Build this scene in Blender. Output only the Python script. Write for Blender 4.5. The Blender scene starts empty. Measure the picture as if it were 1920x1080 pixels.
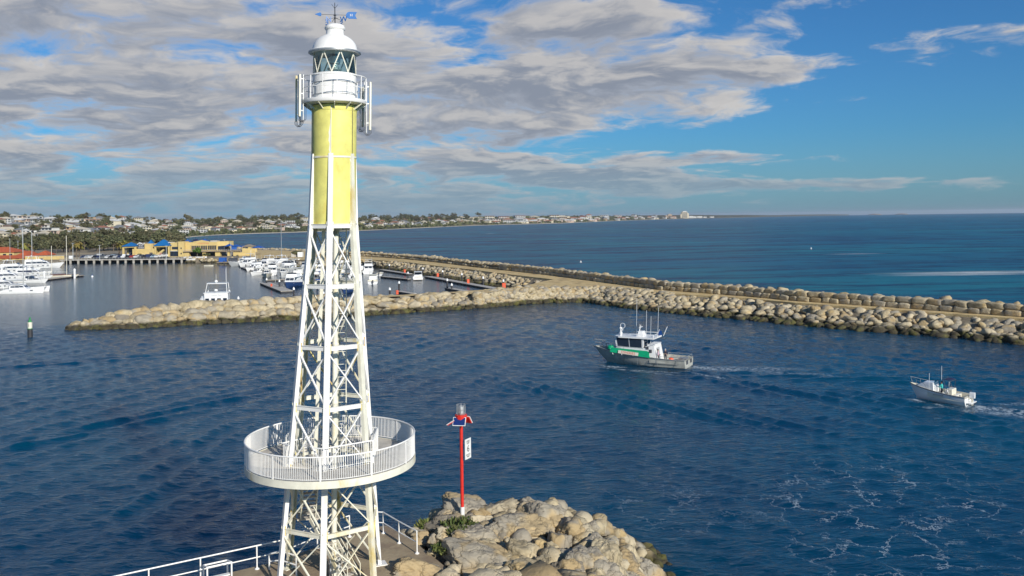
import bpy, bmesh, math, random
import numpy as np
from mathutils import Vector, Matrix, noise as mnoise
random.seed(7); np.random.seed(7)
R = math.radians
C = bpy.context.scene.collection

# ---------------------------------------------------------------- camera, world, sun
F = 1630.0; HC = 20.0; HZ = 408.2; ROLL = 0.014; RE = 7.4e6
cam_d = bpy.data.cameras.new('camera'); cam = bpy.data.objects.new('camera', cam_d); C.objects.link(cam)
cam_d.sensor_width = 36.0; cam_d.lens = 36.0 * F / 1920; cam_d.shift_y = -(540 - HZ) / 1920
cam_d.clip_start = 0.5; cam_d.clip_end = 60000
cam.matrix_world = Matrix.Translation((0, 0, HC)) @ Matrix.Rotation(R(90), 4, 'X') @ Matrix.Rotation(-math.atan(ROLL), 4, 'Z')
bpy.context.scene.camera = cam
sc = bpy.context.scene
sc.view_settings.view_transform = 'Standard'; sc.view_settings.look = 'None'
sc.view_settings.exposure = 0.10; sc.view_settings.gamma = 1.0; sc.view_settings.use_curve_mapping = False
sc.cycles.max_bounces = 6; sc.cycles.transparent_max_bounces = 12; sc.cycles.caustics_reflective = False; sc.cycles.caustics_refractive = False

SUN_EL = 24.0
sun_dir = Vector((math.sin(R(33.6)), -math.cos(R(33.6)), math.tan(R(SUN_EL)))).normalized()
sd = bpy.data.lights.new('sun', 'SUN'); sd.energy = 4.8; sd.angle = R(0.5); sd.color = (1.0, 0.94, 0.84)
sun = bpy.data.objects.new('sun', sd); C.objects.link(sun)
sun.rotation_euler = sun_dir.to_track_quat('Z', 'Y').to_euler()

class NT:
    """terse node builder"""
    def __init__(s, nt): s.t = nt; s.n = nt.nodes; s.l = nt.links
    def node(s, typ, **kw):
        n = s.n.new(typ)
        for k, v in kw.items(): setattr(n, k, v)
        return n
    def put(s, sock, v):
        if isinstance(v, bpy.types.NodeSocket): s.l.new(v, sock)
        elif v is not None:
            if hasattr(sock, 'default_value'):
                try: sock.default_value = v
                except Exception: sock.default_value = (*v, 1.0)
    def m(s, op, a, b=None, c=None, clamp=False):
        n = s.node('ShaderNodeMath', operation=op, use_clamp=clamp)
        s.put(n.inputs[0], a)
        if b is not None: s.put(n.inputs[1], b)
        if c is not None: s.put(n.inputs[2], c)
        return n.outputs[0]
    def v(s, op, a, b=None):
        n = s.node('ShaderNodeVectorMath', operation=op); s.put(n.inputs[0], a)
        if b is not None:
            if op == 'SCALE': s.put(n.inputs['Scale'], b)
            else: s.put(n.inputs[1], b)
        return n.outputs[1] if op in ('LENGTH', 'DOT_PRODUCT', 'DISTANCE') else n.outputs[0]
    def comb(s, x, y, z=0.0):
        n = s.node('ShaderNodeCombineXYZ')
        s.put(n.inputs[0], x); s.put(n.inputs[1], y); s.put(n.inputs[2], z); return n.outputs[0]
    def sep(s, a):
        n = s.node('ShaderNodeSeparateXYZ'); s.put(n.inputs[0], a); return n.outputs
    def noise(s, vec, scale=1.0, detail=5.0, rough=0.55, dist=0.0, lac=2.0, out='Fac'):
        n = s.node('ShaderNodeTexNoise'); s.put(n.inputs['Vector'], vec)
        n.inputs['Scale'].default_value = scale; n.inputs['Detail'].default_value = detail
        n.inputs['Roughness'].default_value = rough; n.inputs['Distortion'].default_value = dist
        n.inputs['Lacunarity'].default_value = lac
        return n.outputs[out]
    def vor(s, vec, scale=1.0, feature='DISTANCE_TO_EDGE', out='Distance', rnd=1.0):
        n = s.node('ShaderNodeTexVoronoi', feature=feature); s.put(n.inputs['Vector'], vec)
        n.inputs['Scale'].default_value = scale; n.inputs['Randomness'].default_value = rnd
        return n.outputs[out]
    def ss(s, x, a, b):      # smoothstep a->b
        n = s.node('ShaderNodeMapRange', interpolation_type='SMOOTHSTEP')
        s.put(n.inputs['Value'], x); s.put(n.inputs['From Min'], a); s.put(n.inputs['From Max'], b)
        return n.outputs[0]
    def lin(s, x, a, b, c=0.0, d=1.0):
        n = s.node('ShaderNodeMapRange'); s.put(n.inputs['Value'], x)
        for k, q in (('From Min', a), ('From Max', b), ('To Min', c), ('To Max', d)): s.put(n.inputs[k], q)
        return n.outputs[0]
    def mix(s, f, a, b, blend='MIX'):
        n = s.node('ShaderNodeMix', data_type='RGBA', blend_type=blend)
        s.put(n.inputs[0], f); s.put(n.inputs[6], a if not isinstance(a, tuple) else (*a[:3], 1)); s.put(n.inputs[7], b if not isinstance(b, tuple) else (*b[:3], 1))
        return n.outputs[2]
    def bump(s, h, strength=0.3, dist=0.1, normal=None):
        n = s.node('ShaderNodeBump'); s.put(n.inputs['Height'], h); s.put(n.inputs['Strength'], strength); s.put(n.inputs['Distance'], dist)
        if normal is not None: s.put(n.inputs['Normal'], normal)
        return n.outputs[0]

def build_world():
    w = bpy.data.worlds.new('World'); sc.world = w; w.use_nodes = True
    w.cycles_visibility.camera = True
    t = NT(w.node_tree); t.n.clear()
    sky = t.node('ShaderNodeTexSky', sky_type='NISHITA'); sky.sun_disc = False
    sky.sun_elevation = R(SUN_EL); sky.sun_rotation = math.atan2(sun_dir.x, sun_dir.y)
    sky.altitude = 0; sky.air_density = 1.0; sky.dust_density = 0.6; sky.ozone_density = 2.2
    d = t.node('ShaderNodeTexCoord').outputs['Generated']
    x, y, z = t.sep(d)
    zc = t.m('MAXIMUM', z, 0.0)
    # clear air: the sky texture, a little deeper blue
    skyc = t.v('SCALE', t.mix(1.0, sky.outputs[0], (0.26, 0.64, 1.02), 'MULTIPLY'), 0.090)
    # cloud deck on a flat layer overhead
    q = t.m('ADD', zc, 0.15)
    p = t.comb(t.m('DIVIDE', x, q), t.m('DIVIDE', y, q), 0.0)
    hl = t.m('MAXIMUM', t.v('LENGTH', t.comb(x, y, 0.0)), 0.001)
    az = t.m('DIVIDE', x, hl); el = t.m('DIVIDE', zc, hl)
    wv = t.v('SUBTRACT', t.noise(p, 0.9, 4, 0.55, out='Color'), (0.5, 0.5, 0.5))
    pw = t.v('ADD', t.v('ADD', p, t.v('SCALE', wv, 0.9)), (55.7, 15.1, 3.3))
    def dfield(off):
        pp = t.v('ADD', pw, off)
        n1 = t.noise(pp, 2.1, 8, 0.60); n2 = t.noise(t.v('ADD', pp, (5.0, 2.0, 0.0)), 0.62, 2, 0.5); n3 = t.noise(t.v('ADD', pp, (1.0, 9.0, 4.0)), 6.0, 5, 0.65)
        return t.m('ADD', t.m('ADD', t.m('MULTIPLY', n1, 0.8), t.m('MULTIPLY', n2, 0.30)), t.m('MULTIPLY', n3, 0.10)), n3
    dens, n3 = dfield((0, 0, 0))
    dsun, _ = dfield((0.06, -0.11, 0))         # density a step towards the sun
    cov = t.m('ADD', t.m('MULTIPLY', t.ss(az, 0.50, 0.0), 0.20), t.m('MULTIPLY', t.ss(az, 0.16, -0.12), 0.060))
    # long bank reaching right at the top, thin open sky below it on the right
    cov = t.m('ADD', cov, t.m('MULTIPLY', t.m('MULTIPLY', t.ss(az, -0.1, 0.1), t.ss(az, 0.62, 0.36)), t.m('MULTIPLY', t.ss(el, 0.09, 0.14), t.m('MULTIPLY', t.ss(el, 0.27, 0.22), 0.105))))
    cov = t.m('SUBTRACT', cov, t.m('MULTIPLY', t.m('MULTIPLY', t.ss(az, 0.0, 0.22), t.m('MULTIPLY', t.ss(el, 0.12, 0.09), t.ss(el, 0.03, 0.055))), 0.07))
    cov = t.m('SUBTRACT', cov, t.m('MULTIPLY', t.ss(y, 0.2, -0.3), 0.05))
    cov = t.m('SUBTRACT', cov, t.m('MULTIPLY', t.ss(el, 0.26, 0.50), 0.24))
    def spot(a0, aw, e0, ew, amt):
        g_ = t.m('ADD', t.m('POWER', t.m('DIVIDE', t.m('SUBTRACT', az, a0), aw), 2.0), t.m('POWER', t.m('DIVIDE', t.m('SUBTRACT', el, e0), ew), 2.0))
        return t.m('MULTIPLY', t.ss(g_, 1.6, 0.0), amt)
    for q_ in ((0.11, 0.11, 0.043, 0.011, 0.30), (-0.01, 0.05, 0.062, 0.012, 0.20), (0.20, 0.10, 0.066, 0.009, 0.17), (0.31, 0.07, 0.155, 0.018, 0.12), (0.46, 0.12, 0.175, 0.030, 0.10), (0.33, 0.10, 0.12, 0.02, 0.09), (0.27, 0.16, 0.058, 0.010, 0.17), (0.36, 0.25, 0.030, 0.010, 0.17)):
        cov = t.m('ADD', cov, spot(*q_))
    thr = t.m('SUBTRACT', 0.745, cov)
    a = t.ss(dens, thr, t.m('ADD', thr, 0.13))
    thick = t.ss(dens, t.m('ADD', thr, 0.02), t.m('ADD', thr, 0.19))
    lit = t.ss(t.m('SUBTRACT', dens, dsun), -0.05, 0.11)
    cc = t.mix(thick, (0.46, 0.48, 0.53), (0.245, 0.27, 0.325))
    cc = t.mix(t.m('MULTIPLY', lit, t.lin(thick, 0, 1, 0.95, 0.60)), cc, (0.66, 0.62, 0.57))
    # far clouds sink into the haze above the horizon
    hz = t.ss(el, 0.085, 0.0)
    cc = t.mix(t.m('MULTIPLY', hz, 0.60), cc, (0.215, 0.30, 0.39))
    base = t.mix(t.m('MULTIPLY', t.ss(el, 0.10, 0.0), t.lin(az, -0.4, 0.5, 0.80, 0.35)), skyc, (0.215, 0.34, 0.46))
    col = t.mix(t.m('MULTIPLY', a, t.lin(hz, 0, 1, 0.95, 0.55)), base, cc)
    bg = t.node('ShaderNodeBackground'); t.l.new(col, bg.inputs[0]); bg.inputs[1].default_value = 1.0
    o = t.node('ShaderNodeOutputWorld'); t.l.new(bg.outputs[0], o.inputs[0])
build_world()

# ---------------------------------------------------------------- helpers
def at(px, py, z=0.0):
    """the place in the world that the photograph shows at px,py, at height z above the sea"""
    r = math.atan(ROLL); a = px - 960; b = py - HZ
    u = a * math.cos(r) - b * math.sin(r); v = a * math.sin(r) + b * math.cos(r)
    Y = 1000.0
    for _ in range(40):
        d2 = Y * Y * (1 + (u / F) ** 2)
        Y = F * (HC - z + min(d2, 1.4e8) / (2 * RE)) / max(v, 0.5)
        Y = min(Y, 14000)
    return Vector((u * Y / F, Y, z))
def drop(x, y): return -(x * x + y * y) / (2 * RE)
def az_pt(px, Y):
    u = (px - 960) - 3 * ROLL
    return u * Y / F

def tag(o, label=None, cat=None, group=None, kind=None):
    if label: o['label'] = label
    if cat: o['category'] = cat
    if group: o['group'] = group
    if kind: o['kind'] = kind
    return o
def empty(name, loc, rz=0.0, label=None, cat=None, group=None):
    o = bpy.data.objects.new(name, None); C.objects.link(o); o.location = loc; o.rotation_euler = (0, 0, rz)
    o.empty_display_size = 0.2
    return tag(o, label, cat, group)
def copy_tree(o, loc=None, rz=None, label=None, scale=None):
    def rec(a, par):
        c = a.copy(); C.objects.link(c); c.parent = par
        if par is not None: c.matrix_parent_inverse = a.matrix_parent_inverse.copy()
        for ch in kids.get(a.name, []): rec(ch, c)
        return c
    kids = {}
    def walk(a):
        kids[a.name] = list(a.children)
        for ch in kids[a.name]: walk(ch)
    walk(o)
    c = rec(o, None)
    if loc is not None: c.location = loc
    if rz is not None: c.rotation_euler = (0, 0, rz)
    if label: c['label'] = label
    if scale is not None: c.scale = (scale, scale, scale) if not hasattr(scale, '__len__') else scale
    return c

class MB:
    def __init__(s): s.v = []; s.f = []; s.mi = []; s.k = 0
    def mat(s, k): s.k = k; return s
    def add(s, vs, fs):
        b = len(s.v); s.v += [tuple(p) for p in vs]
        for f in fs: s.f.append([b + i for i in f]); s.mi.append(s.k)
        return s
    def box(s, c, sz, rz=0.0, M=None, taper=1.0):
        x, y, z = sz[0] / 2, sz[1] / 2, sz[2] / 2
        P = [Vector((i * x * (taper if k > 0 else 1), j * y * (taper if k > 0 else 1), k * z)) for k in (-1, 1) for j in (-1, 1) for i in (-1, 1)]
        if M is None: M = Matrix.Rotation(rz, 3, 'Z')
        P = [M @ p + Vector(c) for p in P]
        return s.add(P, [(0, 2, 3, 1), (4, 5, 7, 6), (0, 1, 5, 4), (2, 6, 7, 3), (0, 4, 6, 2), (1, 3, 7, 5)])
    def beam(s, a, b, w, h=None, up=(0, 0, 1), w2=None):
        h = w if h is None else h; w2 = w if w2 is None else w2; h2 = h * w2 / w
        a = Vector(a); b = Vector(b); d = (b - a)
        if d.length < 1e-6: return s
        d.normalize(); up = Vector(up)
        if abs(d.dot(up)) > 0.995: up = Vector((0, 1, 0)) if abs(d.y) < .9 else Vector((1, 0, 0))
        e = d.cross(up).normalized(); n = e.cross(d).normalized()
        P = []
        for q, ww, hh in ((a, w, h), (b, w2, h2)):
            for i, j in ((-1, -1), (1, -1), (1, 1), (-1, 1)): P.append(q + e * (i * ww / 2) + n * (j * hh / 2))
        return s.add(P, [(0, 1, 2, 3), (7, 6, 5, 4), (0, 4, 5, 1), (1, 5, 6, 2), (2, 6, 7, 3), (3, 7, 4, 0)])
    def tube(s, a, b, r, r2=None, n=8, caps=True):
        r2 = r if r2 is None else r2; a = Vector(a); b = Vector(b); d = (b - a)
        if d.length < 1e-6: return s
        d.normalize(); up = Vector((0, 0, 1)) if abs(d.z) < .95 else Vector((0, 1, 0))
        e = d.cross(up).normalized(); m = e.cross(d).normalized()
        P = [q + (e * math.cos(2 * math.pi * i / n) + m * math.sin(2 * math.pi * i / n)) * rr for q, rr in ((a, r), (b, r2)) for i in range(n)]
        fs = [(i, i + n, (i + 1) % n + n, (i + 1) % n) for i in range(n)]
        if caps: fs += [tuple(range(n)), tuple(range(2 * n - 1, n - 1, -1))]
        return s.add(P, fs)
    def path(s, pts, r, n=6, closed=False):
        k = len(pts)
        for i in range(k if closed else k - 1): s.tube(pts[i], pts[(i + 1) % k], r, n=n)
        return s
    def lathe(s, prof, n=24, c=(0, 0, 0), a0=0.0):
        P = [(c[0] + r * math.cos(a0 + 2 * math.pi * i / n), c[1] + r * math.sin(a0 + 2 * math.pi * i / n), c[2] + z) for r, z in prof for i in range(n)]
        fs = []
        for j in range(len(prof) - 1):
            for i in range(n): fs.append((j * n + i, j * n + (i + 1) % n, (j + 1) * n + (i + 1) % n, (j + 1) * n + i))
        if prof[0][0] > 1e-4: fs.append(tuple(range(n - 1, -1, -1)))
        if prof[-1][0] > 1e-4: fs.append(tuple((len(prof) - 1) * n + i for i in range(n)))
        return s.add(P, fs)
    def prism(s, poly, z0, z1):
        n = len(poly)
        P = [(p[0], p[1], z0) for p in poly] + [(p[0], p[1], z1) for p in poly]
        a = sum(poly[i][0] * poly[(i + 1) % n][1] - poly[(i + 1) % n][0] * poly[i][1] for i in range(n))
        fs = [tuple(range(n - 1, -1, -1)), tuple(range(n, 2 * n))] + [(i, (i + 1) % n, (i + 1) % n + n, i + n) for i in range(n)]
        if a < 0: fs = [tuple(reversed(f)) for f in fs]
        return s.add(P, fs)
    def loft(s, rings, closed=True, cap0=True, cap1=True):
        n = len(rings[0]); P = [p for r in rings for p in r]; fs = []
        for j in range(len(rings) - 1):
            for i in range(n if closed else n - 1):
                fs.append((j * n + i, j * n + (i + 1) % n, (j + 1) * n + (i + 1) % n, (j + 1) * n + i))
        if cap0: fs.append(tuple(range(n - 1, -1, -1)))
        if cap1: fs.append(tuple((len(rings) - 1) * n + i for i in range(n)))
        return s.add(P, fs)
    def ell(s, c, r, n=10, m=7):
        prof = [(max(math.sin(math.pi * j / m), 0.0) , -math.cos(math.pi * j / m)) for j in range(m + 1)]
        P = []; fs = []
        for a, b in prof:
            for i in range(n): P.append((c[0] + r[0] * a * math.cos(2 * math.pi * i / n), c[1] + r[1] * a * math.sin(2 * math.pi * i / n), c[2] + r[2] * b))
        for j in range(m):
            for i in range(n): fs.append((j * n + i, j * n + (i + 1) % n, (j + 1) * n + (i + 1) % n, (j + 1) * n + i))
        return s.add(P, fs)
    def build(s, name, mats, parent=None, smooth=False, bevel=0.0):
        me = bpy.data.meshes.new(name); me.from_pydata(s.v, [], s.f)
        if not isinstance(mats, (list, tuple)): mats = [mats]
        for m in mats: me.materials.append(m)
        if max(s.mi, default=0) > 0: me.polygons.foreach_set('material_index', s.mi)
        if smooth:
            me.polygons.foreach_set('use_smooth', [True] * len(me.polygons))
            try: me.set_sharp_from_angle(angle=R(38))
            except Exception: pass
        me.update()
        o = bpy.data.objects.new(name, me); C.objects.link(o)
        if parent is not None: o.parent = parent
        if bevel > 0:
            b = o.modifiers.new('b', 'BEVEL'); b.width = bevel; b.segments = 1; b.limit_method = 'ANGLE'
        return o
def np_mesh(name, V, Fc, mat, smooth=False, parent=None):
    me = bpy.data.meshes.new(name); V = np.asarray(V, dtype=np.float32); Fc = np.asarray(Fc, dtype=np.int32); k = Fc.shape[1]
    me.vertices.add(len(V)); me.vertices.foreach_set('co', V.ravel())
    me.loops.add(Fc.size); me.loops.foreach_set('vertex_index', Fc.ravel())
    me.polygons.add(len(Fc)); me.polygons.foreach_set('loop_start', np.arange(0, Fc.size, k, dtype=np.int32))
    if smooth: me.polygons.foreach_set('use_smooth', np.ones(len(Fc), dtype=bool))
    me.update(calc_edges=True); me.validate()
    for m in (mat if isinstance(mat, list) else [mat]): me.materials.append(m)
    o = bpy.data.objects.new(name, me); C.objects.link(o)
    if parent is not None: o.parent = parent
    return o
def text_mesh(name, s, size, mat, parent, M, depth=0.01, align='CENTER', spacing=1.0):
    cu = bpy.data.curves.new(name, 'FONT'); cu.body = s; cu.size = size; cu.extrude = depth; cu.align_x = align; cu.align_y = 'CENTER'; cu.space_character = spacing
    o = bpy.data.objects.new(name, cu); C.objects.link(o)
    dg = bpy.context.evaluated_depsgraph_get(); me = bpy.data.meshes.new_from_object(o.evaluated_get(dg))
    bpy.data.objects.remove(o); me.transform(M); me.materials.clear(); me.materials.append(mat)
    q = bpy.data.objects.new(name, me); C.objects.link(q); q.parent = parent
    return q

# ---------------------------------------------------------------- materials
def pmat(name, col, rough=0.6, var=0.12, scale=3.0, metal=0.0, bump=0.0, stain=None, samt=0.5, sscale=1.0, spec=0.5, coat=0.0, rnd=0.0):
    m = bpy.data.materials.new(name); m.use_nodes = True; t = NT(m.node_tree); b = t.n['Principled BSDF']
    tc = t.node('ShaderNodeTexCoord').outputs['Object']
    n = t.noise(tc, scale, 5, 0.6)
    dark = tuple(c * (1 - var * 1.6) for c in col); lite = tuple(min(1, c * (1 + var)) for c in col)
    c = t.mix(t.lin(n, 0.3, 0.7), dark, lite)
    if stain:
        n2 = t.noise(t.v('MULTIPLY', tc, (1, 1, 0.45)), sscale, 6, 0.65)
        c = t.mix(t.m('MULTIPLY', t.ss(n2, 0.62 - 0.2 * samt, 0.78 - 0.1 * samt), 0.85), c, stain)
    if rnd:
        oi = t.node('ShaderNodeObjectInfo').outputs['Random']
        h = t.node('ShaderNodeHueSaturation'); h.inputs['Value'].default_value = 1
        t.l.new(c, h.inputs['Color']); t.l.new(t.lin(oi, 0, 1, 1 - rnd, 1 + rnd), h.inputs['Value']); c = h.outputs[0]
    t.l.new(c, b.inputs['Base Color']); b.inputs['Roughness'].default_value = rough; b.inputs['Metallic'].default_value = metal
    b.inputs['Specular IOR Level'].default_value = spec; b.inputs['Coat Weight'].default_value = coat
    if bump: t.l.new(t.bump(t.noise(tc, scale * 4, 6, 0.65), bump, 0.05), b.inputs['Normal'])
    return m
def glass_mat(name, col=(0.02, 0.03, 0.05), rough=0.08):
    m = bpy.data.materials.new(name); m.use_nodes = True; b = m.node_tree.nodes['Principled BSDF']
    b.inputs['Base Color'].default_value = (*col, 1); b.inputs['Roughness'].default_value = rough; b.inputs['Specular IOR Level'].default_value = 0.7
    return m
def pane_mat(name, tint=(0.8, 0.95, 0.92), a=0.75):
    m = bpy.data.materials.new(name); m.use_nodes = True; t = NT(m.node_tree); t.n.clear()
    tr = t.node('ShaderNodeBsdfTransparent'); tr.inputs[0].default_value = (*tint, 1)
    gl = t.node('ShaderNodeBsdfGlossy'); gl.inputs[1].default_value = 0.03
    lw = t.node('ShaderNodeFresnel'); lw.inputs[0].default_value = 1.5
    mx = t.node('ShaderNodeMixShader'); t.l.new(t.m('ADD', lw.outputs[0], 0.03), mx.inputs[0]); t.l.new(tr.outputs[0], mx.inputs[1]); t.l.new(gl.outputs[0], mx.inputs[2])
    o = t.node('ShaderNodeOutputMaterial'); t.l.new(mx.outputs[0], o.inputs[0]); return m
MT = {}
MT['white'] = pmat('white_paint', (0.80, 0.79, 0.76), 0.45, 0.04, 1.5, stain=(0.62, 0.52, 0.22), samt=0.05, sscale=0.8)
MT['white2'] = pmat('white_paint_weathered', (0.74, 0.72, 0.60), 0.5, 0.08, 2.0, stain=(0.60, 0.44, 0.10), samt=0.50, sscale=0.7)
MT['rusty'] = pmat('rust_stained_paint', (0.70, 0.60, 0.25), 0.6, 0.2, 2.0, stain=(0.42, 0.13, 0.03), samt=0.8, sscale=1.6)
MT['yellow'] = pmat('yellow_paint', (0.78, 0.73, 0.21), 0.5, 0.10, 2.2, stain=(0.66, 0.47, 0.06), samt=0.75, sscale=0.9, bump=.05)
MT['cream'] = pmat('flaked_primer', (0.80, 0.78, 0.66), 0.5, 0.05)
MT['red'] = pmat('red_paint', (0.62, 0.03, 0.02), 0.4, 0.1, 4)
MT['deckgrey'] = pmat('galvanised_deck', (0.52, 0.48, 0.41), 0.8, 0.14, 1.6, stain=(0.34, 0.31, 0.26), samt=0.4)
MT['steel'] = pmat('steel', (0.42, 0.43, 0.43), 0.4, 0.1, 3, metal=0.6)
MT['bluepaint'] = pmat('blue_paint', (0.0, 0.12, 0.40), 0.4, 0.08, 5)
MT['darkmetal'] = pmat('dark_metal', (0.06, 0.065, 0.08), 0.5, 0.15, 5)
MT['glass'] = glass_mat('dark_glass'); MT['pane'] = pane_mat('clear_glass')
MT['solar'] = glass_mat('solar_cell', (0.012, 0.03, 0.14), 0.15)
MT['black'] = pmat('black_rubber', (0.02, 0.02, 0.025), 0.6, 0.1, 4)
MT['signwhite'] = pmat('sign_white', (0.75, 0.75, 0.72), 0.5, 0.03, 6)
MT['signink'] = pmat('sign_ink', (0.03, 0.03, 0.03), 0.6, 0.05, 6)
MT['gel'] = pmat('white_gelcoat', (0.80, 0.80, 0.79), 0.25, 0.03, 1.0, coat=0.3)
MT['gelcream'] = pmat('cream_gelcoat', (0.72, 0.68, 0.56), 0.3, 0.04, 1.0, coat=0.2)
MT['gelgrey'] = pmat('grey_gelcoat', (0.45, 0.47, 0.48), 0.3, 0.04, 1.0, coat=0.2)
MT['gelblue'] = pmat('navy_gelcoat', (0.03, 0.07, 0.20), 0.25, 0.06, 1.0, coat=0.4)
MT['alu'] = pmat('bare_aluminium', (0.47, 0.47, 0.42), 0.5, 0.15, 1.2, metal=0.15, stain=(0.18, 0.17, 0.15), samt=0.35, sscale=1.2)
MT['green'] = pmat('green_stripe', (0.0, 0.36, 0.16), 0.4, 0.08, 3)
MT['navgreen'] = pmat('green_mark_paint', (0.02, 0.22, 0.07), 0.5, 0.2, 5)
MT['orange'] = pmat('orange_float', (0.85, 0.13, 0.05), 0.5, 0.08, 5)
MT['redletter'] = pmat('red_lettering', (0.68, 0.14, 0.08), 0.5, 0.08, 6)
MT['timber'] = pmat('deck_timber', (0.30, 0.24, 0.17), 0.8, 0.2, 3, bump=0.1)
MT['brown'] = pmat('varnished_wood', (0.20, 0.08, 0.04), 0.5, 0.2, 3)
MT['canvasblue'] = pmat('blue_canvas', (0.012, 0.09, 0.36), 0.75, 0.08, 3)
MT['navycanvas'] = pmat('navy_canvas', (0.015, 0.02, 0.07), 0.8, 0.1, 3)
MT['teal'] = pmat('teal_cloth', (0.05, 0.45, 0.42), 0.85, 0.1, 6)
MT['skin'] = pmat('skin', (0.55, 0.33, 0.24), 0.6, 0.06, 8)
MT['hair'] = pmat('dark_hair', (0.03, 0.02, 0.015), 0.7, 0.2, 30)
MT['greyhair'] = pmat('grey_hair', (0.55, 0.53, 0.50), 0.7, 0.1, 30)
MT['darkcloth'] = pmat('dark_cloth', (0.02, 0.022, 0.04), 0.85, 0.15, 8)
MT['pontoon'] = pmat('pontoon_concrete', (0.46, 0.43, 0.38), 0.85, 0.12, 1.4, stain=(0.28, 0.25, 0.22), samt=0.3)
MT['pile'] = pmat('black_pile', (0.035, 0.035, 0.04), 0.55, 0.2, 2)
MT['sandwall'] = pmat('yellow_render', (0.58, 0.44, 0.18), 0.85, 0.07, 0.6, stain=(0.46, 0.34, 0.15), samt=0.25, sscale=0.2)
MT['blueroof'] = pmat('blue_roof', (0.01, 0.13, 0.36), 0.5, 0.1, 1.5)
MT['terracotta'] = pmat('terracotta_tile', (0.46, 0.10, 0.035), 0.8, 0.15, 1.2, bump=0.3)
MT['pinkpave'] = pmat('pink_paving', (0.42, 0.22, 0.17), 0.85, 0.1, 2)
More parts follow.
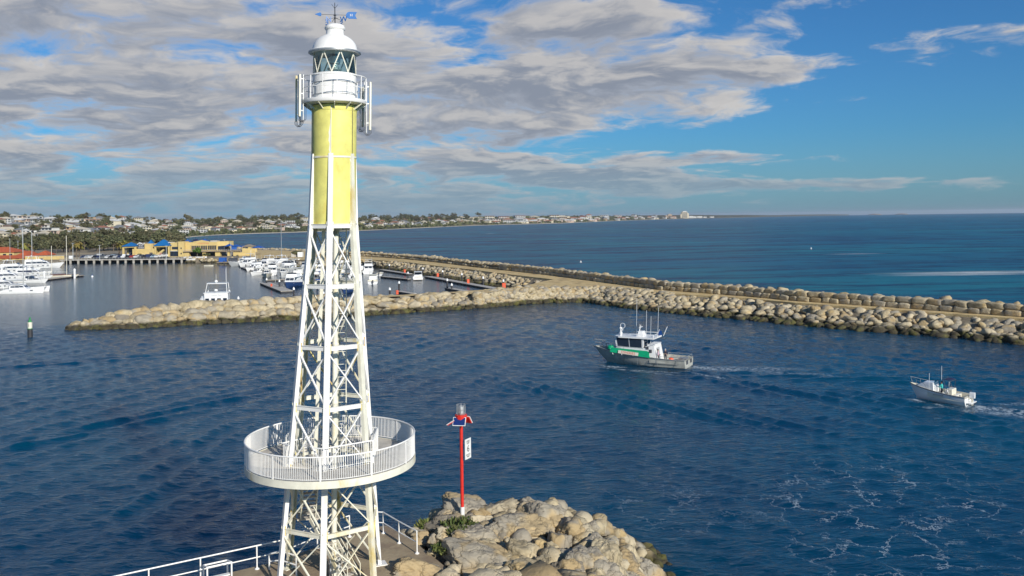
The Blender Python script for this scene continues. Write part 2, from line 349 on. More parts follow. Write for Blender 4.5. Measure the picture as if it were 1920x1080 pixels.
# ---------------------------------------------------------------- sea
def ell_mask(t, pos, cx, cy, rx, ry, rot, soft=0.5):
    """1 inside an ellipse lying on the water, 0 outside"""
    p = t.v('SUBTRACT', pos, (cx, cy, 0)); x, y, _ = t.sep(p); c, s = math.cos(rot), math.sin(rot)
    u = t.m('DIVIDE', t.m('ADD', t.m('MULTIPLY', x, c), t.m('MULTIPLY', y, s)), rx)
    v = t.m('DIVIDE', t.m('SUBTRACT', t.m('MULTIPLY', y, c), t.m('MULTIPLY', x, s)), ry)
    return t.ss(t.v('LENGTH', t.comb(u, v, 0.0)), 1.0, 1.0 - soft)
def sea_material():
    m = bpy.data.materials.new('sea_water'); m.use_nodes = True; t = NT(m.node_tree); b = t.n['Principled BSDF']
    pos = t.node('ShaderNodeNewGeometry').outputs['Position']; X, Y, Z = t.sep(pos)
    pos = t.comb(X, Y, 0.0)
    # line of the breakwater: open sea lies beyond it
    open_ = t.m('MULTIPLY', t.ss(t.m('ADD', Y, t.m('MULTIPLY', X, 1.55)), 312.0, 326.0), t.m('MAXIMUM', t.ss(Y, 520.0, 540.0), t.ss(X, -75.0, -68.0)))
    marina = t.m('MULTIPLY', t.ss(t.m('SUBTRACT', Y, t.m('MULTIPLY', X, 0.34)), 190.0, 212.0), t.m('SUBTRACT', 1.0, open_))
    chop = t.noise(t.v('MULTIPLY', pos, (0.45, 1.0, 1.0)), 1.6, 4, 0.62, 0.4)
    fine = t.noise(t.v('MULTIPLY', pos, (0.5, 1.0, 1.0)), 5.0, 3, 0.6)
    swell = t.noise(t.v('MULTIPLY', pos, (0.35, 1.0, 1.0)), 0.16, 6, 0.66)
    quiet = t.lin(marina, 0, 1, 1.0, 0.30)
    h = t.m('MULTIPLY', t.m('ADD', t.m('MULTIPLY', chop, 0.20), t.m('MULTIPLY', fine, 0.045)), quiet)
    h = t.m('ADD', h, t.m('MULTIPLY', t.m('MULTIPLY', swell, 4.0), open_))
    nrm = t.bump(h, 1.0, 1.0)
    # water body colour
    big = t.noise(t.v('MULTIPLY', pos, (0.30, 1.0, 1.0)), 0.006, 5, 0.65)
    tex = t.noise(t.v('MULTIPLY', pos, (0.30, 1.0, 1.0)), 0.09, 6, 0.72)
    deep = t.mix(t.ss(big, 0.36, 0.64), (0.0, 0.088, 0.18), (0.002, 0.150, 0.205))
    tex2 = t.noise(t.v('MULTIPLY', pos, (0.25, 1.0, 1.0)), 0.022, 6, 0.70)
    deep = t.mix(t.ss(t.m('ADD', t.m('MULTIPLY', tex, .5), t.m('MULTIPLY', tex2, .5)), 0.55, 0.43), deep, (0.0, 0.026, 0.085))
    near = t.mix(t.ss(t.noise(pos, 0.03, 3, 0.5), 0.35, 0.65), (0.0, 0.040, 0.092), (0.0, 0.062, 0.118))
    col = t.mix(open_, near, deep)
    col = t.mix(t.m('MULTIPLY', marina, 0.8), col, (0.010, 0.030, 0.048))
    # foam
    warp = t.v('ADD', pos, t.v('SCALE', t.v('SUBTRACT', t.noise(pos, 0.5, 5, 0.65, out='Color'), (0.5, 0.5, 0.5)), 4.0))
    cell = t.vor(warp, 0.34)
    thin = t.m('MULTIPLY', t.ss(cell, 0.024, 0.003), t.ss(t.noise(t.v('ADD', pos, (50, 3, 0)), 0.30, 5, 0.65), 0.42, 0.58))
    speck = t.ss(t.noise(pos, 2.8, 5, 0.7), 0.60, 0.70)
    area = t.m('MAXIMUM', ell_mask(t, pos, 25.0, 58.0, 11.5, 19.0, R(-20), 0.6), t.m('MULTIPLY', ell_mask(t, pos, 11.0, 60.0, 8.0, 8.0, 0, 0.7), 0.5))
    streak = t.m('MULTIPLY', t.m('MAXIMUM', t.m('MULTIPLY', thin, .65), t.m('MULTIPLY', t.m('MULTIPLY', speck, 0.30), t.ss(cell, 0.20, 0.03))), area)
    churn = t.ss(t.noise(pos, 1.6, 6, 0.7), 0.42, 0.60)
    def blob(cx, cy, rx, ry, rot, soft=0.6): return ell_mask(t, pos, cx, cy, rx, ry, rot, soft)
    FO = globals()['FOAM']
    foam = streak
    for (cx, cy, rx, ry, rot, amt) in FO:
        foam = t.m('MAXIMUM', foam, t.m('MULTIPLY', t.m('MULTIPLY', blob(cx, cy, rx, ry, rot), churn), amt))
    far_churn = t.ss(t.noise(t.v('MULTIPLY', pos, (0.12, 1.0, 1.0)), 0.30, 5, 0.75), 0.34, 0.50)
    for (cx, cy, rx, ry, rot, amt) in globals()['FARFOAM']:
        foam = t.m('MAXIMUM', foam, t.m('MULTIPLY', t.m('MULTIPLY', blob(cx, cy, rx, ry, rot, 0.8), far_churn), amt))
    caps = t.m('MULTIPLY', t.ss(t.noise(t.v('MULTIPLY', pos, (0.35, 1.0, 1.0)), 0.12, 6, 0.72), 0.735, 0.78), open_)
    foam = t.m('MAXIMUM', foam, t.m('MULTIPLY', caps, 0.5))
    foam = t.m('MINIMUM', foam, 1.0)
    col = t.mix(t.m('MULTIPLY', foam, 0.85), col, (0.62, 0.68, 0.70))
    t.l.new(col, b.inputs['Base Color'])
    t.l.new(t.m('ADD', t.m('ADD', t.lin(open_, 0, 1, 0.07, 0.25), t.m('MULTIPLY', marina, 0.05)), t.m('MULTIPLY', foam, 0.5)), b.inputs['Roughness'])
    b.subsurface_method = 'BURLEY'; b.inputs['Subsurface Weight'].default_value = 1.0; b.inputs['Subsurface Radius'].default_value = (1.0, 1.0, 1.0); b.inputs['Subsurface Scale'].default_value = 18.0
    b.inputs['IOR'].default_value = 1.33
    t.l.new(t.lin(open_, 0, 1, 0.40, 0.06), b.inputs['Specular IOR Level'])
    t.l.new(nrm, b.inputs['Normal'])
    return m
pA = at(1290, 694); pB = at(1815, 759)
def fo(px, py, rx, ry, rot, amt):
    q = at(px, py, 0); return (q.x, q.y, rx, ry, R(rot), amt)
FOAM = [fo(1322, 689, 3.6, 1.3, -20, 1.0), fo(1350, 692, 4.5, 1.6, -25, .62), fo(1400, 691, 10, 2.4, -8, .42), fo(1330, 704, 3.5, .6, -50, .6), fo(1480, 700, 9, 1.2, -20, .32),
        fo(1195, 694.5, 7.0, .5, -27, .9), fo(1152, 687.5, 2.4, .75, -27, 1.0), fo(1230, 700, 7, .4, -27, .35),
        fo(1841, 764, 2.4, .9, -40, 1.0), fo(1868, 768, 4.5, 1.6, -35, .75), fo(1900, 775, 6, 2.6, -30, .6), fo(1895, 757, 5, .8, 5, .5), fo(1745, 757, 3.0, .4, -46, .9), fo(1716, 750, 1.2, .5, -46, 1.0), fo(1760, 766, 3.0, .3, -46, .4)]
FARFOAM = [(at(1602, 476).x, at(1602, 476).y, 18, 3.5, 0, 1.0), (at(1850, 511).x, at(1850, 511).y, 46, 9.0, 0, 1.0), (at(1800, 515).x, at(1800, 515).y, 30, 4.5, 0, 0.9),
           (at(793, 431).x, at(793, 431).y, 22, 9, 0, 0.9), (at(919, 438).x, at(919, 438).y, 8, 4, 0, 1.0)]
def sst(x, a, b):
    t = np.clip((x - a) / (b - a), 0, 1); return t * t * (3 - 2 * t)
def sea_height(X, Y, dy):
    rg = np.random.RandomState(12); H = np.zeros_like(X)
    marina = sst(Y - (172 + (X + 88) * .34), -12, 10) * sst(-(Y + 1.55 * X), -326, -300); calm = 1 - .80 * marina
    # gentle large scale variation of the chop
    m1 = .75 + .25 * np.sin(X * .11 + 1.3 * np.sin(Y * .045)) * np.sin(Y * .06 + 1.1 * np.sin(X * .05 + 2))
    for i in range(64):
        lam = .75 * (7.5 / .75) ** rg.rand(); th = rg.normal(0, .26) + (1.75 if rg.rand() < .75 else .7)
        amp = .0036 * lam ** .85 * (1 if lam < 3.5 else .5); k = 2 * math.pi / lam; ph = rg.uniform(0, 6.28)
        att = np.clip((lam / np.maximum(dy, 1e-3) - 1.6) / 1.6, 0, 1)
        w = rg.uniform(.4, 1.2); q = k * (X * math.cos(th) + Y * math.sin(th)) + ph + w * np.sin(.13 * X * math.sin(th) - .11 * Y * math.cos(th) + ph)
        H += amp * att * m1 * np.sin(q)
    def train(ang, lam, amp, mask, seed, wob=1.1):
        u = X * math.cos(ang) + Y * math.sin(ang); v = -X * math.sin(ang) + Y * math.cos(ang)
        q = 2 * math.pi / lam * u + wob * np.sin(v * .07 + seed) + .9 * np.sin(u * .11 + seed * 2) + .5 * np.sin(v * .19 + u * .05)
        env = .55 + .45 * np.sin(u * .10 + v * .045 + seed * 3) * np.sin(v * .06 + seed)
        att = np.clip((lam / np.maximum(dy, 1e-3) - 1.6) / 1.6, 0, 1)
        return amp * att * env * mask * (np.exp(1.15 * np.sin(q)) - 1.35)
    left = sst(-X, -16, 6)
    H += train(R(-24), 4.4, .060, .25 + .75 * left, 1.0) + train(R(31), 4.6, .056, 1.0 - .9 * left, 2.2) + train(R(80), 2.6, .024, 1.0, 4.0) + train(R(-12), 2.1, .018, left, 5.0) + train(R(44), 2.3, .018, 1 - left, 6.5)
    # wake crests crossing the channel
    for (pa, pb, lam, amp, wid, skew) in ((at(905, 715), at(1500, 802), 2.3, .10, 3.2, .62), (at(1300, 706), at(1900, 790), 2.8, .11, 3.0, .5), (at(1290, 700), at(1920, 720), 3.0, .08, 3.0, -.5),
                                    (at(0, 690), at(430, 655), 3.4, .10, 2.5, .3), (at(0, 845), at(480, 735), 3.2, .11, 3.0, .35), (at(420, 790), at(240, 1010), 3.0, .08, 3.5, .4)):
        d = (pb - pa); L = d.length; d /= L; u = (X - pa.x) * d.x + (Y - pa.y) * d.y; v = -(X - pa.x) * d.y + (Y - pa.y) * d.x
        env = np.exp(-(v / wid) ** 2) * sst(u, -6, 6) * sst(L - u, -8, 8); att = np.clip((lam / np.maximum(dy, 1e-3) - 1.6) / 1.6, 0, 1)
        H += amp * att * env * (np.exp(1.1 * np.sin(2 * math.pi / lam * (v + skew * u * .55) + .6 * np.sin(u * .23))) - 1.3)
    return H * calm
def build_sea():
    fa = np.radians(np.linspace(-39, 39, 860)); ca_ = np.radians(np.concatenate([np.linspace(42, 318, 70)])); ang = np.concatenate([fa, ca_])
    rows = [0.0, 14, 24, 32, 38]; r = 41.0
    while r < 250: rows.append(r); r += max(.17, r * r / 17400.0 * (.45 if r < 215 else .9))
    rows += [262, 280, 310, 350, 400, 470, 560, 700, 900, 1200, 1600, 2100, 2800, 3700, 4900, 6400, 8300, 10500, 13000, 16000, 19500, 23500]
    rows = np.array(rows); rr, aa = np.meshgrid(rows, ang, indexing='ij'); X = rr * np.sin(aa); Y = rr * np.cos(aa)
    dyr = np.gradient(rows)[:, None] * np.ones_like(rr)
    fade = sst(rr, 38, 44) * (1 - sst(rr, 225, 250)) * (1 - sst(np.abs(np.arctan2(X, Y)), R(37.5), R(39)))
    H = np.where(fade > 0, sea_height(X, Y, dyr) * fade, 0)
    V = np.stack([X, Y, H - rr ** 2 / (2 * RE)], -1).reshape(-1, 3); nr, na = rr.shape
    i, j = np.meshgrid(np.arange(nr - 1), np.arange(na), indexing='ij'); j2 = (j + 1) % na
    Fq = np.stack([i * na + j, i * na + j2, (i + 1) * na + j2, (i + 1) * na + j], -1).reshape(-1, 4)[:, ::-1]
    me = bpy.data.meshes.new('sea'); me.vertices.add(len(V)); me.vertices.foreach_set('co', V.astype(np.float32).ravel()); me.loops.add(Fq.size); me.loops.foreach_set('vertex_index', Fq.astype(np.int32).ravel())
    me.polygons.add(len(Fq)); me.polygons.foreach_set('loop_start', np.arange(0, Fq.size, 4, dtype=np.int32)); me.polygons.foreach_set('use_smooth', np.ones(len(Fq), dtype=bool)); me.update(calc_edges=True); me.materials.append(sea_material())
    o = bpy.data.objects.new('sea', me); C.objects.link(o); o['kind'] = 'structure'; return o
build_sea()

# ---------------------------------------------------------------- rock materials
def rock_material(name, tidal=True, fg=False):
    m = bpy.data.materials.new(name); m.use_nodes = True; t = NT(m.node_tree); b = t.n['Principled BSDF']
    g = t.node('ShaderNodeNewGeometry'); pos = g.outputs['Position']; oi = t.node('ShaderNodeObjectInfo').outputs['Random']
    isl = g.outputs['Random Per Island']
    r = t.m('FRACT', t.m('ADD', oi, isl))
    p2 = t.v('ADD', pos, t.comb(t.m('MULTIPLY', r, 40.0), t.m('MULTIPLY', r, 17.0), 0.0))
    n = t.noise(p2, 0.8, 6, 0.65); n2 = t.noise(p2, 3.5, 6, 0.7); n3 = t.noise(p2, 0.45, 3, 0.5)
    c = t.mix(t.ss(n, 0.30, 0.66), (0.29, 0.235, 0.145), (0.53, 0.445, 0.29))
    c = t.mix(t.m('MULTIPLY', t.ss(r, 0.50, 0.62), 0.60), c, (0.30, 0.28, 0.245)); c = t.mix(t.m('MULTIPLY', t.m('MULTIPLY', t.ss(r, 0.80, 0.84), t.ss(r, 0.92, 0.88)), 0.7), c, (0.19, 0.165, 0.13)); c = t.mix(t.m('MULTIPLY', t.ss(r, 0.22, 0.10), 0.55), c, (0.55, 0.48, 0.35))          # greyer stones
    c = t.mix(t.m('MULTIPLY', t.ss(t.m('ADD', n3, t.m('MULTIPLY', r, 0.2)), 0.64, 0.74), 0.5), c, (0.50, 0.34, 0.13))   # iron staining
    c = t.mix(t.m('MULTIPLY', t.ss(n2, 0.56, 0.70), 0.45), c, (0.17, 0.145, 0.105))        # pits
    if fg: c = t.mix(t.m('MULTIPLY', t.ss(t.vor(t.v('ADD', p2, t.v('SCALE', t.noise(p2, 1.2, 4, 0.6, out='Color'), 1.4)), 1.0), 0.022, 0.0), 0.55), c, (0.11, 0.09, 0.06))
    if tidal:
        zz = t.sep(pos)[2]
        w = t.m('ADD', zz, t.m('MULTIPLY', t.m('SUBTRACT', t.noise(pos, 0.5, 3, 0.6), 0.5), 1.1))
        alg = t.mix(t.ss(t.noise(pos, 0.7, 4, 0.6), 0.45, 0.66), (0.030, 0.026, 0.016), (0.085, 0.085, 0.018))
        c = t.mix(t.m('MULTIPLY', t.ss(w, 1.15, 0.65), .92), c, alg)
    t.l.new(c, b.inputs['Base Color']); b.inputs['Roughness'].default_value = 0.9; b.inputs['Specular IOR Level'].default_value = 0.25
    cr = t.vor(t.v('ADD', p2, t.v('SCALE', t.noise(p2, 1.2, 4, 0.6, out='Color'), 1.4)), 1.0 if fg else .6)
    hh = t.m('ADD', t.m('MULTIPLY', n2, 0.12), t.m('ADD', t.m('MULTIPLY', t.ss(cr, 0.05, 0.0), -0.05), t.m('MULTIPLY', t.noise(p2, 12.0, 5, 0.7), 0.035)))
    t.l.new(t.bump(hh, 0.9, 0.6 if fg else 0.9), b.inputs['Normal'])
    return m
MT['rock'] = rock_material('limestone_rock'); MT['rockfg'] = rock_material('limestone_boulder', fg=True)
def ground_mat(name, c1, c2, scale, bump=0.15, c3=None, s3=0.1):
    m = bpy.data.materials.new(name); m.use_nodes = True; t = NT(m.node_tree); b = t.n['Principled BSDF']
    pos = t.node('ShaderNodeNewGeometry').outputs['Position']
    c = t.mix(t.ss(t.noise(pos, scale, 6, 0.65), 0.35, 0.65), c1, c2)
    if c3: c = t.mix(t.ss(t.noise(pos, s3, 5, 0.6), 0.52, 0.66), c, c3)
    t.l.new(c, b.inputs['Base Color']); b.inputs['Roughness'].default_value = 0.92; b.inputs['Specular IOR Level'].default_value = 0.2
    t.l.new(t.bump(t.noise(pos, scale * 6, 5, 0.6), bump, 0.2), b.inputs['Normal']); return m
MT['sand'] = ground_mat('compacted_sand', (0.56, 0.40, 0.18), (0.67, 0.52, 0.27), 0.8, 0.4, (0.40, 0.29, 0.15), 0.25)
MT['pave'] = ground_mat('old_concrete', (0.30, 0.235, 0.155), (0.37, 0.30, 0.20), 0.7, 0.2, (0.26, 0.20, 0.14), 0.5)
MT['skirt'] = ground_mat('rubble_core', (0.16, 0.13, 0.09), (0.28, 0.24, 0.17), 0.9, 0.6)
MT['land'] = ground_mat('sealed_ground', (0.23, 0.20, 0.16), (0.33, 0.28, 0.20), 0.08, 0.1, (0.42, 0.33, 0.2), 0.02)

# ---------------------------------------------------------------- rocks
ICO = {}
def ico(sub):
    if sub not in ICO:
        bm = bmesh.new(); bmesh.ops.create_icosphere(bm, subdivisions=sub, radius=1.0); bm.verts.ensure_lookup_table()
        ICO[sub] = (np.array([v.co[:] for v in bm.verts]), np.array([[v.index for v in f.verts] for f in bm.faces])); bm.free()
    return ICO[sub]
def rock_shape(seed, sub=3, planes=11, rough=0.06, sharp=14.0):
    rng = np.random.RandomState(seed); V, Fc = ico(sub)
    N = rng.normal(size=(planes, 3)); N /= np.linalg.norm(N, axis=1)[:, None]; D = rng.uniform(0.62, 1.0, planes)
    dots = V @ N.T; rr = np.where(dots > 0.05, D / np.maximum(dots, 0.05), 9.0)
    rad = -np.log(np.sum(np.exp(-sharp * rr), axis=1) + math.exp(-sharp * 1.12)) / sharp
    P = V * rad[:, None]
    if sub >= 4:
        for i in range(len(P)):
            q = Vector(P[i]) * 2.6 + Vector((seed * 2.1, 3, 0)); w_ = mnoise.noise(q) ; k = 1 - abs(w_) * 2; P[i] *= 1 - max(k - .72, 0) * .22 + mnoise.noise(q * 5) * .012
    if sub >= 3:
        for i in range(len(P)):
            q = Vector(P[i]) * 1.7 + Vector((seed * 1.3, 0, 0))
            k = mnoise.fractal(q, 1.0, 2.0, 4) * rough + mnoise.fractal(q * 3.7, 1.0, 2.0, 3) * rough * 0.35
            P[i] *= 1 + k
    else: P *= (1 + rng.uniform(-.05, .05, len(P)))[:, None]
    return P, Fc
LOW = [rock_shape(100 + i, 2, 7, 0.05, 80) for i in range(14)]
MID = []
def mid_meshes():
    if not MID:
        for i in range(12):
            P, Fc = rock_shape(300 + i, 3, 7, 0.09, 110)
            me_o = np_mesh('boulder_shape', P, Fc, MT['rock'], True); MID.append(me_o.data); bpy.data.objects.remove(me_o)
    return MID
BLOCKS = []
def block_meshes():
    if not BLOCKS:
        for i in range(8):
            V, Fc = ico(3); rng = np.random.RandomState(50 + i)
            N = np.array([[1, 0, 0], [-1, 0, 0], [0, 1, 0], [0, -1, 0], [0, 0, 1], [0, 0, -1], [.7, 0, .7], [-.7, .1, .7], [.6, .6, .5], [-.5, -.6, .6], [.1, -.8, .6]]) + rng.normal(size=(11, 3)) * 0.13
            N /= np.linalg.norm(N, axis=1)[:, None]; D = rng.uniform(0.88, 1.0, 11); D[6:] *= rng.uniform(1.1, 1.3, 5)
            q_ = 5.5 + rng.rand() * 3; P = V / (np.sum(np.abs(V) ** q_, axis=1) ** (1 / q_))[:, None] * .93; P[:, 0] += P[:, 2] * rng.uniform(-.15, .15); P[:, 2] += P[:, 0] * rng.uniform(-.12, .12); P[:, 2] += np.abs(P[:, 0]) ** 3 * rng.uniform(-.2, .05)
            for k in range(len(P)): P[k] *= 1 + mnoise.fractal(Vector(P[k]) * 2.0 + Vector((i * 5., 0, 0)), 1.0, 2.0, 3) * 0.05
            o = np_mesh('block_shape', P, Fc, MT['rock'], True); BLOCKS.append(o.data); bpy.data.objects.remove(o)
    return BLOCKS
def rot_rand(rng, tilt=0.5): return (rng.uniform(-tilt, tilt), rng.uniform(-tilt, tilt), rng.uniform(0, 6.28))
def place_rock(mesh, p, s, rot, label, group, name='boulder', cat='boulder'):
    o = bpy.data.objects.new(name, mesh); C.objects.link(o); o.location = p; o.scale = s; o.rotation_euler = rot
    return tag(o, label, cat, group)
class Heap:
    """many small stones as one mesh"""
    def __init__(s): s.V = []; s.F = []; s.n = 0
    def add(s, p, sc_, rot):
        P, Fc = LOW[random.randrange(len(LOW))]
        from mathutils import Euler
        M = np.array(Euler(rot).to_matrix()); Q = (P * np.array(sc_)) @ M.T + np.array(p)
        s.V.append(Q); s.F.append(Fc + s.n); s.n += len(Q)
    def build(s, name, label=None):
        if not s.V: return None
        o = np_mesh(name, np.vstack(s.V), np.vstack(s.F), MT['rock'], False); o['kind'] = 'stuff'
        if label: o['label'] = label
        return o

# ---------------------------------------------------------------- main breakwater
# stations from the land end to the near (right) end: inner waterline, path edge, wall foot
ST = [(600, (600, 496), (600, 487), (600, 477)), (690, (690, 499), (690, 486.5), (690, 481)), (760, (757, 508), (760, 491), (760, 486)), (823, (823, 519), (823, 499), (823, 492.5)),
      (890, (890, 530), (890, 506), (890, 501)), (940, (942, 539.5), (960, 515), (960, 508.5)), (1040, (1040, 548), (1040, 524), (1040, 517.5)), (1100, (1100, 566), (1100, 536), (1110, 527)),
      (1150, (1150, 574), (1155, 540), (1160, 533.5)), (1240, (1240, 584.5), (1240, 549), (1240, 544)), (1320, (1320, 592), (1320, 554), (1320, 550)), (1400, (1400, 599.5), (1400, 559), (1400, 556)),
      (1490, (1490, 608), (1490, 567.5), (1490, 564.5)), (1580, (1580, 617), (1580, 574), (1580, 570.5)), (1660, (1660, 623), (1660, 579.5), (1660, 576)), (1750, (1750, 630), (1750, 586), (1750, 582.5)),
      (1835, (1835, 638), (1835, 592), (1835, 589)), (1920, (1920, 646), (1920, 598), (1920, 595)), (2060, (2060, 662), (2060, 611), (2060, 607)), (2260, (2260, 690), (2260, 634), (2260, 629)), (2600, (2600, 742), (2600, 676), (2600, 670))]
PZ = 3.0
W = [at(*s[1], 0) for s in ST]; P_ = [at(*s[2], PZ) for s in ST]; B_ = [at(*s[3], PZ) for s in ST]
def along(L, f):
    i = min(int(f), len(L) - 2); k = f - i; return L[i].lerp(L[i + 1], k)
def norm_of(L, i):
    a = L[max(i - 1, 0)]; b = L[min(i + 1, len(L) - 1)]; d = (b - a); d.z = 0; d.normalize(); return Vector((-d.y, d.x, 0))
nB = [norm_of(B_, i) for i in range(len(B_))]
# normals point to the open sea (away from the harbour)
nB = [n if n.dot(B_[i] - W[i]) > 0 else -n for i, n in enumerate(nB)]
T_ = [B_[i] + nB[i] * 3.0 + Vector((0, 0, 1.0)) for i in range(len(B_))]
O_ = [B_[i] + nB[i] * 11.0 + Vector((0, 0, -PZ - 0.6)) for i in range(len(B_))]
mb = MB(); mb.mat(0)
n = len(ST)
for i in range(n - 1):
    a, b = W[i] + Vector((0, 0, -1.2)), W[i + 1] + Vector((0, 0, -1.2))
    def dn(v, k=.35): return v + Vector((0, 0, -k))
    mb.add([a, b, dn(P_[i + 1]), dn(P_[i])], [(0, 1, 2, 3)])
    mb.add([P_[i], P_[i + 1], B_[i + 1], B_[i]], [(0, 1, 2, 3)]); mb.mi[-1] = 1
    mb.add([dn(P_[i]), dn(P_[i + 1]), P_[i + 1], P_[i]], [(0, 1, 2, 3)]); mb.mi[-1] = 1
    mb.add([B_[i], B_[i + 1], dn(T_[i + 1], 0.5), dn(T_[i], 0.5)], [(0, 1, 2, 3)])
    mb.add([dn(T_[i], 0.5), dn(T_[i + 1], 0.5), dn(O_[i + 1], 1.0), dn(O_[i], 1.0)], [(0, 1, 2, 3)])
tag(mb.build('breakwater', [MT['skirt'], MT['sand']]), 'long rubble breakwater with a sandy path behind its block wall', 'breakwater')
bpy.data.objects['breakwater']['kind'] = 'structure'

# block wall: two courses
rng = random.Random(5)
cum = [0.0]
for i in range(n - 1): cum.append(cum[-1] + (B_[i + 1] - B_[i]).length)
def at_len(L, s):
    for i in range(n - 1):
        if s <= cum[i + 1] or i == n - 2:
            k = (s - cum[i]) / max(cum[i + 1] - cum[i], 1e-6); return L[i].lerp(L[i + 1], k), i + k
far_wall = Heap(); blocks_info = []
s_near = cum[-4]     # a little past the frame
for course in (0, 1):
    s = cum[-1] - rng.uniform(0, 1)
    while s > 0.5:
        w = rng.uniform(1.9, 3.1) if course else rng.uniform(1.5, 2.7)
        p, f = at_len(B_, s - w / 2); i = int(f); d = (B_[min(i + 1, n - 1)] - B_[i]).normalized(); nn = nB[min(i, n - 1)]
        h = rng.uniform(0.95, 1.12); 
        c = p + nn * (0.75 + 0.25 * course + rng.uniform(-.12, .12)); c.z = PZ + (0.45 if course == 0 else 1.42) + rng.uniform(-.06, .08)
        ang = math.atan2(d.y, d.x) + rng.uniform(-.07, .07)
        blocks_info.append((s, course, c, (w * .54, rng.uniform(.75, .95), h * .56), ang)); s -= w
blocks_info.sort(key=lambda b: -b[0])
vis = [b for b in blocks_info if b[0] < cum[17] + 3]
tones = ['upper course', 'lower course']
NB = 150
def wall_section(c):
    px = 960 + c.x * F / c.y
    if px > 1700: return 'near its end, nearest the viewer'
    if px > 1450: return 'above the stretch behind the small motorboat'
    if px > 1280: return 'right of the grey patrol boat'
    return 'above the grey patrol boat'
bm_ = block_meshes()
for k, (s, course, c, sz, ang) in enumerate(vis):
    if k < NB:
        lab = 'squared limestone block in the wall\'s ' + ('upper' if course else 'lower') + ' course, ' + wall_section(c)
        o = place_rock(bm_[rng.randrange(8)], c, sz, (rng.uniform(-.08, .08), rng.uniform(-.06, .06), ang + (math.pi if rng.random() < .5 else 0)), lab, 'limestone blocks of the breakwater wall', 'wall_block', 'stone block')
    else: far_wall.add(c, sz, (rng.uniform(-.1, .1), rng.uniform(-.1, .1), ang))
for (s, course, c, sz, ang) in blocks_info:
    if s >= cum[17] + 3: far_wall.add(c, sz, (rng.uniform(-.1, .1), rng.uniform(-.1, .1), ang))
# row of armour rocks behind the wall
s = 0
while s < cum[-1]:
    p, f = at_len(B_, s); nn = nB[min(int(f), n - 1)]
    for q in (2.1, 3.8, 5.6, 7.6):
        c = p + nn * (q + rng.uniform(-.4, .4)); c.z = PZ + (1.35 if q < 3 else 1.3 - (q - 2.6) * 0.55) + rng.uniform(-.2, .15)
        r = rng.uniform(.8, 1.3); far_wall.add(c, (r * 1.2, r, r * .7), rot_rand(rng))
    s += rng.uniform(2.0, 2.7)
far_wall.build('far_wall_blocks', 'far run of limestone blocks and armour rock along the breakwater')

# rubble on the harbour side
heap = Heap(); big = []
for i in range(n - 1):
    L = (W[i + 1] - W[i]).length; wd = (P_[i] - W[i]).length * .5 + (P_[i + 1] - W[i + 1]).length * .5
    if wd > 26: wd = 26
    cnt = int(L * wd * (0.85 if i > 7 else 0.62))
    dist = W[i].y
    for _ in range(cnt):
        a, b = rng.random(), rng.random()
        lo = W[i].lerp(W[i + 1], a); hi = P_[i].lerp(P_[i + 1], a); p = lo.lerp(hi, b); p.z = -0.35 + (PZ - 0.15) * b + rng.uniform(-.25, .2)
        if b > .9: p.z -= .25
        r = rng.choice([.45, .55, .65, .75, .9, 1.15]) * (1.0 if i > 7 else 0.85)
        big.append((p, r, i))
    for _ in range(int(L / 1.1)):       # waterline row
        a = rng.random(); p = W[i].lerp(W[i + 1], a); p.z = rng.uniform(-.25, .25); big.append((p, rng.uniform(.6, 1.1), i))
near_sel = [q for q in big if q[2] >= 9 and q[1] >= 1.05 and 0.4 < q[0].z]
near_sel.sort(key=lambda q: -q[1] / q[0].y); keep = near_sel[:60]; kid = set(id(q) for q in keep)
for q in big:
    if id(q) not in kid:
        p, r, i = q; heap.add(p, (r * rng.uniform(.9, 1.4), r, r * rng.uniform(.55, .85)), rot_rand(rng, .6))
heap.build('breakwater_rubble', 'loose limestone rubble sloping from the path to the harbour water')
mm = mid_meshes()
def rub_section(p):
    px = 960 + p.x * F / p.y
    return 'at the right-hand end' if px > 1720 else ('behind the small motorboat' if px > 1500 else 'right of the grey patrol boat')
for (p, r, i) in keep:
    tone = 'high on' if p.z > 1.9 else ('midway down' if p.z > 1.1 else 'low on')
    place_rock(mm[rng.randrange(12)], p, (r * rng.uniform(1.0, 1.3), r * rng.uniform(.8, 1.0), r * rng.uniform(.6, .9)), rot_rand(rng, .5),
               'large pale boulder %s the rubble slope, %s' % (tone, rub_section(p)), 'large boulders on the breakwater slope')

# ---------------------------------------------------------------- spur breakwater
SP = [(124, 618.5), (160, 618), (200, 616.5), (260, 615), (320, 611.5), (400, 606.5), (480, 603), (560, 599), (640, 594.5), (720, 589), (800, 584), (900, 577), (1000, 568.5), (1100, 566)]
SW = [at(x, y, 0) for x, y in SP]; ns = len(SP)
sn = []
for i in range(ns):
    q = norm_of(SW, i); q = q if q.y > 0 else -q; sn.append(q)
def ramp(i):
    return min(1.0, 0.10 + 0.90 * (min(i, 4) / 4.0) ** .7)
ZC = [0.4, 0.9, 1.5, 2.2, 2.6, 2.8, 2.9, 3.0, 3.0, 3.0, 3.0, 3.0, 3.0, 3.0]
CF = [SW[i] + sn[i] * (6.0 * ramp(i)) + Vector((0, 0, ZC[i])) for i in range(ns)]
CB = [SW[i] + sn[i] * (6.0 * ramp(i) + 4.0 * ramp(i)) + Vector((0, 0, ZC[i])) for i in range(ns)]
WB = [SW[i] + sn[i] * (15.5 * ramp(i)) for i in range(ns)]
mb = MB()
dz = Vector((0, 0, -.3)); dw = Vector((0, 0, -1.2))
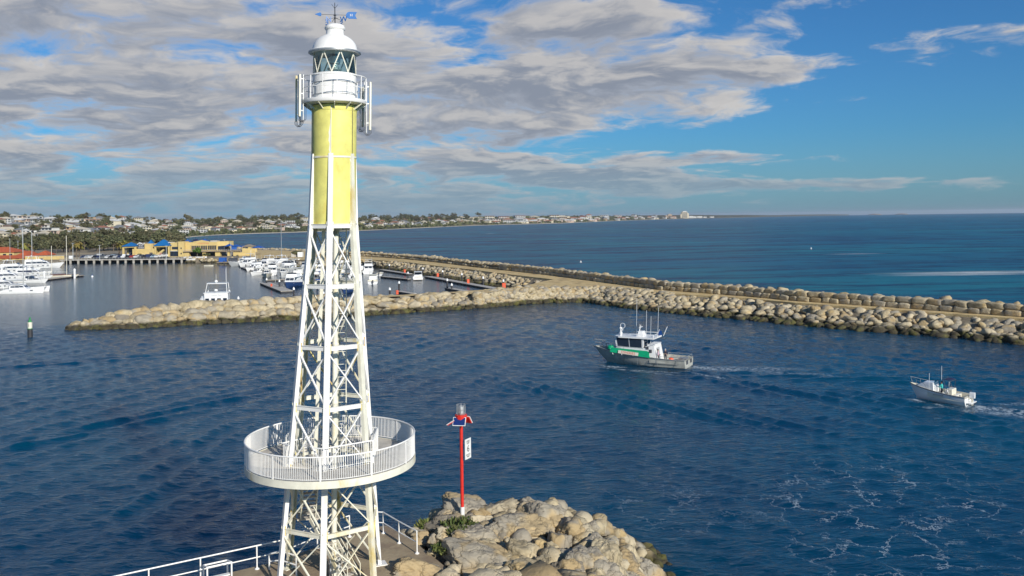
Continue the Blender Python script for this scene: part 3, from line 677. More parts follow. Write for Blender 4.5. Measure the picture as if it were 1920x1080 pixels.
for i in range(ns - 1):
    mb.mat(0).add([SW[i] + dw, SW[i + 1] + dw, CF[i + 1] + dz, CF[i] + dz], [(0, 1, 2, 3)])
    mb.mat(0).add([CB[i] + dz, CB[i + 1] + dz, WB[i + 1] + dw, WB[i] + dw], [(0, 1, 2, 3)])
    top = 1 if i >= 7 else 0; up = Vector((0, 0, 0.0 if top else -.3))
    mb.mat(top).add([CF[i] + up, CF[i + 1] + up, CB[i + 1] + up, CB[i] + up], [(0, 1, 2, 3)])
# sand apron where the spur meets the main breakwater
ap = [at(x, y, 3.0) + Vector((0, 0, .02)) for x, y in ((880, 548.5), (955, 543), (985, 536), (1010, 529.5), (1045, 522.5), (1090, 522), (1130, 530), (1160, 536.5), (1215, 545.5), (1160, 541), (1130, 539), (1100, 539.5), (1040, 541), (1000, 543.5), (953, 547), (880, 551.5))]
mb.mat(1); mb.add(ap, [tuple(range(len(ap) - 1, -1, -1))])
JX = [(900, 551, 577.5), (953, 548, 572.5), (1000, 544, 568.5), (1040, 541.5, 567), (1100, 540, 566.5), (1130, 539.5, 571), (1160, 541.5, 575.5), (1215, 546, 582), (1260, 550, 586.5)]
for (xa, ya, wa), (xb, yb, wb) in zip(JX[:-1], JX[1:]):
    mb.mat(0).add([at(xa, wa, 0) + Vector((0, .8, -.6)), at(xb, wb, 0) + Vector((0, .8, -.6)), at(xb, yb, 3.0) + Vector((0, .3, -.25)), at(xa, ya, 3.0) + Vector((0, .3, -.25))], [(0, 1, 2, 3)])
tag(mb.build('spur_breakwater', [MT['skirt'], MT['sand']]), kind='structure')
heap = Heap(); sbig = []
for i in range(ns - 1):
    L = (SW[i + 1] - SW[i]).length
    if i < 8:   # three courses of very large stones
        rows = [(0.10, 0.0, 1.05), (0.38, 0.0, 1.25), (0.70, 0.0, 1.3), (1.02, 0.0, 1.35)]
        for b, _, rr in rows:
            s = rng.uniform(0, 1.5)
            while s < L:
                a = s / L; p = SW[i].lerp(SW[i + 1], a).lerp(CF[i].lerp(CF[i + 1], a), b + rng.uniform(-.06, .06))
                sc_ = (.55 + .45 * min(1, (i + a) / 3.0)); r = rr * rng.uniform(.75, 1.25) * sc_
                p.z += rng.uniform(-.1, .1) - (.25 if b < .2 else .05) + (.25 if b > 1 else 0)
                sbig.append((p, r, b, i)); s += r * rng.uniform(1.35, 1.75)
        for b in (1.4, 1.85, 2.3):
            s = 0
            while s < L:
                a = s / L; q = SW[i].lerp(SW[i + 1], a) + sn[i] * (6.0 * ramp(i) * b); zc = ZC[i] * (1 - a) + ZC[i + 1] * a
                q.z = zc * (1.0 if b < 1.6 else (.75 if b < 2 else .25)); r = rng.uniform(.8, 1.3) * (.5 + .5 * min(1, (i + a) / 3.0)); heap.add(q, (r * 1.2, r, r * .75), rot_rand(rng)); s += r * 1.7
        for _ in range(int(L * 2.2)):
            a = rng.random(); b = rng.random(); p = SW[i].lerp(SW[i + 1], a).lerp(CF[i].lerp(CF[i + 1], a), b); r = rng.uniform(.3, .65) * (.6 + .4 * min(1, i / 3.0))
            p.z -= .15; heap.add(p, (r * 1.3, r, r * .8), rot_rand(rng))
    else:
        for _ in range(int(L * 6.0 * 0.62)):
            a = rng.random(); b = rng.random() ** .9; p = SW[i].lerp(SW[i + 1], a).lerp(CF[i].lerp(CF[i + 1], a), b); p.z += rng.uniform(-.25, .05) - .1
            r = rng.choice([.6, .75, .9, 1.1, 1.3]); sbig.append((p, r, b, i))
            if i >= 10: heap.add(p + Vector((rng.uniform(-1.2, 1.2), rng.uniform(-.6, .6), rng.uniform(-.1, .15))), (.95, .8, .65), rot_rand(rng)); heap.add(SW[i].lerp(SW[i + 1], rng.random()).lerp(CF[i], .35 * rng.random()) + Vector((rng.uniform(-2, 2), rng.uniform(.2, 1.6), rng.uniform(.3, .9))), (.9, .75, .6), rot_rand(rng))
        for _ in range(int(L * 6 * .35)):
            a = rng.random(); b = rng.random(); p = CB[i].lerp(CB[i + 1], a).lerp(WB[i].lerp(WB[i + 1], a), b); r = rng.uniform(.6, 1.1); p.z -= .2; heap.add(p, (r * 1.2, r, r * .8), rot_rand(rng))
    for _ in range(int(L / .9)):
        a = rng.random(); p = SW[i].lerp(SW[i + 1], a); p.z = rng.uniform(-.2, .25) ; r = rng.uniform(.5, .95) * (.6 + .4 * min(1, i / 3.0)); heap.add(p, (r * 1.3, r, r * .8), rot_rand(rng))
    for _ in range(int(L / 1.0)):
        a = rng.random(); p = WB[i].lerp(WB[i + 1], a); p.z = rng.uniform(-.3, .2); r = rng.uniform(.5, .9); heap.add(p, (r * 1.3, r, r * .8), rot_rand(rng))
# rubble filling the wedge between spur crest and the apron
for _ in range(900):
    px = rng.uniform(890, 1262); ya = float(np.interp(px, [j[0] for j in JX], [j[1] for j in JX])); wa = float(np.interp(px, [j[0] for j in JX], [j[2] for j in JX]))
    p = at(px, wa, 0).lerp(at(px, ya, 3.0), rng.random()) + Vector((0, .2, rng.uniform(-.2, .15)))
    r = rng.uniform(.4, .95); heap.add(p, (r * 1.3, r, r * .75), rot_rand(rng))
sel = sorted([q for q in sbig if q[0].z > .3], key=lambda q: -q[1] / q[0].y)[:150]; kid = set(id(q) for q in sel)
for q in sbig:
    if id(q) not in kid: p, r, b, i = q; heap.add(p, (r * rng.uniform(1.0, 1.4), r, r * rng.uniform(.65, .9)), rot_rand(rng, .5))
heap.build('spur_rubble', 'small limestone rubble packed between the boulders of the spur')
for (p, r, b, i) in sel:
    px = 960 + p.x * F / p.y
    lvl = 'crest' if b > .9 else ('upper slope' if b > .55 else 'lower slope')
    where = 'near its left tip' if px < 300 else ('left of the moored white cruiser' if px < 385 else ('between the white cruiser and the light tower' if px < 570 else ('behind the light tower' if px < 700 else 'right of the light tower')))
    place_rock(mm[rng.randrange(12)], p, (r * rng.uniform(1.15, 1.5), r * rng.uniform(.85, 1.05), r * rng.uniform(.68, .88)), (rng.uniform(-.3, .3), rng.uniform(-.3, .3), rng.uniform(-.6, .6) + (3.14 if rng.random() < .5 else 0)),
               'rounded sandy boulder on the spur\'s %s, %s' % (lvl, where), 'boulders of the spur breakwater')
# ---------------------------------------------------------------- concrete head with the foreground rocks
PAVE = 2.9
pz = lambda x, y: at(x, y, PAVE)
poly = [(-7.3, 48.6), (-5.9, 46.9), (-4.55, 44.6), (-3.3, 42.3), (-2.2, 40.2), (-3.2, 35), (-8, 30), (-20, 27), (-34, 25), (-36, 30), (-24, 34.2), (-17.4, 39.45), (-14.4, 42.1), (-11.7, 43.9), (-9.2, 47.4)]
mb = MB(); mb.mat(0).prism(poly, -2.0, PAVE); tag(mb.build('pavement', [MT['pave']]), kind='structure')
mb = MB()
prev = None
def mound_h(x, y):
    top = 3.08 + 0.55 * math.exp(-((x - 0.8) / 2.6) ** 2 - ((y - 49.5) / 2.8) ** 2) + 0.25 * math.exp(-((x + 3.0) / 1.2) ** 2 - ((y - 49) / 1.5) ** 2)
    side = (8.7 - x) * 0.66 if y < 50 else (8.7 - x - (y - 50) * .5) * 0.66
    far = (53.6 - y) * 1.05 if x > -6 else 9
    near = 99
    left = 99
    if x < -5: far = (50.6 - y) * 1.2
    if x < -4: top = min(top, 3.0 + (x + 4) * .25)
    return max(-2.0, min(top, side, far, near, left))
G = 44; xs = [-9.5 + 21 * i / G for i in range(G + 1)]; ys = [28 + 29 * j / G for j in range(G + 1)]
V = [(x, y, mound_h(x, y) - 0.75) for y in ys for x in xs]; fs = [(j * (G + 1) + i, j * (G + 1) + i + 1, (j + 1) * (G + 1) + i + 1, (j + 1) * (G + 1) + i) for j in range(G) for i in range(G)]
o = MB().add(V, fs).build('rock_mound', [MT['skirt']]); tag(o, kind='structure')
def hit(px, py, dz=0.0):
    p = None
    for k in range(400):
        z = 5.0 - k * 0.015; q = at(px, py, z)
        if z <= mound_h(q.x, q.y) + dz: return q
    return q
FG = [  # px, py, w, h in photograph pixels, tilt, descr
 (801, 968, 26, 18, 'small rounded boulder at the shore end of the mound, right of the railing'), (776, 984, 44, 18, 'flat pale boulder behind the railing corner'),
 (873, 955, 80, 26, 'broad pale boulder directly behind the red beacon pole'), (834, 966, 18, 12, 'small pale stone on the left of the beacon base'),
 (940, 953, 56, 34, 'pale angular boulder on the skyline right of the beacon'), (998, 952, 44, 34, 'pointed boulder at the peak of the mound skyline'),
 (1020, 968, 70, 48, 'long sloping boulder falling right from the mound peak'), (832, 982, 54, 30, 'tan boulder between the beacon base and the railing'),
 (835, 1003, 34, 26, 'whitish domed boulder beside the green weeds'), (812, 1009, 18, 22, 'small round stone left of the whitish domed boulder'),
 (883, 1003, 66, 44, 'yellow stained cracked boulder below the beacon'), (902, 974, 46, 26, 'brownish boulder just right of the beacon base'),
 (913, 984, 22, 15, 'small stone wedged above the yellow stained boulder'), (946, 995, 54, 38, 'grey weathered boulder in the middle of the mound'),
 (984, 990, 84, 56, 'very large pale boulder under the mound peak'), (975, 1033, 70, 56, 'large blunt boulder low in the middle of the mound'),
 (1014, 1021, 26, 32, 'small whitish boulder right of the large blunt boulder'), (1044, 1012, 36, 54, 'upright narrow boulder in the right half of the mound'),
 (1075, 995, 58, 48, 'broad boulder on the right shoulder of the mound'), (1092, 1049, 64, 68, 'big oval boulder with a striped face in the right half'),
 (1128, 1040, 52, 56, 'rough boulder right of the big striped oval one'), (1162, 1050, 50, 44, 'brown ridged boulder low on the right slope'),
 (1152, 1030, 24, 16, 'small jagged boulder above the brown ridged one'), (1214, 1068, 50, 42, 'orange brown boulder at the water\'s right edge'),
 (897, 1050, 108, 42, 'long flat grey slab boulder in front of the yellow one'), (794, 1070, 96, 34, 'huge pale boulder beside the paving at the bottom edge'),
 (841, 1076, 36, 18, 'small boulder between the two flat slabs at the bottom'), (984, 1070, 66, 34, 'pale boulder at the bottom edge below the blunt boulder'),
 (1052, 1066, 50, 38, 'rounded boulder at the bottom edge left of the striped oval'), (1016, 1055, 42, 32, 'cream boulder in the gap below the small whitish one'),
 (869, 1033, 44, 28, 'pale boulder between the weeds and the long grey slab'), (912, 1022, 38, 24, 'small tan boulder right of the yellow stained one'),
 (822, 1026, 20, 18, 'small mossy stone above the lower clump of weeds'), (809, 1037, 16, 15, 'small round stone at the paving edge'),
 (1034, 1028, 20, 26, 'thin upright stone in the middle of the right half'), (936, 1066, 34, 24, 'dark edged stone in the gap right of the grey slab'),
 (917, 1076, 34, 16, 'low stone at the bottom edge under the grey slab'), (1119, 1074, 30, 18, 'low pale stone at the bottom edge, right half'),
 (1179, 1042, 38, 34, 'reddish brown boulder next to the orange one'), (1141, 1070, 38, 24, 'dull boulder at the bottom edge near the brown ridged one'),
 (1195, 1056, 32, 28, 'small reddish boulder above the orange one'), (957, 972, 46, 26, 'pale stone between two skyline boulders'),
 (1038, 980, 40, 30, 'mid sized stone on the slope right of the peak'), (1062, 979, 28, 20, 'small boulder on the right slope skyline'),
 (1114, 1018, 42, 34, 'sloping boulder on the right skyline edge'), (789, 1004, 30, 18, 'flat stone beside the end post of the railing'),
 (1098, 998, 26, 26, 'small boulder at the right shoulder of the skyline'), (862, 977, 22, 14, 'small pale stone at the foot of the beacon'),
 (1188, 1072, 24, 18, 'wet brown stone near the water at the bottom right')]
for k, (px, py, w, h, lab) in enumerate(FG):
    q = hit(px, py + h * .12, 0.0); s = q.y / F; rx = w * s * .60; rz_ = max(h * s * .60, rx * .38); ry = max(rx * .72, min(rz_ * 1.2, rx * 1.1))
    q.y += ry * .35; q.z -= rz_ * .30
    P, Fc = rock_shape(700 + k, 5 if w > 40 else 4, 9 + k % 4, 0.17, 70)
    o = np_mesh('boulder', P, Fc, MT['rockfg'], True); o.location = q; o.scale = (rx * 1.16, ry * 1.15, rz_ * 1.08); r2 = random.Random(k)
    o.rotation_euler = (r2.uniform(-.25, .25), r2.uniform(-.3, .3), r2.uniform(-.5, .5)); tag(o, lab, 'boulder', 'boulders of the foreground mound')
heap = Heap()
rr = random.Random(3)
for _ in range(1500):
    x = rr.uniform(-9, 10.5); y = rr.uniform(29, 55.5); z = mound_h(x, y)
    if z < -1.2 or (x < -3.4 and y < 46.5) or (x < -2.0 and y < 42): continue
    if x < -6.6 and y < 49.5: continue
    r = rr.uniform(.16, .52); vis_zone = y > 40
    heap.add((x, y, z - (.22 if vis_zone else .1)), (r * 1.4, r * 1.1, r), rot_rand(rr))
for _ in range(220):
    x = rr.uniform(-4, 9.5); y = rr.uniform(28, 40.5); z = mound_h(x, y)
    if x < -1.6: continue
    r = rr.uniform(.7, 1.2); heap.add((x, y, z - .2), (r * 1.3, r, r * .8), rot_rand(rr))
# waterline rocks round the rest of the head
for i in range(len(poly)):
    a = Vector((*poly[i], 0)); b = Vector((*poly[(i + 1) % len(poly)], 0)); L = (b - a).length
    if i in (0, 1, 2, 3, 4, 5): continue
    nn = Vector(((b - a).y, -(b - a).x, 0)).normalized()
    cx = Vector((-12, 37, 0)); nn = nn if nn.dot(a - cx) > 0 else -nn
    for _ in range(int(L * 1.3)):
        p = a.lerp(b, rr.random()) + nn * rr.uniform(.3, 2.2); r = rr.uniform(.5, 1.0); heap.add((p.x, p.y, rr.uniform(-.4, .7) if i < 12 else rr.uniform(-.6, .2)), (r * 1.2, r, r * .8), rot_rand(rr))
heap.build('mound_rubble', 'small broken stone filling the gaps of the foreground mound')
# weeds
def leaf_mat(name, a, b_, rnd=0.25):
    m = bpy.data.materials.new(name); m.use_nodes = True; t = NT(m.node_tree); b = t.n['Principled BSDF']
    g = t.node('ShaderNodeNewGeometry'); oi = t.node('ShaderNodeObjectInfo').outputs['Random']
    c = t.mix(g.outputs['Random Per Island'], a, b_)
    h = t.node('ShaderNodeHueSaturation'); t.l.new(c, h.inputs['Color']); t.l.new(t.lin(oi, 0, 1, 1 - rnd, 1 + rnd), h.inputs['Value']); t.l.new(t.lin(t.m('FRACT', t.m('MULTIPLY', oi, 7.3)), 0, 1, .47, .53), h.inputs['Hue'])
    t.l.new(h.outputs[0], b.inputs['Base Color']); b.inputs['Roughness'].default_value = .7; b.inputs['Specular IOR Level'].default_value = .2
    return m
MT['weed'] = leaf_mat('weed_leaf', (0.06, 0.10, 0.025), (0.16, 0.17, 0.06)); MT['leaf'] = leaf_mat('gum_leaf', (0.058, 0.066, 0.032), (0.15, 0.14, 0.072))
MT['leafgreen'] = leaf_mat('bright_leaf', (0.03, 0.09, 0.012), (0.07, 0.16, 0.03)); MT['pine'] = leaf_mat('pine_leaf', (0.012, 0.03, 0.022), (0.03, 0.055, 0.035)); MT['scrub'] = leaf_mat('scrub_leaf', (0.05, 0.06, 0.022), (0.12, 0.115, 0.05))
MT['palm'] = leaf_mat('palm_leaf', (0.10, 0.10, 0.02), (0.26, 0.20, 0.05)); MT['bark'] = pmat('bark', (0.14, 0.11, 0.08), 0.9, 0.2, 4)
def weed(px, py, r, lab):
    q = hit(px, py); mb = MB(); g = random.Random(px)
    for _ in range(320):
        a = g.uniform(0, 6.28); d = r * math.sqrt(g.random()); b = Vector((d * math.cos(a), d * .8 * math.sin(a), 0)); h = g.uniform(.12, .42) * (1.2 - d / r * .7); l = Vector((g.uniform(-.16, .16), g.uniform(-.16, .16), h)); w = Vector((g.uniform(-1, 1), g.uniform(-1, 1), 0)).normalized() * g.uniform(.015, .05)
        b.z = g.uniform(-.1, .12)
        mb.add([b - w, b + w, b + l * .6 + w * 1.3, b + l, b + l * .6 - w * 1.3], [(0, 1, 2, 3, 4)])
    o = mb.build('weed_tuft', MT['weed']); o.location = q + Vector((0, -.15, .12)); tag(o, lab, 'plant', 'weeds among the foreground boulders')
weed(860, 986, 1.01, 'green weeds growing just below the foot of the beacon'); weed(803, 988, 0.74, 'upright green weeds beside the railing and the tan boulder')
weed(840, 1032, 0.81, 'bright green tuft left of the long grey slab boulder'); 0 and weed(908, 988, 0.61, 'dark green weeds under the small wedged stone'); weed(858, 1000, 0.61, 'green weeds between the whitish dome and the yellow boulder')

# ---------------------------------------------------------------- railings on the paving
def railing(name, pts, lab, h=1.15, mid=0.58, r=.035, ends=True, posts=None):
    c = pts[0]; root = empty(name, c, 0, lab, 'railing')
    L = [Vector(p) - Vector(c) for p in pts]; up = Vector((0, 0, h)); u2 = Vector((0, 0, mid))
    mb = MB(); mb.path([p + up for p in L], r, 8)
    mb.build('top_rail', MT['white'], root, True)
    mb = MB(); mb.path([p + u2 for p in L], r * .85, 8); mb.build('middle_rail', MT['white'], root, True)
    for p in (posts or L):
        p = Vector(p) if posts is None else Vector(p) - Vector(c)
        mb = MB(); mb.tube(p, p + up, r, n=8); mb.lathe([(.12, 0), (.12, .03), (.05, .07), (.04, .1)], 10, p); mb.build('post', MT['white'], root, True)
    return root
ra = pz(719, 1000); rb = pz(748.5, 1018.5); rc_ = pz(782, 1038)
r0 = Vector((-7.9, 47.5, PAVE))
railing('railing', [r0, ra, rb, rc_], 'short white pipe railing along the paving beside the boulders')
l0 = pz(525, 1055) + Vector((.1, -.1, 0)); l1 = pz(482, 1067); ldir = (l1 - l0).normalized()
lp = [l0 + ldir * k for k in (0, 1.65, 3.9, 6.2, 8.6, 11.0)]
lp[1] = l1
far_r = [Vector((-9.0, 46.9, PAVE)), Vector((-10.4, 45.4, PAVE))]
railing('railing', far_r + lp[:], 'long white pipe railing running left from the tower along the paving edge')
# small gate frame and steps on the left edge
g0 = l0 + ldir * 3.15
root = empty('gate_stile', g0 + Vector((.25, -.9, 0)), math.atan2(ldir.y, ldir.x), 'small white pipe stile standing against the left railing', 'stile')
mb = MB()
for x in (-.55, .55):
    mb.tube((x, 0, 0), (x, 0, 1.1), .04, n=8); mb.tube((x, 0, 1.1), (x, .75, 1.25), .04, n=8); mb.tube((x, .75, 0), (x, .75, 1.25), .04, n=8)
mb.tube((-.55, 0, 1.1), (.55, 0, 1.1), .04, n=8); mb.tube((-.55, .75, 1.25), (.55, .75, 1.25), .04, n=8); mb.build('frame', MT['white'], root, True)
for k in range(3):
    MB().box((0, .12 + k * .22, .22 + k * .22), (1.0, .24, .05)).build('tread', MT['white'], root)
root = empty('handrail', pz(556, 1079), R(150), 'bent white handrail with knee rail at the foot of the tower stairs', 'handrail')
mb = MB(); mb.path([(0, 0, 0), (0, 0, .95), (1.0, 0, 1.0), (1.7, .1, .75), (1.7, .1, 0)], .04, 8); mb.build('top_rail', MT['white'], root, True); MB().path([(0, 0, .5), (1.0, 0, .55), (1.7, .1, .4)], .035, 8).build('middle_rail', MT['white'], root, True)

# ---------------------------------------------------------------- the light tower
TX, TY = -8.83, 41.74
T0 = Vector((TX, TY, PAVE))
dC = Vector((0.207, -0.978, 0)); eR = Vector((0.978, 0.207, 0))
tower = empty('light_tower', T0, 0, 'white steel lattice light tower with a yellow drum and domed lantern', 'lighthouse')
def ax(z): return eR * 0.022 * (z - 8.7)                 # the whole frame leans very slightly
def loc(v): return Vector(v) - T0 + Vector((TX, TY, 0))  # absolute height, plan relative to the axis
def hexp(th, r, z):
    a = R(th); p = ax(z) + (dC * math.cos(a) + eR * math.sin(a)) * r; return Vector((p.x, p.y, z - PAVE))
LEG = [-8, 52, 112, 172, 232, 292]
LV = [PAVE, 5.62, 8.45, 11.27, 14.05, 16.9, 19.72]
def RL(z): return 1.22 + .083 * (19.72 - z) if z < 19.72 else 1.22 - (z - 19.72) * .036
for k, th in enumerate(LEG):
    mb = MB(); pts = [hexp(th, RL(z), z) for z in (PAVE, 19.72)] + [hexp(th, RL(23.15), 23.15)]
    a = R(th); tang = (-dC * math.sin(a) + eR * math.cos(a))
    # channel section: web with two flanges
    rad = (dC * math.cos(a) + eR * math.sin(a))
    for (p, q, w) in ((pts[0], pts[1], .25), (pts[1], pts[2], .2)):
        mb.beam(p, q, w, .03, up=rad)
        for s in (-1, 1): mb.beam(p + tang * (s * (w / 2 + .001)) - rad * .085, q + tang * (s * (w / 2 + .001)) - rad * .085, .022, .17, up=rad)
    mb.box(pts[0] + Vector((0, 0, .02)), (.6, .6, .04), rz=a)
    leg = mb.build('leg', MT['white2'] if th in (172, 232, 52) else MT['white'], tower)
    for z in LV[1:]:
        MB().beam(hexp(th, RL(z) - .1, z - .22), hexp(th, RL(z) - .1, z + .22), .34, .05, up=rad).build('gusset', MT['rusty'] if (th + int(z)) % 3 == 0 or th == 232 else MT['white2'], leg)
for li, z in enumerate(LV[1:]):
    for k in range(6):
        a, b = hexp(LEG[k], RL(z) - .02, z), hexp(LEG[(k + 1) % 6], RL(z) - .02, z)
        MB().beam(a, b, .035, .19).beam(a + Vector((0, 0, .1)), b + Vector((0, 0, .1)), .11, .02).build('ring_beam', MT['white2'] if k in (2, 3, 4) or z < 8 else MT['white'], tower)
for li in range(6):
    z0, z1 = LV[li], LV[li + 1]
    for k in range(6):
        for s in (0, 1):
            A, B = (LEG[k], LEG[(k + 1) % 6]) if s == 0 else (LEG[(k + 1) % 6], LEG[k])
            o_ = .045 * (1 if s else -1) - .05
            MB().beam(hexp(A, RL(z0) + o_, z0 + .12), hexp(B, RL(z1) + o_, z1 - .14), .085, .05).build('brace', MT['rusty'] if (li, k) in ((3, 4), (3, 3), (1, 3), (0, 1)) and s == 0 else (MT['white2'] if k in (2, 3, 4) or z1 < 9 else MT['white']), tower)
# central service tube and ladder
mb = MB(); c0 = ax(PAVE) + eR * .16; c1 = ax(19.3) + eR * .12
mb.tube(Vector((c0.x, c0.y, 0)), Vector((c1.x, c1.y, 19.3 - PAVE)), .13, n=14)
for z in (5.6, 11.2, 14.0, 16.9): p = ax(z) + eR * .15; mb.lathe([(.15, -.05), (.165, 0), (.165, .08), (.15, .12)], 14, (p.x, p.y, z - PAVE))
mb.build('service_tube', MT['white2'], tower, True)
mb = MB(); l0_ = ax(8.6) + eR * .50 - dC * .2; l1_ = ax(19.6) + eR * .42 - dC * .2
A = Vector((l0_.x, l0_.y, 8.6 - PAVE)); B = Vector((l1_.x, l1_.y, 19.6 - PAVE)); sdv = eR * .2
mb.beam(A - sdv, B - sdv, .05, .03); mb.beam(A + sdv, B + sdv, .05, .03)
for i in range(36): q = A.lerp(B, (i + .5) / 36); mb.tube(q - sdv, q + sdv, .014, n=6)
mb.build('ladder', MT['white2'], tower)
# cable tray behind
mb = MB(); a = ax(8.6) - eR * .75 - dC * .8; b = ax(19.5) - eR * .45 - dC * .5; mb.beam(Vector((a.x, a.y, 8.6 - PAVE)), Vector((b.x, b.y, 19.5 - PAVE)), .16, .05); mb.build('cable_tray', MT['white2'], tower)
# yellow drum
def cyl(name, prof, mats, n=48, smooth=True, parent=tower, zz=None):
    mb = MB(); q = ax(zz if zz else prof[0][1])
    P = []
    for r, z in prof: P.append((r, z))
    mb.lathe([(r, z - PAVE) for r, z in P], n, (0, 0, 0)); 
    for i, v in enumerate(mb.v):
        w = ax(v[2] + PAVE); mb.v[i] = (v[0] + w.x, v[1] + w.y, v[2])
    return mb.build(name, mats, parent, smooth)
drum = cyl('drum', [(1.0, 19.8), (1.055, 19.82), (1.055, 22.96), (1.062, 22.98), (1.062, 25.46), (1.0, 25.5)], MT['yellow'], 64)
cyl('seam_band', [(1.06, 22.94), (1.085, 22.95), (1.085, 23.03), (1.066, 23.04)], MT['white2'], 64, parent=drum)
cyl('top_band', [(1.064, 25.18), (1.078, 25.2), (1.078, 25.44), (1.064, 25.45)], MT['yellow'], 64, parent=drum)
for th, w_ in ((-8, .022), (52, .016), (112, .016), (292, .016)):
    MB().beam(hexp(th, 1.078, 23.1), hexp(th, 1.078, 25.4), w_ * 1.6, .012, up=dC * math.cos(R(th)) + eR * math.sin(R(th))).build('seam_strip', MT['white2'] if th == -8 else MT['darkmetal'], drum)
# flaked bare patch beside the front seam
def patch(th0, pts, name='flaked_patch'):
    n_ = len(pts); mb = MB(); vs = []
    for (z, a, b) in pts:
        for th in (a, b): vs.append(hexp(th0 + th, 1.0665, z) )
    mb.add(vs, [(2 * i, 2 * i + 1, 2 * i + 3, 2 * i + 2) for i in range(n_ - 1)]); return mb.build(name, MT['cream'], drum)
patch(-8, [(24.9, -.6, .3), (24.7, -2.2, .3), (24.55, -2.0, .5), (24.3, -4.6, .5), (24.1, -6.2, .6), (23.95, -5.0, .5), (23.75, -6.4, .4), (23.6, -3.4, .5), (23.3, -5.2, .6), (23.15, -2.4, .6)])
patch(-8, [(22.9, -7, 7), (22.7, -5, 5.5), (22.4, -4.2, 4.4)])
patch(52, [(22.9, -9, 4), (22.7, -6, 3), (22.3, -4, 2)]); patch(292, [(22.9, -3, 7), (22.6, -3, 4), (22.1, -2, 3)])
# gallery
gal = cyl('gallery_floor', [(1.0, 25.5), (1.12, 25.5), (1.5, 25.56), (1.53, 25.60), (1.53, 25.72), (1.49, 25.74), (0.9, 25.74)], MT['white'], 40)
for k in range(12):
    th = 30 * k; MB().beam(hexp(th, 1.07, 25.28), hexp(th, 1.45, 25.54), .04, .09).build('bracket', MT['white2'], gal)
grail = None; mb = MB()
ring = lambda r, z, n=40: [hexp(9 * i, r, z) for i in range(n)]
mb.path(ring(1.5, 26.82), .022, 6, True); mb.path(ring(1.5, 26.28), .018, 6, True)
for k in range(14): th = 360 / 14 * k + 4; mb.tube(hexp(th, 1.5, 25.72), hexp(th, 1.5, 26.82), .022, n=6)
mb.build('gallery_railing', MT['white'], gal, True)
cyl('lantern_wall', [(1.02, 25.74), (1.03, 26.9), (1.07, 26.92), (1.07, 26.98), (1.0, 27.0)], MT['white'], 48)
mb = MB()
for z in (25.98, 26.55):
    mb.path([hexp(9 * i, 1.045, z) for i in range(40)], .012, 5, True)
for th in (-8, 22, 52, 82, -38, -68): mb.tube(hexp(th, 1.045, 25.98), hexp(th, 1.045, 26.55), .012, n=5)
mb.build('wall_strapping', MT['steel'], tower)
# lantern glazing with diagonal bars, lamp inside, dome
lan = cyl('lantern_glass', [(1.0, 27.0), (1.0, 27.98)], MT['pane'], 48, smooth=True)
lan.data.polygons.foreach_set('use_smooth', [True] * len(lan.data.polygons))
bmx = bmesh.new(); bmx.from_mesh(lan.data); bmesh.ops.delete(bmx, geom=[f for f in bmx.faces if len(f.verts) > 4], context='FACES'); bmx.to_mesh(lan.data); bmx.free()
for k in range(8):
    th = 45 * k - 8; mb = MB(); mb.beam(hexp(th, 1.015, 27.0), hexp(th + 22.5, 1.015, 27.98), .045, .045); mb.beam(hexp(th + 45, 1.015, 27.0), hexp(th + 22.5, 1.015, 27.98), .045, .045); mb.build('astragal', MT['white2'], lan)
cyl('lens_pedestal', [(.16, 27.0), (.16, 27.2), (.34, 27.22), (.36, 27.3), (.2, 27.34), (.17, 27.5), (.26, 27.52), (.28, 27.86), (.2, 27.9), (.1, 27.98)], MT['steel'], 20, parent=lan)
dome = cyl('dome', [(.9, 27.97), (1.2, 27.98), (1.23, 28.02), (1.23, 28.09), (1.15, 28.13), (1.06, 28.16)] + [(1.04 * math.cos(R(a)) + .02, 28.16 + .80 * math.sin(R(a))) for a in (0, 10, 20, 30, 40, 50, 58, 64)] + [(.44, 28.9), (.42, 28.98), (.42, 29.12), (.46, 29.15), (.49, 29.2), (.49, 29.26), (.45, 29.29), (.45, 29.34), (.3, 29.42), (.0, 29.46)], MT['white'], 48)
cyl('dome_gutter', [(1.21, 28.0), (1.245, 28.01), (1.245, 28.075), (1.21, 28.08)], MT['steel'], 48, parent=dome)
# antenna panels and their cables
def antenna(th, r, z0, z1, two, lab=None):
    p = hexp(th, r, z0); q = hexp(th, r, z1); a = R(th); mb = MB(); rad = dC * math.cos(a) + eR * math.sin(a)
    h = empty('antenna_panel', (0, 0, 0)); h.parent = tower
    mb.beam(p, q, .19, .10, up=rad); o = mb.build('antenna_panel', MT['white2'], tower, bevel=.02); bpy.data.objects.remove(h)
    mb = MB(); mb.tube(p - rad * .18 + Vector((0, 0, -.15)), q - rad * .18, .03, n=8)
    for f in (.15, .55, .9): mb.beam(p.lerp(q, f) - rad * .2, p.lerp(q, f), .05, .05)
    mb.beam(p.lerp(q, .62) - rad * .2, hexp(th, 1.45, z0 + (z1 - z0) * .62), .05, .05); mb.build('antenna_mount', MT['steel'], o)
    mb = MB(); 
    for s in (-.06, 0, .06):
        pts = [p + Vector((s, 0, 0)), p + Vector((s, 0, -.14)), p + rad * -.12 + Vector((s, 0, -.26)), p + rad * -.26 + Vector((s, 0, -.1)), p + rad * -.28 + Vector((s, 0, .9))]; mb.path(pts, .012, 5)
    mb.build('cable_loop', MT['darkmetal'], o)
antenna(-88, 1.78, 24.72, 26.9, 1); antenna(-72, 1.70, 24.9, 26.9, 1); antenna(96, 1.72, 24.35, 26.7, 1); antenna(126, 1.74, 24.6, 26.6, 1)
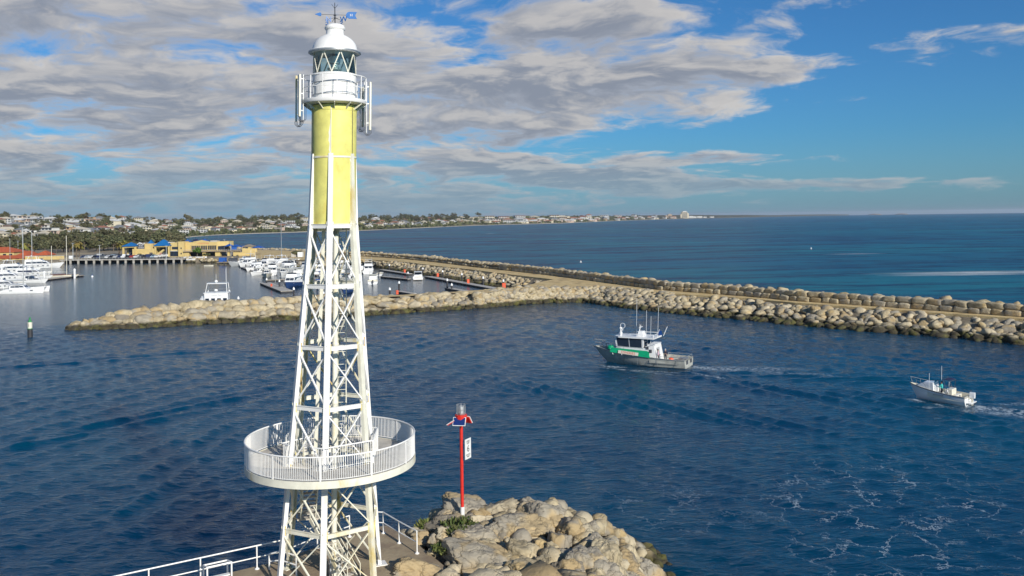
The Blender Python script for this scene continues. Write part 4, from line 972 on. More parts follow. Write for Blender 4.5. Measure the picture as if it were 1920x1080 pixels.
# weather vane
vp = hexp(0, 0, 29.42); vane = empty('weather_vane', T0 + vp, math.atan2(eR.y, eR.x), 'blue arrow weather vane with compass letters on top of the dome', 'weather vane')
MB().tube((0, 0, 0), (0, 0, .78), .022, n=8).build('pole', MT['darkmetal'], vane)
mb = MB(); mb.tube((0, 0, .7), (0, 0, 1.0), .015, n=6)
for s in (-1, 1): mb.tube((0, 0, .72), (s * .13, 0, .92), .010, n=6); mb.tube((0, 0, .72), (0, s * .13, .92), .010, n=6)
mb.build('spikes', MT['darkmetal'], vane)
MB().ell((0, 0, .42), (.06, .06, .06)).ell((0, 0, .3), (.05, .05, .05)).build('hub', MT['darkmetal'], vane, True)
mb = MB(); mb.beam((-.6, 0, .44), (.55, 0, .44), .02); mb.build('arrow_shaft', MT['darkmetal'], vane)
mb = MB(); 
def flat(poly, th=.025):
    n_ = len(poly); v = [(x, -th / 2, z) for x, z in poly] + [(x, th / 2, z) for x, z in poly]
    return v, [tuple(range(n_ - 1, -1, -1)), tuple(range(n_, 2 * n_))] + [(i, (i + 1) % n_, (i + 1) % n_ + n_, i + n_) for i in range(n_)]
mb.add(*flat([(-.85, .44), (-.62, .35), (-.57, .38), (-.57, .5), (-.62, .53)])); mb.build('arrow_head', MT['bluepaint'], vane)
mb = MB(); mb.add(*flat([(.45, .44), (.52, .56), (.60, .60), (.93, .60), (.86, .44), (.93, .28), (.60, .28), (.52, .32)])); tail = mb.build('arrow_tail', MT['bluepaint'], vane)
MTX = Matrix.Rotation(R(90), 4, 'X')
text_mesh('tail_letter', 'H', .15, MT['signwhite'], tail, Matrix.Translation((.69, -.02, .44)) @ MTX @ Matrix.Scale(1.1, 4), .004)
mb = MB()
for a in (20, 110, 200, 290): mb.tube((0, 0, .3), (.34 * math.cos(R(a)), .34 * math.sin(R(a)), .2), .010, n=6)
mb.build('compass_arms', MT['darkmetal'], vane)
for ch, (x, y, z), rot in (('N', (-.27, -.26, .16), 12), ('W', (.36, -.2, .2), -30), ('E', (-.34, .2, .12), 200), ('S', (.27, .26, .1), 150)):
    text_mesh('letter_' + ch.lower(), ch, .34, MT['bluepaint'], vane, Matrix.Translation((x, y, z)) @ Matrix.Rotation(R(rot), 4, 'Z') @ MTX, .014)

vane.scale = (1.12, 1.12, 1.05)
# ---------------------------------------------------------------- the round viewing deck (fixed to the legs, one body with the tower)
FZ = 8.62; DR = 3.98
ctr = ax(8.7)
dk = lambda th, r, z: Vector((ctr.x, ctr.y, 0)) + (dC * math.cos(R(th)) + eR * math.sin(R(th))) * r + Vector((0, 0, z - PAVE))
mb = MB(); NS = 120
inner = []
hexr = 2.42
for i in range(NS):
    th = i * 360 / NS; k = ((th - 22 + 30) % 60) - 30
    k2 = ((th + 8) % 60) - 30; inner.append(hexr * math.cos(R(30)) / math.cos(R(k2)))
tops = [dk(i * 360 / NS, DR - .02, FZ) for i in range(NS)] + [dk(i * 360 / NS, inner[i], FZ) for i in range(NS)]
bots = [p + Vector((0, 0, -.07)) for p in tops]
mb.add(tops + bots, [(i, (i + 1) % NS, NS + (i + 1) % NS, NS + i) for i in range(NS)] + [(2 * NS + i, 3 * NS + i, 3 * NS + (i + 1) % NS, 2 * NS + (i + 1) % NS) for i in range(NS)] + [(NS + i, NS + (i + 1) % NS, 3 * NS + (i + 1) % NS, 3 * NS + i) for i in range(NS)])
# stair landing inside the frame on the left
lp_ = [dk(292, 2.1, FZ + .012), dk(292 - 25, 2.0, FZ + .012), dk(232, 1.3, FZ + .012), dk(180, .35, FZ + .012), dk(-30, .7, FZ + .012), dk(-8, 2.1, FZ + .012)]
deck = mb.build('deck_floor', MT['deckgrey'], tower)
mb = MB(); mb.add(lp_ + [p + Vector((0, 0, -.07)) for p in lp_], [tuple(range(5, -1, -1)), tuple(range(6, 12))] + [(i, (i + 1) % 6, (i + 1) % 6 + 6, i + 6) for i in range(6)]); mb.build('stair_landing', MT['deckgrey'], tower)
mb = MB(); rings = []
for (r, z) in ((DR, FZ + .03), (DR + .03, FZ + .03), (DR + .03, FZ - .30), (DR - .08, FZ - .33), (DR - .08, FZ - .29), (DR, FZ - .27)):
    rings.append([dk(i * 3.0, r, z) for i in range(NS)])
rings.append(rings[0]); mb.loft(rings, True, False, False); mb.build('deck_fascia', MT['white2'], tower, True)
for k in range(12):
    th = 30 * k - 8; MB().beam(dk(th, 1.9, FZ - .17), dk(th, DR - .1, FZ - .17), .09, .18).build('deck_beam', MT['white2'], deck)
mb = MB(); mb.path([dk(i * 4.5, 2.95, FZ - .17) for i in range(80)], .05, 4, True); mb.build('deck_ring_beam', MT['white2'], deck)
mb = MB()
RT = FZ + 1.08
mb.path([dk(i * 4.0, DR, RT) for i in range(90)], .036, 8, True); drail = mb.build('deck_top_rail', MT['white'], tower, True)
mb = MB(); mb.path([dk(i * 4.0, DR, FZ + .10) for i in range(90)], .016, 6, True); 
nb = 11 * 24
for i in range(nb):
    th = i * 360 / nb + 2.0
    mb.beam(dk(th, DR, FZ + .08), dk(th, DR, RT), .022, .022)
mb.build('deck_balusters', MT['white'], tower)
for i in range(11):
    th = i * 360 / 11 - 7 - .0; MB().beam(dk(th, DR, FZ - .02), dk(th, DR, RT), .07, .05, up=dC * math.cos(R(th)) + eR * math.sin(R(th))).build('deck_post', MT['white'], tower)
# inner guard rails round the stair opening
segs = [(-8, 52, 2.42, 2.42), (52, 112, 2.42, 2.42), (112, 172, 2.42, 2.42), (172, 232, 2.42, 2.42)]
for a, b, ra_, rb_ in segs:
    p, q = dk(a, ra_, FZ), dk(b, rb_, FZ); mb = MB(); up = Vector((0, 0, 1.05)); mb.tube(p + up, q + up, .032, n=8); mb.tube(p + Vector((0, 0, .1)), q + Vector((0, 0, .1)), .02, n=6)
    nn_ = int((q - p).length / .11)
    for i in range(nn_ + 1): w = p.lerp(q, i / nn_); mb.beam(w + Vector((0, 0, .1)), w + up, .02, .02)
    mb.tube(p, p + up, .034, n=8); mb.build('inner_railing', MT['white'], tower)
for (p, q) in ((dk(292, 2.42, FZ), dk(268, .95, FZ)), (dk(292, 2.42, FZ), dk(306, 2.35, FZ)), (dk(-8, 2.42, FZ), dk(-20, 2.3, FZ)), (dk(232, 2.42, FZ), dk(262, 2.2, FZ))):
    mb = MB(); up = Vector((0, 0, 1.05)); mb.tube(p + up, q + up, .03, n=8); nn_ = max(2, int((q - p).length / .11))
    for i in range(nn_ + 1): w = p.lerp(q, i / nn_); mb.beam(w, w + up, .02, .02)
    mb.build('inner_railing', MT['white'], tower)
# stairs inside the frame, two flights
def flight(p, q, w, nst, name='stair_flight'):
    p = Vector(p); q = Vector(q); d = q - p; f = Vector((d.x, d.y, 0)).normalized(); s = Vector((-f.y, f.x, 0))
    mb = MB()
    for k in (-1, 1): mb.beam(p + s * (k * w / 2), q + s * (k * w / 2), .05, .2)
    st = mb.build(name, MT['white2'], tower)
    for i in range(nst):
        c = p.lerp(q, (i + .6) / nst); MB().box(c + Vector((0, 0, .05)), (w * .94, .26, .035), rz=math.atan2(s.y, s.x)).build('tread', MT['deckgrey'], st)
    mb = MB(); up = Vector((0, 0, .95))
    for k in (-1, 1):
        a, b = p + s * (k * w / 2), q + s * (k * w / 2); mb.tube(a + up, b + up, .026, n=6); mb.tube(a + up * .5, b + up * .5, .02, n=6)
        for i in range(4): m_ = a.lerp(b, i / 3); mb.tube(m_, m_ + up, .022, n=6)
    mb.build('stair_rail', MT['white2'], st)
def lp3(e, d, z): v = ctr + eR * e + dC * d; return Vector((v.x, v.y, z - PAVE))
flight(lp3(.95, 1.5, PAVE + .05), lp3(-.75, -.75, 5.55), .75, 11)
MB().box(lp3(-1.0, -1.1, 5.56), (1.3, 1.2, .06), rz=.2).build('stair_landing', MT['deckgrey'], tower)
flight(lp3(-1.15, -.6, 5.65), lp3(-.9, 1.15, 8.55), .7, 12)
# equipment cabinet on the paving
cab = empty('equipment_cabinet', T0 + eR * .1 - dC * .2, .2, 'grey switch cabinet on the paving inside the tower legs', 'cabinet')
MB().box((0, 0, .6), (.6, .4, 1.2)).build('body', MT['steel'], cab, bevel=.02); MB().box((0, -.21, .62), (.5, .015, 1.0)).build('door', MT['gelgrey'], cab)

# ---------------------------------------------------------------- red beacon
bq = hit(867, 966); bq = at(867, 966, bq.z)
beacon = empty('channel_beacon', bq, 0, 'slim red channel beacon with solar panels and a caged lamp on the boulders', 'beacon')
s_ = bq.y / F; bh = lambda py: (966 - py) * s_
MB().tube((0, 0, -.4), (0, 0, bh(950)), .125, n=16).build('base_sleeve', MT['signwhite'], beacon, True)
MB().tube((0, 0, bh(950)), (0, 0, bh(790)), .095, n=16).build('pole', MT['red'], beacon, True)
mb = MB(); mb.lathe([(.115, bh(797)), (.3, bh(792)), (.34, bh(779)), (.34, bh(777)), (0, bh(776))], 12); mb.build('lamp_table', MT['red'], beacon)
def panel(a, tilt, c, name='solar_panel', w=.72, h=.5):
    M = Matrix.Translation(c) @ Matrix.Rotation(R(a), 4, 'Z') @ Matrix.Rotation(R(tilt), 4, 'X')
    fr = MB().box((0, 0, 0), (w, .04, h)).build(name, MT['signwhite'], beacon); fr.data.transform(M)
    g = MB().box((0, -.025, 0), (w - .06, .012, h - .06)).build('solar_cells', MT['solar'], fr); g.data.transform(M)
    b = MB(); b.box((0, .05, 0), (w * .9, .05, h * .9)); b.build('panel_backing', MT['red'], fr).data.transform(M)
panel(-8, -32, (-.08, -.32, bh(788))); panel(-105, -58, (-.5, .05, bh(790))); panel(150, -35, (.25, .3, bh(788)))
mb = MB(); zc0, zc1 = bh(776), bh(759)
for z in (zc0, (zc0 + zc1) / 2, zc1): mb.path([(.24 * math.cos(a * math.pi / 8), .24 * math.sin(a * math.pi / 8), z) for a in range(16)], .012, 5, True)
for a in range(8): mb.tube((.24 * math.cos(a * math.pi / 4), .24 * math.sin(a * math.pi / 4), zc0), (.24 * math.cos(a * math.pi / 4), .24 * math.sin(a * math.pi / 4), zc1 + .04), .014, n=5)
mb.build('lamp_cage', MT['steel'], beacon)
MB().lathe([(.14, zc0), (.19, zc0 + .08), (.17, zc0 + .40), (.08, zc0 + .47), (0, zc0 + .5)], 14).build('lamp', MT['gelgrey'], beacon, True)
sg = MB(); sg.box((0, 0, 0), (.62, .03, 1.12)); sg = sg.build('sign_board', MT['signwhite'], beacon)
SM = Matrix.Translation((.36, .02, (bh(822) + bh(861)) / 2)) @ Matrix.Rotation(R(62), 4, 'Z')
sg.data.transform(SM)
SF = SM @ Matrix.Translation((0, -.02, 0)) @ MTX
text_mesh('sign_number', '6', .52, MT['signink'], sg, SF, .003)
for k, (yy, tx) in enumerate(((.42, 'SPEED'), (.31, 'LIMIT'), (-.33, 'KNOTS'), (-.43, 'MAX'))): text_mesh('sign_text', tx, .13, MT['signink'], sg, SF @ Matrix.Translation((0, yy, 0)), .003)
# green channel mark
gq = at(56.5, 632, 0); s_ = gq.y / F
gm = empty('channel_mark', gq, 0, 'green and white channel mark on a black pile left of the spur', 'channel marker')
MB().tube((0, 0, -1), (0, 0, 16 * s_ * 1.0), .42, n=14).build('pile', MT['pile'], gm, True)
MB().tube((0, 0, 16 * s_), (0, 0, 28 * s_), .38, n=14).build('number_drum', MT['gelcream'], gm, True)
mb = MB(); mb.tube((0, 0, 28 * s_), (0, 0, 32 * s_), .34, .2, n=12); mb.tube((0, 0, 32 * s_), (0, 0, 37 * s_), .16, .14, n=10); mb.build('lantern', MT['navgreen'], gm, True)
MB().tube((0, 0, 15.2 * s_), (0, 0, 16.4 * s_), .44, n=14).build('band', MT['navgreen'], gm)
p_ = MB().box((-.55, 0, 32.2 * s_), (.5, .5, .06)).build('solar_panel', MT['solar'], gm)
text_mesh('mark_number', '1', .7, MT['signink'], gm, Matrix.Translation((0, -.4, 22 * s_)) @ MTX, .003)
# ---------------------------------------------------------------- boats
def hull_rings(L, B, hb, hs, N=14, bow_p=2.4, wl=0.82, rake=0.10, draft=0.5, flare=1.0, tuck=0.93):
    """local x forward, stern at x=0; returns list of rings port->keel->starboard and the sheer line"""
    rings = []; sheer = []
    for i in range(N + 1):
        s = i / N; k = (1 - s ** bow_p); b = B / 2 * (tuck + (1 - tuck) * min(1, s * 3)) * max(k, 0.0) ** .75; h = hs + (hb - hs) * s ** 1.7
        xw = s * L * (1 - rake); xd = s * L; bw = b * wl * (1 - .35 * s ** 3)
        b = max(b, .02); bw = max(bw, .01); dr = draft * (1 - s ** 3 * .7)
        rings.append([(xd, b, h), (xd - (xd - xw) * .4, b * (.97 - .12 * s), h * .55), (xw, bw, .08), (xw, bw * .55, -dr * .6), (xw, 0, -dr), (xw, -bw * .55, -dr * .6), (xw, -bw, .08), (xd - (xd - xw) * .4, -b * (.97 - .12 * s), h * .55), (xd, -b, h)])
        sheer.append((xd, b, h))
    return rings, sheer
def build_hull(root, mat, L, B, hb, hs, deckmat=None, drop_=0.12, cock=0.0, cock_z=0.45, **kw):
    rings, sheer = hull_rings(L, B, hb, hs, **kw); mb = MB(); mb.loft(rings, False, False, False)
    mb.add([tuple(p) for p in rings[0]], [tuple(range(8, -1, -1))])
    hull = mb.build('hull', mat, root, True)
    mb = MB(); n = len(sheer); inn = .06
    for i in range(n - 1):                                   # gunwale cap, inner bulwark, deck
        (x0, b0, h0), (x1, b1, h1) = sheer[i], sheer[i + 1]
        i0, i1 = max(b0 - .09, .01), max(b1 - .09, .01)
        def fl(x, h): return (h - drop_) if x > cock else cock_z
        d0, d1 = fl(x0 + 1e-3, h0), fl(x1 - 1e-3, h1) if x1 > cock else cock_z
        if x0 < cock < x1: d1 = cock_z
        for s in (1, -1):
            q = [(x0, s * b0, h0 + .003), (x1, s * b1, h1 + .003), (x1, s * i1, h1 + .003), (x0, s * i0, h0 + .003)]; r_ = [(x0, s * i0, h0), (x1, s * i1, h1), (x1, s * i1, d1), (x0, s * i0, d0)]
            mb.add(q, [(0, 1, 2, 3) if s < 0 else (3, 2, 1, 0)]); mb.add(r_, [(0, 1, 2, 3)])
        mb.add([(x0, -i0, d0), (x1, -i1, d1), (x1, i1, d1), (x0, i0, d0)], [(0, 1, 2, 3)])
        if d1 == cock_z and i + 2 < n and sheer[i + 1][0] >= cock - .7 and sheer[i+1][0] > 0:
            if not (sheer[i + 1][0] < cock and sheer[min(i + 2, n - 1)][0] < cock): mb.add([(x1, -i1, cock_z), (x1, i1, cock_z), (x1, i1, h1 - drop_), (x1, -i1, h1 - drop_)], [(0, 1, 2, 3)])
    (x0, b0, h0) = sheer[0]
    mb.box((.04, 0, h0 - .10), (.08, b0 * 2 - .02, .2))
    mb.build('deck', deckmat or mat, root)
    return hull, sheer
def rub_rail(root, sheer, mat, r=.04):
    mb = MB()
    for s in (1, -1): mb.path([(x, s * (b + .01), h - .06) for x, b, h in sheer], r, 5)
    mb.build('rub_rail', mat, root)
def house(root, name, mat, x0, x1, w0, w1, z0, z1, fs=.5, bs=.0, side=.08, wmat=None, wz=(.45, .88), nwin=3, front=True, back=False):
    """tapered deckhouse with proud window panes; fs is how far the windscreen leans back"""
    P = [(x0, -w0 / 2, z0), (x1, -w1 / 2, z0), (x1, w1 / 2, z0), (x0, w0 / 2, z0)]
    Q = [(x0 + bs, -w0 / 2 + side, z1), (x1 - fs, -w1 / 2 + side, z1), (x1 - fs, w1 / 2 - side, z1), (x0 + bs, w0 / 2 - side, z1)]
    o = MB().add(P + Q, [(3, 2, 1, 0), (4, 5, 6, 7), (0, 1, 5, 4), (1, 2, 6, 5), (2, 3, 7, 6), (3, 0, 4, 7)]).build(name, mat, root)
    if wmat:
        def face(a, b, c, d, n, gap=.06, marg=.05):     # a,b bottom; d,c top
            a, b, c, d = map(Vector, (a, b, c, d)); nn = (b - a).cross(d - a).normalized() * .012
            for i in range(n):
                u0 = marg + (1 - 2 * marg) * i / n + gap / 2; u1 = marg + (1 - 2 * marg) * (i + 1) / n - gap / 2
                vs = []
                for (u, v) in ((u0, wz[0]), (u1, wz[0]), (u1, wz[1]), (u0, wz[1])): vs.append(a.lerp(b, u).lerp(d.lerp(c, u), v) + nn)
                mbw.add(vs, [(0, 1, 2, 3)])
        mbw = MB(); face(P[0], P[1], Q[1], Q[0], nwin, .05 / max(nwin, 1)); mbw.build('side_window', wmat, o)
        mbw = MB(); face(P[2], P[3], Q[3], Q[2], nwin, .05 / max(nwin, 1)); mbw.build('side_window', wmat, o)
        if front: mbw = MB(); face(P[1], P[2], Q[2], Q[1], 2, .03); mbw.build('windscreen', wmat, o)
        if back: mbw = MB(); face(P[3], P[0], Q[0], Q[3], back if isinstance(back, int) and back > 1 else 2, .05); mbw.build('rear_window', wmat, o)
    return o
def bow_rail(root, sheer, frac=.45, h=.55, n=6, mat=None):
    m = mat or MT['steel']; mb = MB(); N = len(sheer); idx = [int(frac * (N - 1)) + int(round((N - 1 - int(frac * (N - 1))) * k / n)) for k in range(n + 1)]
    for s in (1, -1):
        pts = [(sheer[i][0] - .05, s * max(sheer[i][1] - .08, 0), sheer[i][2]) for i in idx]
        top = [(p[0], p[1], p[2] + h) for p in pts]; mb.path(top, .02, 5)
        for p, q in zip(pts, top): mb.tube(p, q, .015, n=5)
    mb.build('bow_rail', m, root)
def tubes(root, name, mat, segs, r=.03, n=6, smooth=False):
    mb = MB()
    for s in segs: mb.path(s, r, n)
    return mb.build(name, mat, root, smooth)

def make_flybridge(mat=None, L=12.0, B=4.0, top='soft', wm=None):
    mat = mat or MT['gel']; wm = wm or MT['glass']; r = empty('flybridge_cruiser', (0, 0, 0)); h, sh = build_hull(r, mat, L, B, 1.9, 1.15, MT['gel'], cock=L * .24, cock_z=.6)
    rub_rail(r, sh, MT['darkmetal'] if mat is MT['gel'] else MT['gel'], .035); bow_rail(r, sh)
    house(r, 'cabin', MT['gel'], L * .24, L * .74, B * .80, B * .55, 1.1, 2.75, 1.4, .0, .14, wm, (.48, .86), 3, True, 2)
    MB().box((L * .42, 0, 2.80), (L * .46, B * .84, .12)).build('roof', MT['gel'], r, bevel=.04)
    house(r, 'flybridge', MT['gel'], L * .27, L * .56, B * .7, B * .6, 2.86, 3.5, .35, .1, .05, None)
    s = MB(); s.add([(L * .53, -B * .27, 3.5), (L * .53, B * .27, 3.5), (L * .50, B * .25, 3.85), (L * .50, -B * .25, 3.85)], [(0, 1, 2, 3)]); s.build('flybridge_screen', wm, r)
    if top == 'soft':
        MB().box((L * .40, 0, 4.95), (L * .24, B * .66, .07)).build('bimini', MT['gelcream'], r, bevel=.03)
        tubes(r, 'bimini_frame', MT['steel'], [[(L * x, s * B * .3, 3.45), (L * x, s * B * .31, 4.93)] for x in (.30, .50) for s in (-1, 1)], .025)
    tubes(r, 'radar_arch', MT['gel'], [[(L * .29, -B * .36, 2.86), (L * .27, -B * .30, 4.3), (L * .27, B * .30, 4.3), (L * .29, B * .36, 2.86)]], .06, 8)
    MB().lathe([(.0, 0), (.3, .02), (.32, .14), (.2, .24), (0, .26)], 12, (L * .27, 0, 4.33)).build('radar_dome', MT['gel'], r, True)
    tubes(r, 'antenna', MT['gel'], [[(L * .27, B * .28, 4.3), (L * .25, B * .28, 6.6)], [(L * .27, -B * .28, 4.3), (L * .25, -B * .28, 6.2)]], .018, 5)
    return r
def make_sport(mat=None, L=10.5, B=3.5, hard=True):
    mat = mat or MT['gel']; r = empty('sports_cruiser', (0, 0, 0)); h, sh = build_hull(r, mat, L, B, 1.6, 1.05, MT['gel'], cock=L * .32, cock_z=.55, bow_p=2.0)
    rub_rail(r, sh, MT['darkmetal'], .03); bow_rail(r, sh, .5, .45)
    house(r, 'coachroof', MT['gel'], L * .36, L * .82, B * .72, B * .34, 1.05, 1.9, 1.6, 0, .14, MT['glass'], (.35, .75), 2, False)
    house(r, 'windscreen_frame', MT['glass'], L * .34, L * .60, B * .72, B * .55, 1.8, 2.45, .95, 0, .1)
    if hard:
        MB().box((L * .34, 0, 2.62), (L * .34, B * .72, .10)).build('hardtop', MT['gel'], r, bevel=.04)
        tubes(r, 'hardtop_frame', MT['gel'], [[(L * x, s * B * .38, 1.1), (L * (x + .04), s * B * .33, 2.6)] for x in (.17, .42) for s in (-1, 1)], .045)
    MB().box((L * .10, 0, .95), (.7, B * .62, .5)).build('stern_seat', MT['gelcream'], r, bevel=.06)
    MB().box((-.35, 0, .25), (.75, B * .78, .10)).build('swim_platform', MT['timber'], r)
    tubes(r, 'antenna', MT['gel'], [[(L * .3, B * .3, 2.65), (L * .27, B * .3, 4.6)]], .018, 5)
    return r
def make_fishing(mat=None, L=8.5, B=2.9, top=True, canvas=None):
    mat = mat or MT['gel']; r = empty('fishing_boat', (0, 0, 0)); h, sh = build_hull(r, mat, L, B, 1.5, .85, MT['gelcream'], cock=L * .42, cock_z=.42, bow_p=2.1)
    rub_rail(r, sh, MT['darkmetal'], .03); bow_rail(r, sh, .45, .5)
    house(r, 'cabin', MT['gel'], L * .42, L * .72, B * .76, B * .5, .95, 2.25, .7, 0, .1, MT['glass'], (.45, .88), 2, True)
    MB().box((L * .50, 0, 2.32), (L * .32, B * .74, .08)).build('roof', MT['gelcream'] if canvas is None else canvas, r, bevel=.03)
    tubes(r, 'rocket_rack', MT['steel'], [[(L * .38, -B * .36, .9), (L * .37, -B * .33, 2.9), (L * .37, B * .33, 2.9), (L * .38, B * .36, .9)]] + [[(L * .37, B * y, 2.85), (L * .34, B * y, 3.3)] for y in (-.25, -.1, .1, .25)], .025)
    MB().box((-.22, 0, .75), (.5, .45, .7), taper=.8).box((-.25, 0, .1), (.22, .14, .9)).build('outboard', MT['darkmetal'], r, bevel=.05)
    tubes(r, 'antenna', MT['gel'], [[(L * .5, B * .3, 2.3), (L * .48, B * .3, 4.4)]], .015, 5)
    return r
def make_runabout(mat=None, L=6.0, B=2.2):
    mat = mat or MT['gel']; r = empty('runabout', (0, 0, 0)); h, sh = build_hull(r, mat, L, B, 1.05, .7, MT['gelcream'], cock=L * .6, cock_z=.32, bow_p=2.0, N=10)
    rub_rail(r, sh, MT['darkmetal'], .025)
    s = MB(); s.add([(L * .60, -B * .36, .95), (L * .60, B * .36, .95), (L * .54, B * .32, 1.4), (L * .54, -B * .32, 1.4)], [(0, 1, 2, 3)]); s.build('windscreen', MT['glass'], r)
    MB().box((L * .3, 0, .6), (.5, B * .6, .4)).build('bench', MT['gelcream'], r, bevel=.04)
    MB().box((-.18, 0, .75), (.42, .36, .6), taper=.8).box((-.2, 0, .1), (.18, .12, .8)).build('outboard', MT['darkmetal'], r, bevel=.04)
    return r
def make_yacht(mat=None, L=12.0, B=3.6, masts=((.48, 15.0),), wood=False, deckm=None, mastm=None, sail=True):
    mat = mat or MT['gel']; mastm = mastm or MT['steel']; r = empty('sailing_yacht', (0, 0, 0)); h, sh = build_hull(r, mat, L, B, 1.35, 1.05, deckm or MT['gelcream'], drop_=.08, bow_p=1.9)
    rub_rail(r, sh, MT['brown'] if wood else MT['darkmetal'], .03); bow_rail(r, sh, .1, .5, 10)
    house(r, 'coachroof', MT['brown'] if wood else MT['gel'], L * .30, L * .66, B * .5, B * .34, 1.05, 1.6, .5, 0, .1, MT['glass'], (.3, .7), 4, False)
    for (f, H) in masts:
        m = tubes(r, 'mast', mastm, [[(L * f, 0, 1.0), (L * f, 0, H)]], .11, 8, True)
        tubes(m, 'boom', mastm, [[(L * f, 0, 2.3), (L * (f - .32), 0, 2.4)]], .07, 6)
        if sail: MB().tube((L * f - .15, 0, 2.5), (L * (f - .30), 0, 2.58), .17, .1, n=8).build('furled_sail', MT['navycanvas'] if not wood else MT['gelcream'], m, True)
        tubes(m, 'spreader', mastm, [[(L * f, -.8, H * .62), (L * f, .8, H * .62)]], .03, 5)
        tubes(m, 'rigging', MT['darkmetal'], [[(L * f, s * B * .42, 1.1), (L * f, s * .8, H * .62), (L * f, 0, H * .96)] for s in (-1, 1)] + [[(L * .98, 0, 1.4), (L * f, 0, H * .95)], [(.1, 0, 1.2), (L * f, 0, H * .98)]], .012, 4)
    return r
def make_motoryacht(L=19.0, B=5.2):
    r = empty('motor_yacht', (0, 0, 0)); h, sh = build_hull(r, MT['gel'], L, B, 2.7, 1.7, MT['gel'], cock=L * .16, cock_z=.9)
    rub_rail(r, sh, MT['darkmetal'], .04); bow_rail(r, sh, .5, .6, 8)
    house(r, 'saloon', MT['gel'], L * .16, L * .76, B * .82, B * .42, 1.6, 3.3, 3.0, 0, .18, MT['glass'], (.38, .82), 4, True, 2)
    house(r, 'flybridge', MT['gel'], L * .16, L * .56, B * .80, B * .56, 3.3, 4.1, 1.2, .2, .1)
    MB().add([(L * .52, -B * .3, 4.1), (L * .52, B * .3, 4.1), (L * .49, B * .27, 4.5), (L * .49, -B * .27, 4.5)], [(0, 1, 2, 3)]).build('flybridge_screen', MT['glass'], r)
    MB().box((L * .32, 0, 5.6), (L * .24, B * .62, .12)).build('hardtop', MT['gel'], r, bevel=.05)
    tubes(r, 'radar_arch', MT['gel'], [[(L * .20, s * B * .38, 3.4), (L * .25, s * B * .3, 5.6)] for s in (-1, 1)] + [[(L * .42, s * B * .3, 4.0), (L * .40, s * B * .28, 5.6)] for s in (-1, 1)], .09, 8)
    MB().lathe([(.0, 0), (.34, .02), (.36, .18), (.2, .3), (0, .32)], 12, (L * .28, 0, 5.68)).build('radar_dome', MT['gel'], r, True)
    mb = MB()
    for s in (-1, 1):
        for k in range(4): mb.box((L * (.35 + .11 * k), s * (B * .5 - .02 - .02 * k * k), 1.25 + .08 * k), (.7, .09, .22))
    mb.build('portlights', MT['glass'], h)
    MB().box((-.6, 0, .35), (1.2, B * .8, .12)).build('swim_platform', MT['timber'], r)
    return r
def make_catamaran(L=13.0, B=7.2):
    r = empty('sailing_catamaran', (0, 0, 0))
    for s in (-1, 1):
        rings, sheer = hull_rings(L, 1.7, 1.75, 1.15, N=12, bow_p=2.6, rake=.02, draft=.5)
        R2 = [[(x, y + s * (B / 2 - .85), z * (1 if x > 1.6 else max(.35, x / 1.6) if z > 0 else 1)) for x, y, z in q] for q in rings]
        m = MB(); m.loft(R2, False, False, False); m.add([tuple(p) for p in R2[0]], [tuple(range(8, -1, -1))])
        for i in range(len(R2) - 1): m.add([R2[i][0], R2[i + 1][0], R2[i + 1][8], R2[i][8]], [(0, 1, 2, 3)])
        hu = m.build('hull', MT['gel'], r, True)
        m = MB()
        for k in (.32, .75): m.box((L * k, s * (B / 2 + .0) - (.02 if k < .5 else .12) * s, .95), (.8, .1, .16))
        m.build('portlights', MT['glass'], hu)
    MB().box((L * .42, 0, 1.05), (L * .5, B - 2.4, .45)).build('bridge_deck', MT['gel'], r)
    house(r, 'cabin', MT['gel'], L * .26, L * .62, B * .62, B * .5, 1.25, 2.35, 1.3, 0, .3, MT['glass'], (.4, .85), 3, True)
    MB().box((L * .30, 0, 2.55), (L * .36, B * .62, .1)).build('hardtop', MT['gel'], r, bevel=.03)
    tubes(r, 'hardtop_posts', MT['gel'], [[(L * .13, s * B * .28, 1.2), (L * .14, s * B * .28, 2.5)] for s in (-1, 1)], .07)
    tubes(r, 'trampoline_beam', MT['steel'], [[(L * .93, -B / 2 + .8, 1.45), (L * .93, B / 2 - .8, 1.45)]], .1, 8)
    m = tubes(r, 'mast', MT['steel'], [[(L * .50, 0, 2.3), (L * .50, 0, 19.5)]], .13, 8, True)
    tubes(m, 'boom', MT['steel'], [[(L * .5, 0, 3.6), (L * .14, 0, 3.6)]], .1, 6)
    MB().tube((L * .48, 0, 3.85), (L * .15, 0, 3.85), .22, .16, n=8).build('sail_cover', MT['gelgrey'], m, True)
    tubes(m, 'rigging', MT['darkmetal'], [[(L * .42, s * (B / 2 - .5), 1.3), (L * .5, 0, 18)] for s in (-1, 1)] + [[(L * .93, 0, 1.5), (L * .5, 0, 17)]], .012, 4)
    return r
protos = {'fly': make_flybridge(), 'fly_soft': None, 'sport': make_sport(), 'sport_open': make_sport(hard=False), 'fish': make_fishing(), 'fish_blue': make_fishing(canvas=MT['canvasblue'], L=7.5), 'run': make_runabout(), 'moto': make_motoryacht(),
          'yacht': make_yacht(), 'cat': make_catamaran(), 'navy': make_flybridge(MT['gelblue'], 13.0, 4.8), 'grey': make_sport(MT['gelgrey'], 12, 4.0), 'cream': make_fishing(MT['gelcream'], 9.5, 3.2), 'greyfly': make_flybridge(MT['gelgrey'], 11, 3.8, 'none'),
          'ketch': make_yacht(MT['gelcream'], 15.0, 4.2, ((.68, 17.0), (.30, 13.0)), True, MT['brown'], MT['gelcream'], False)}
used = set(); BG = 'boats moored in the marina'
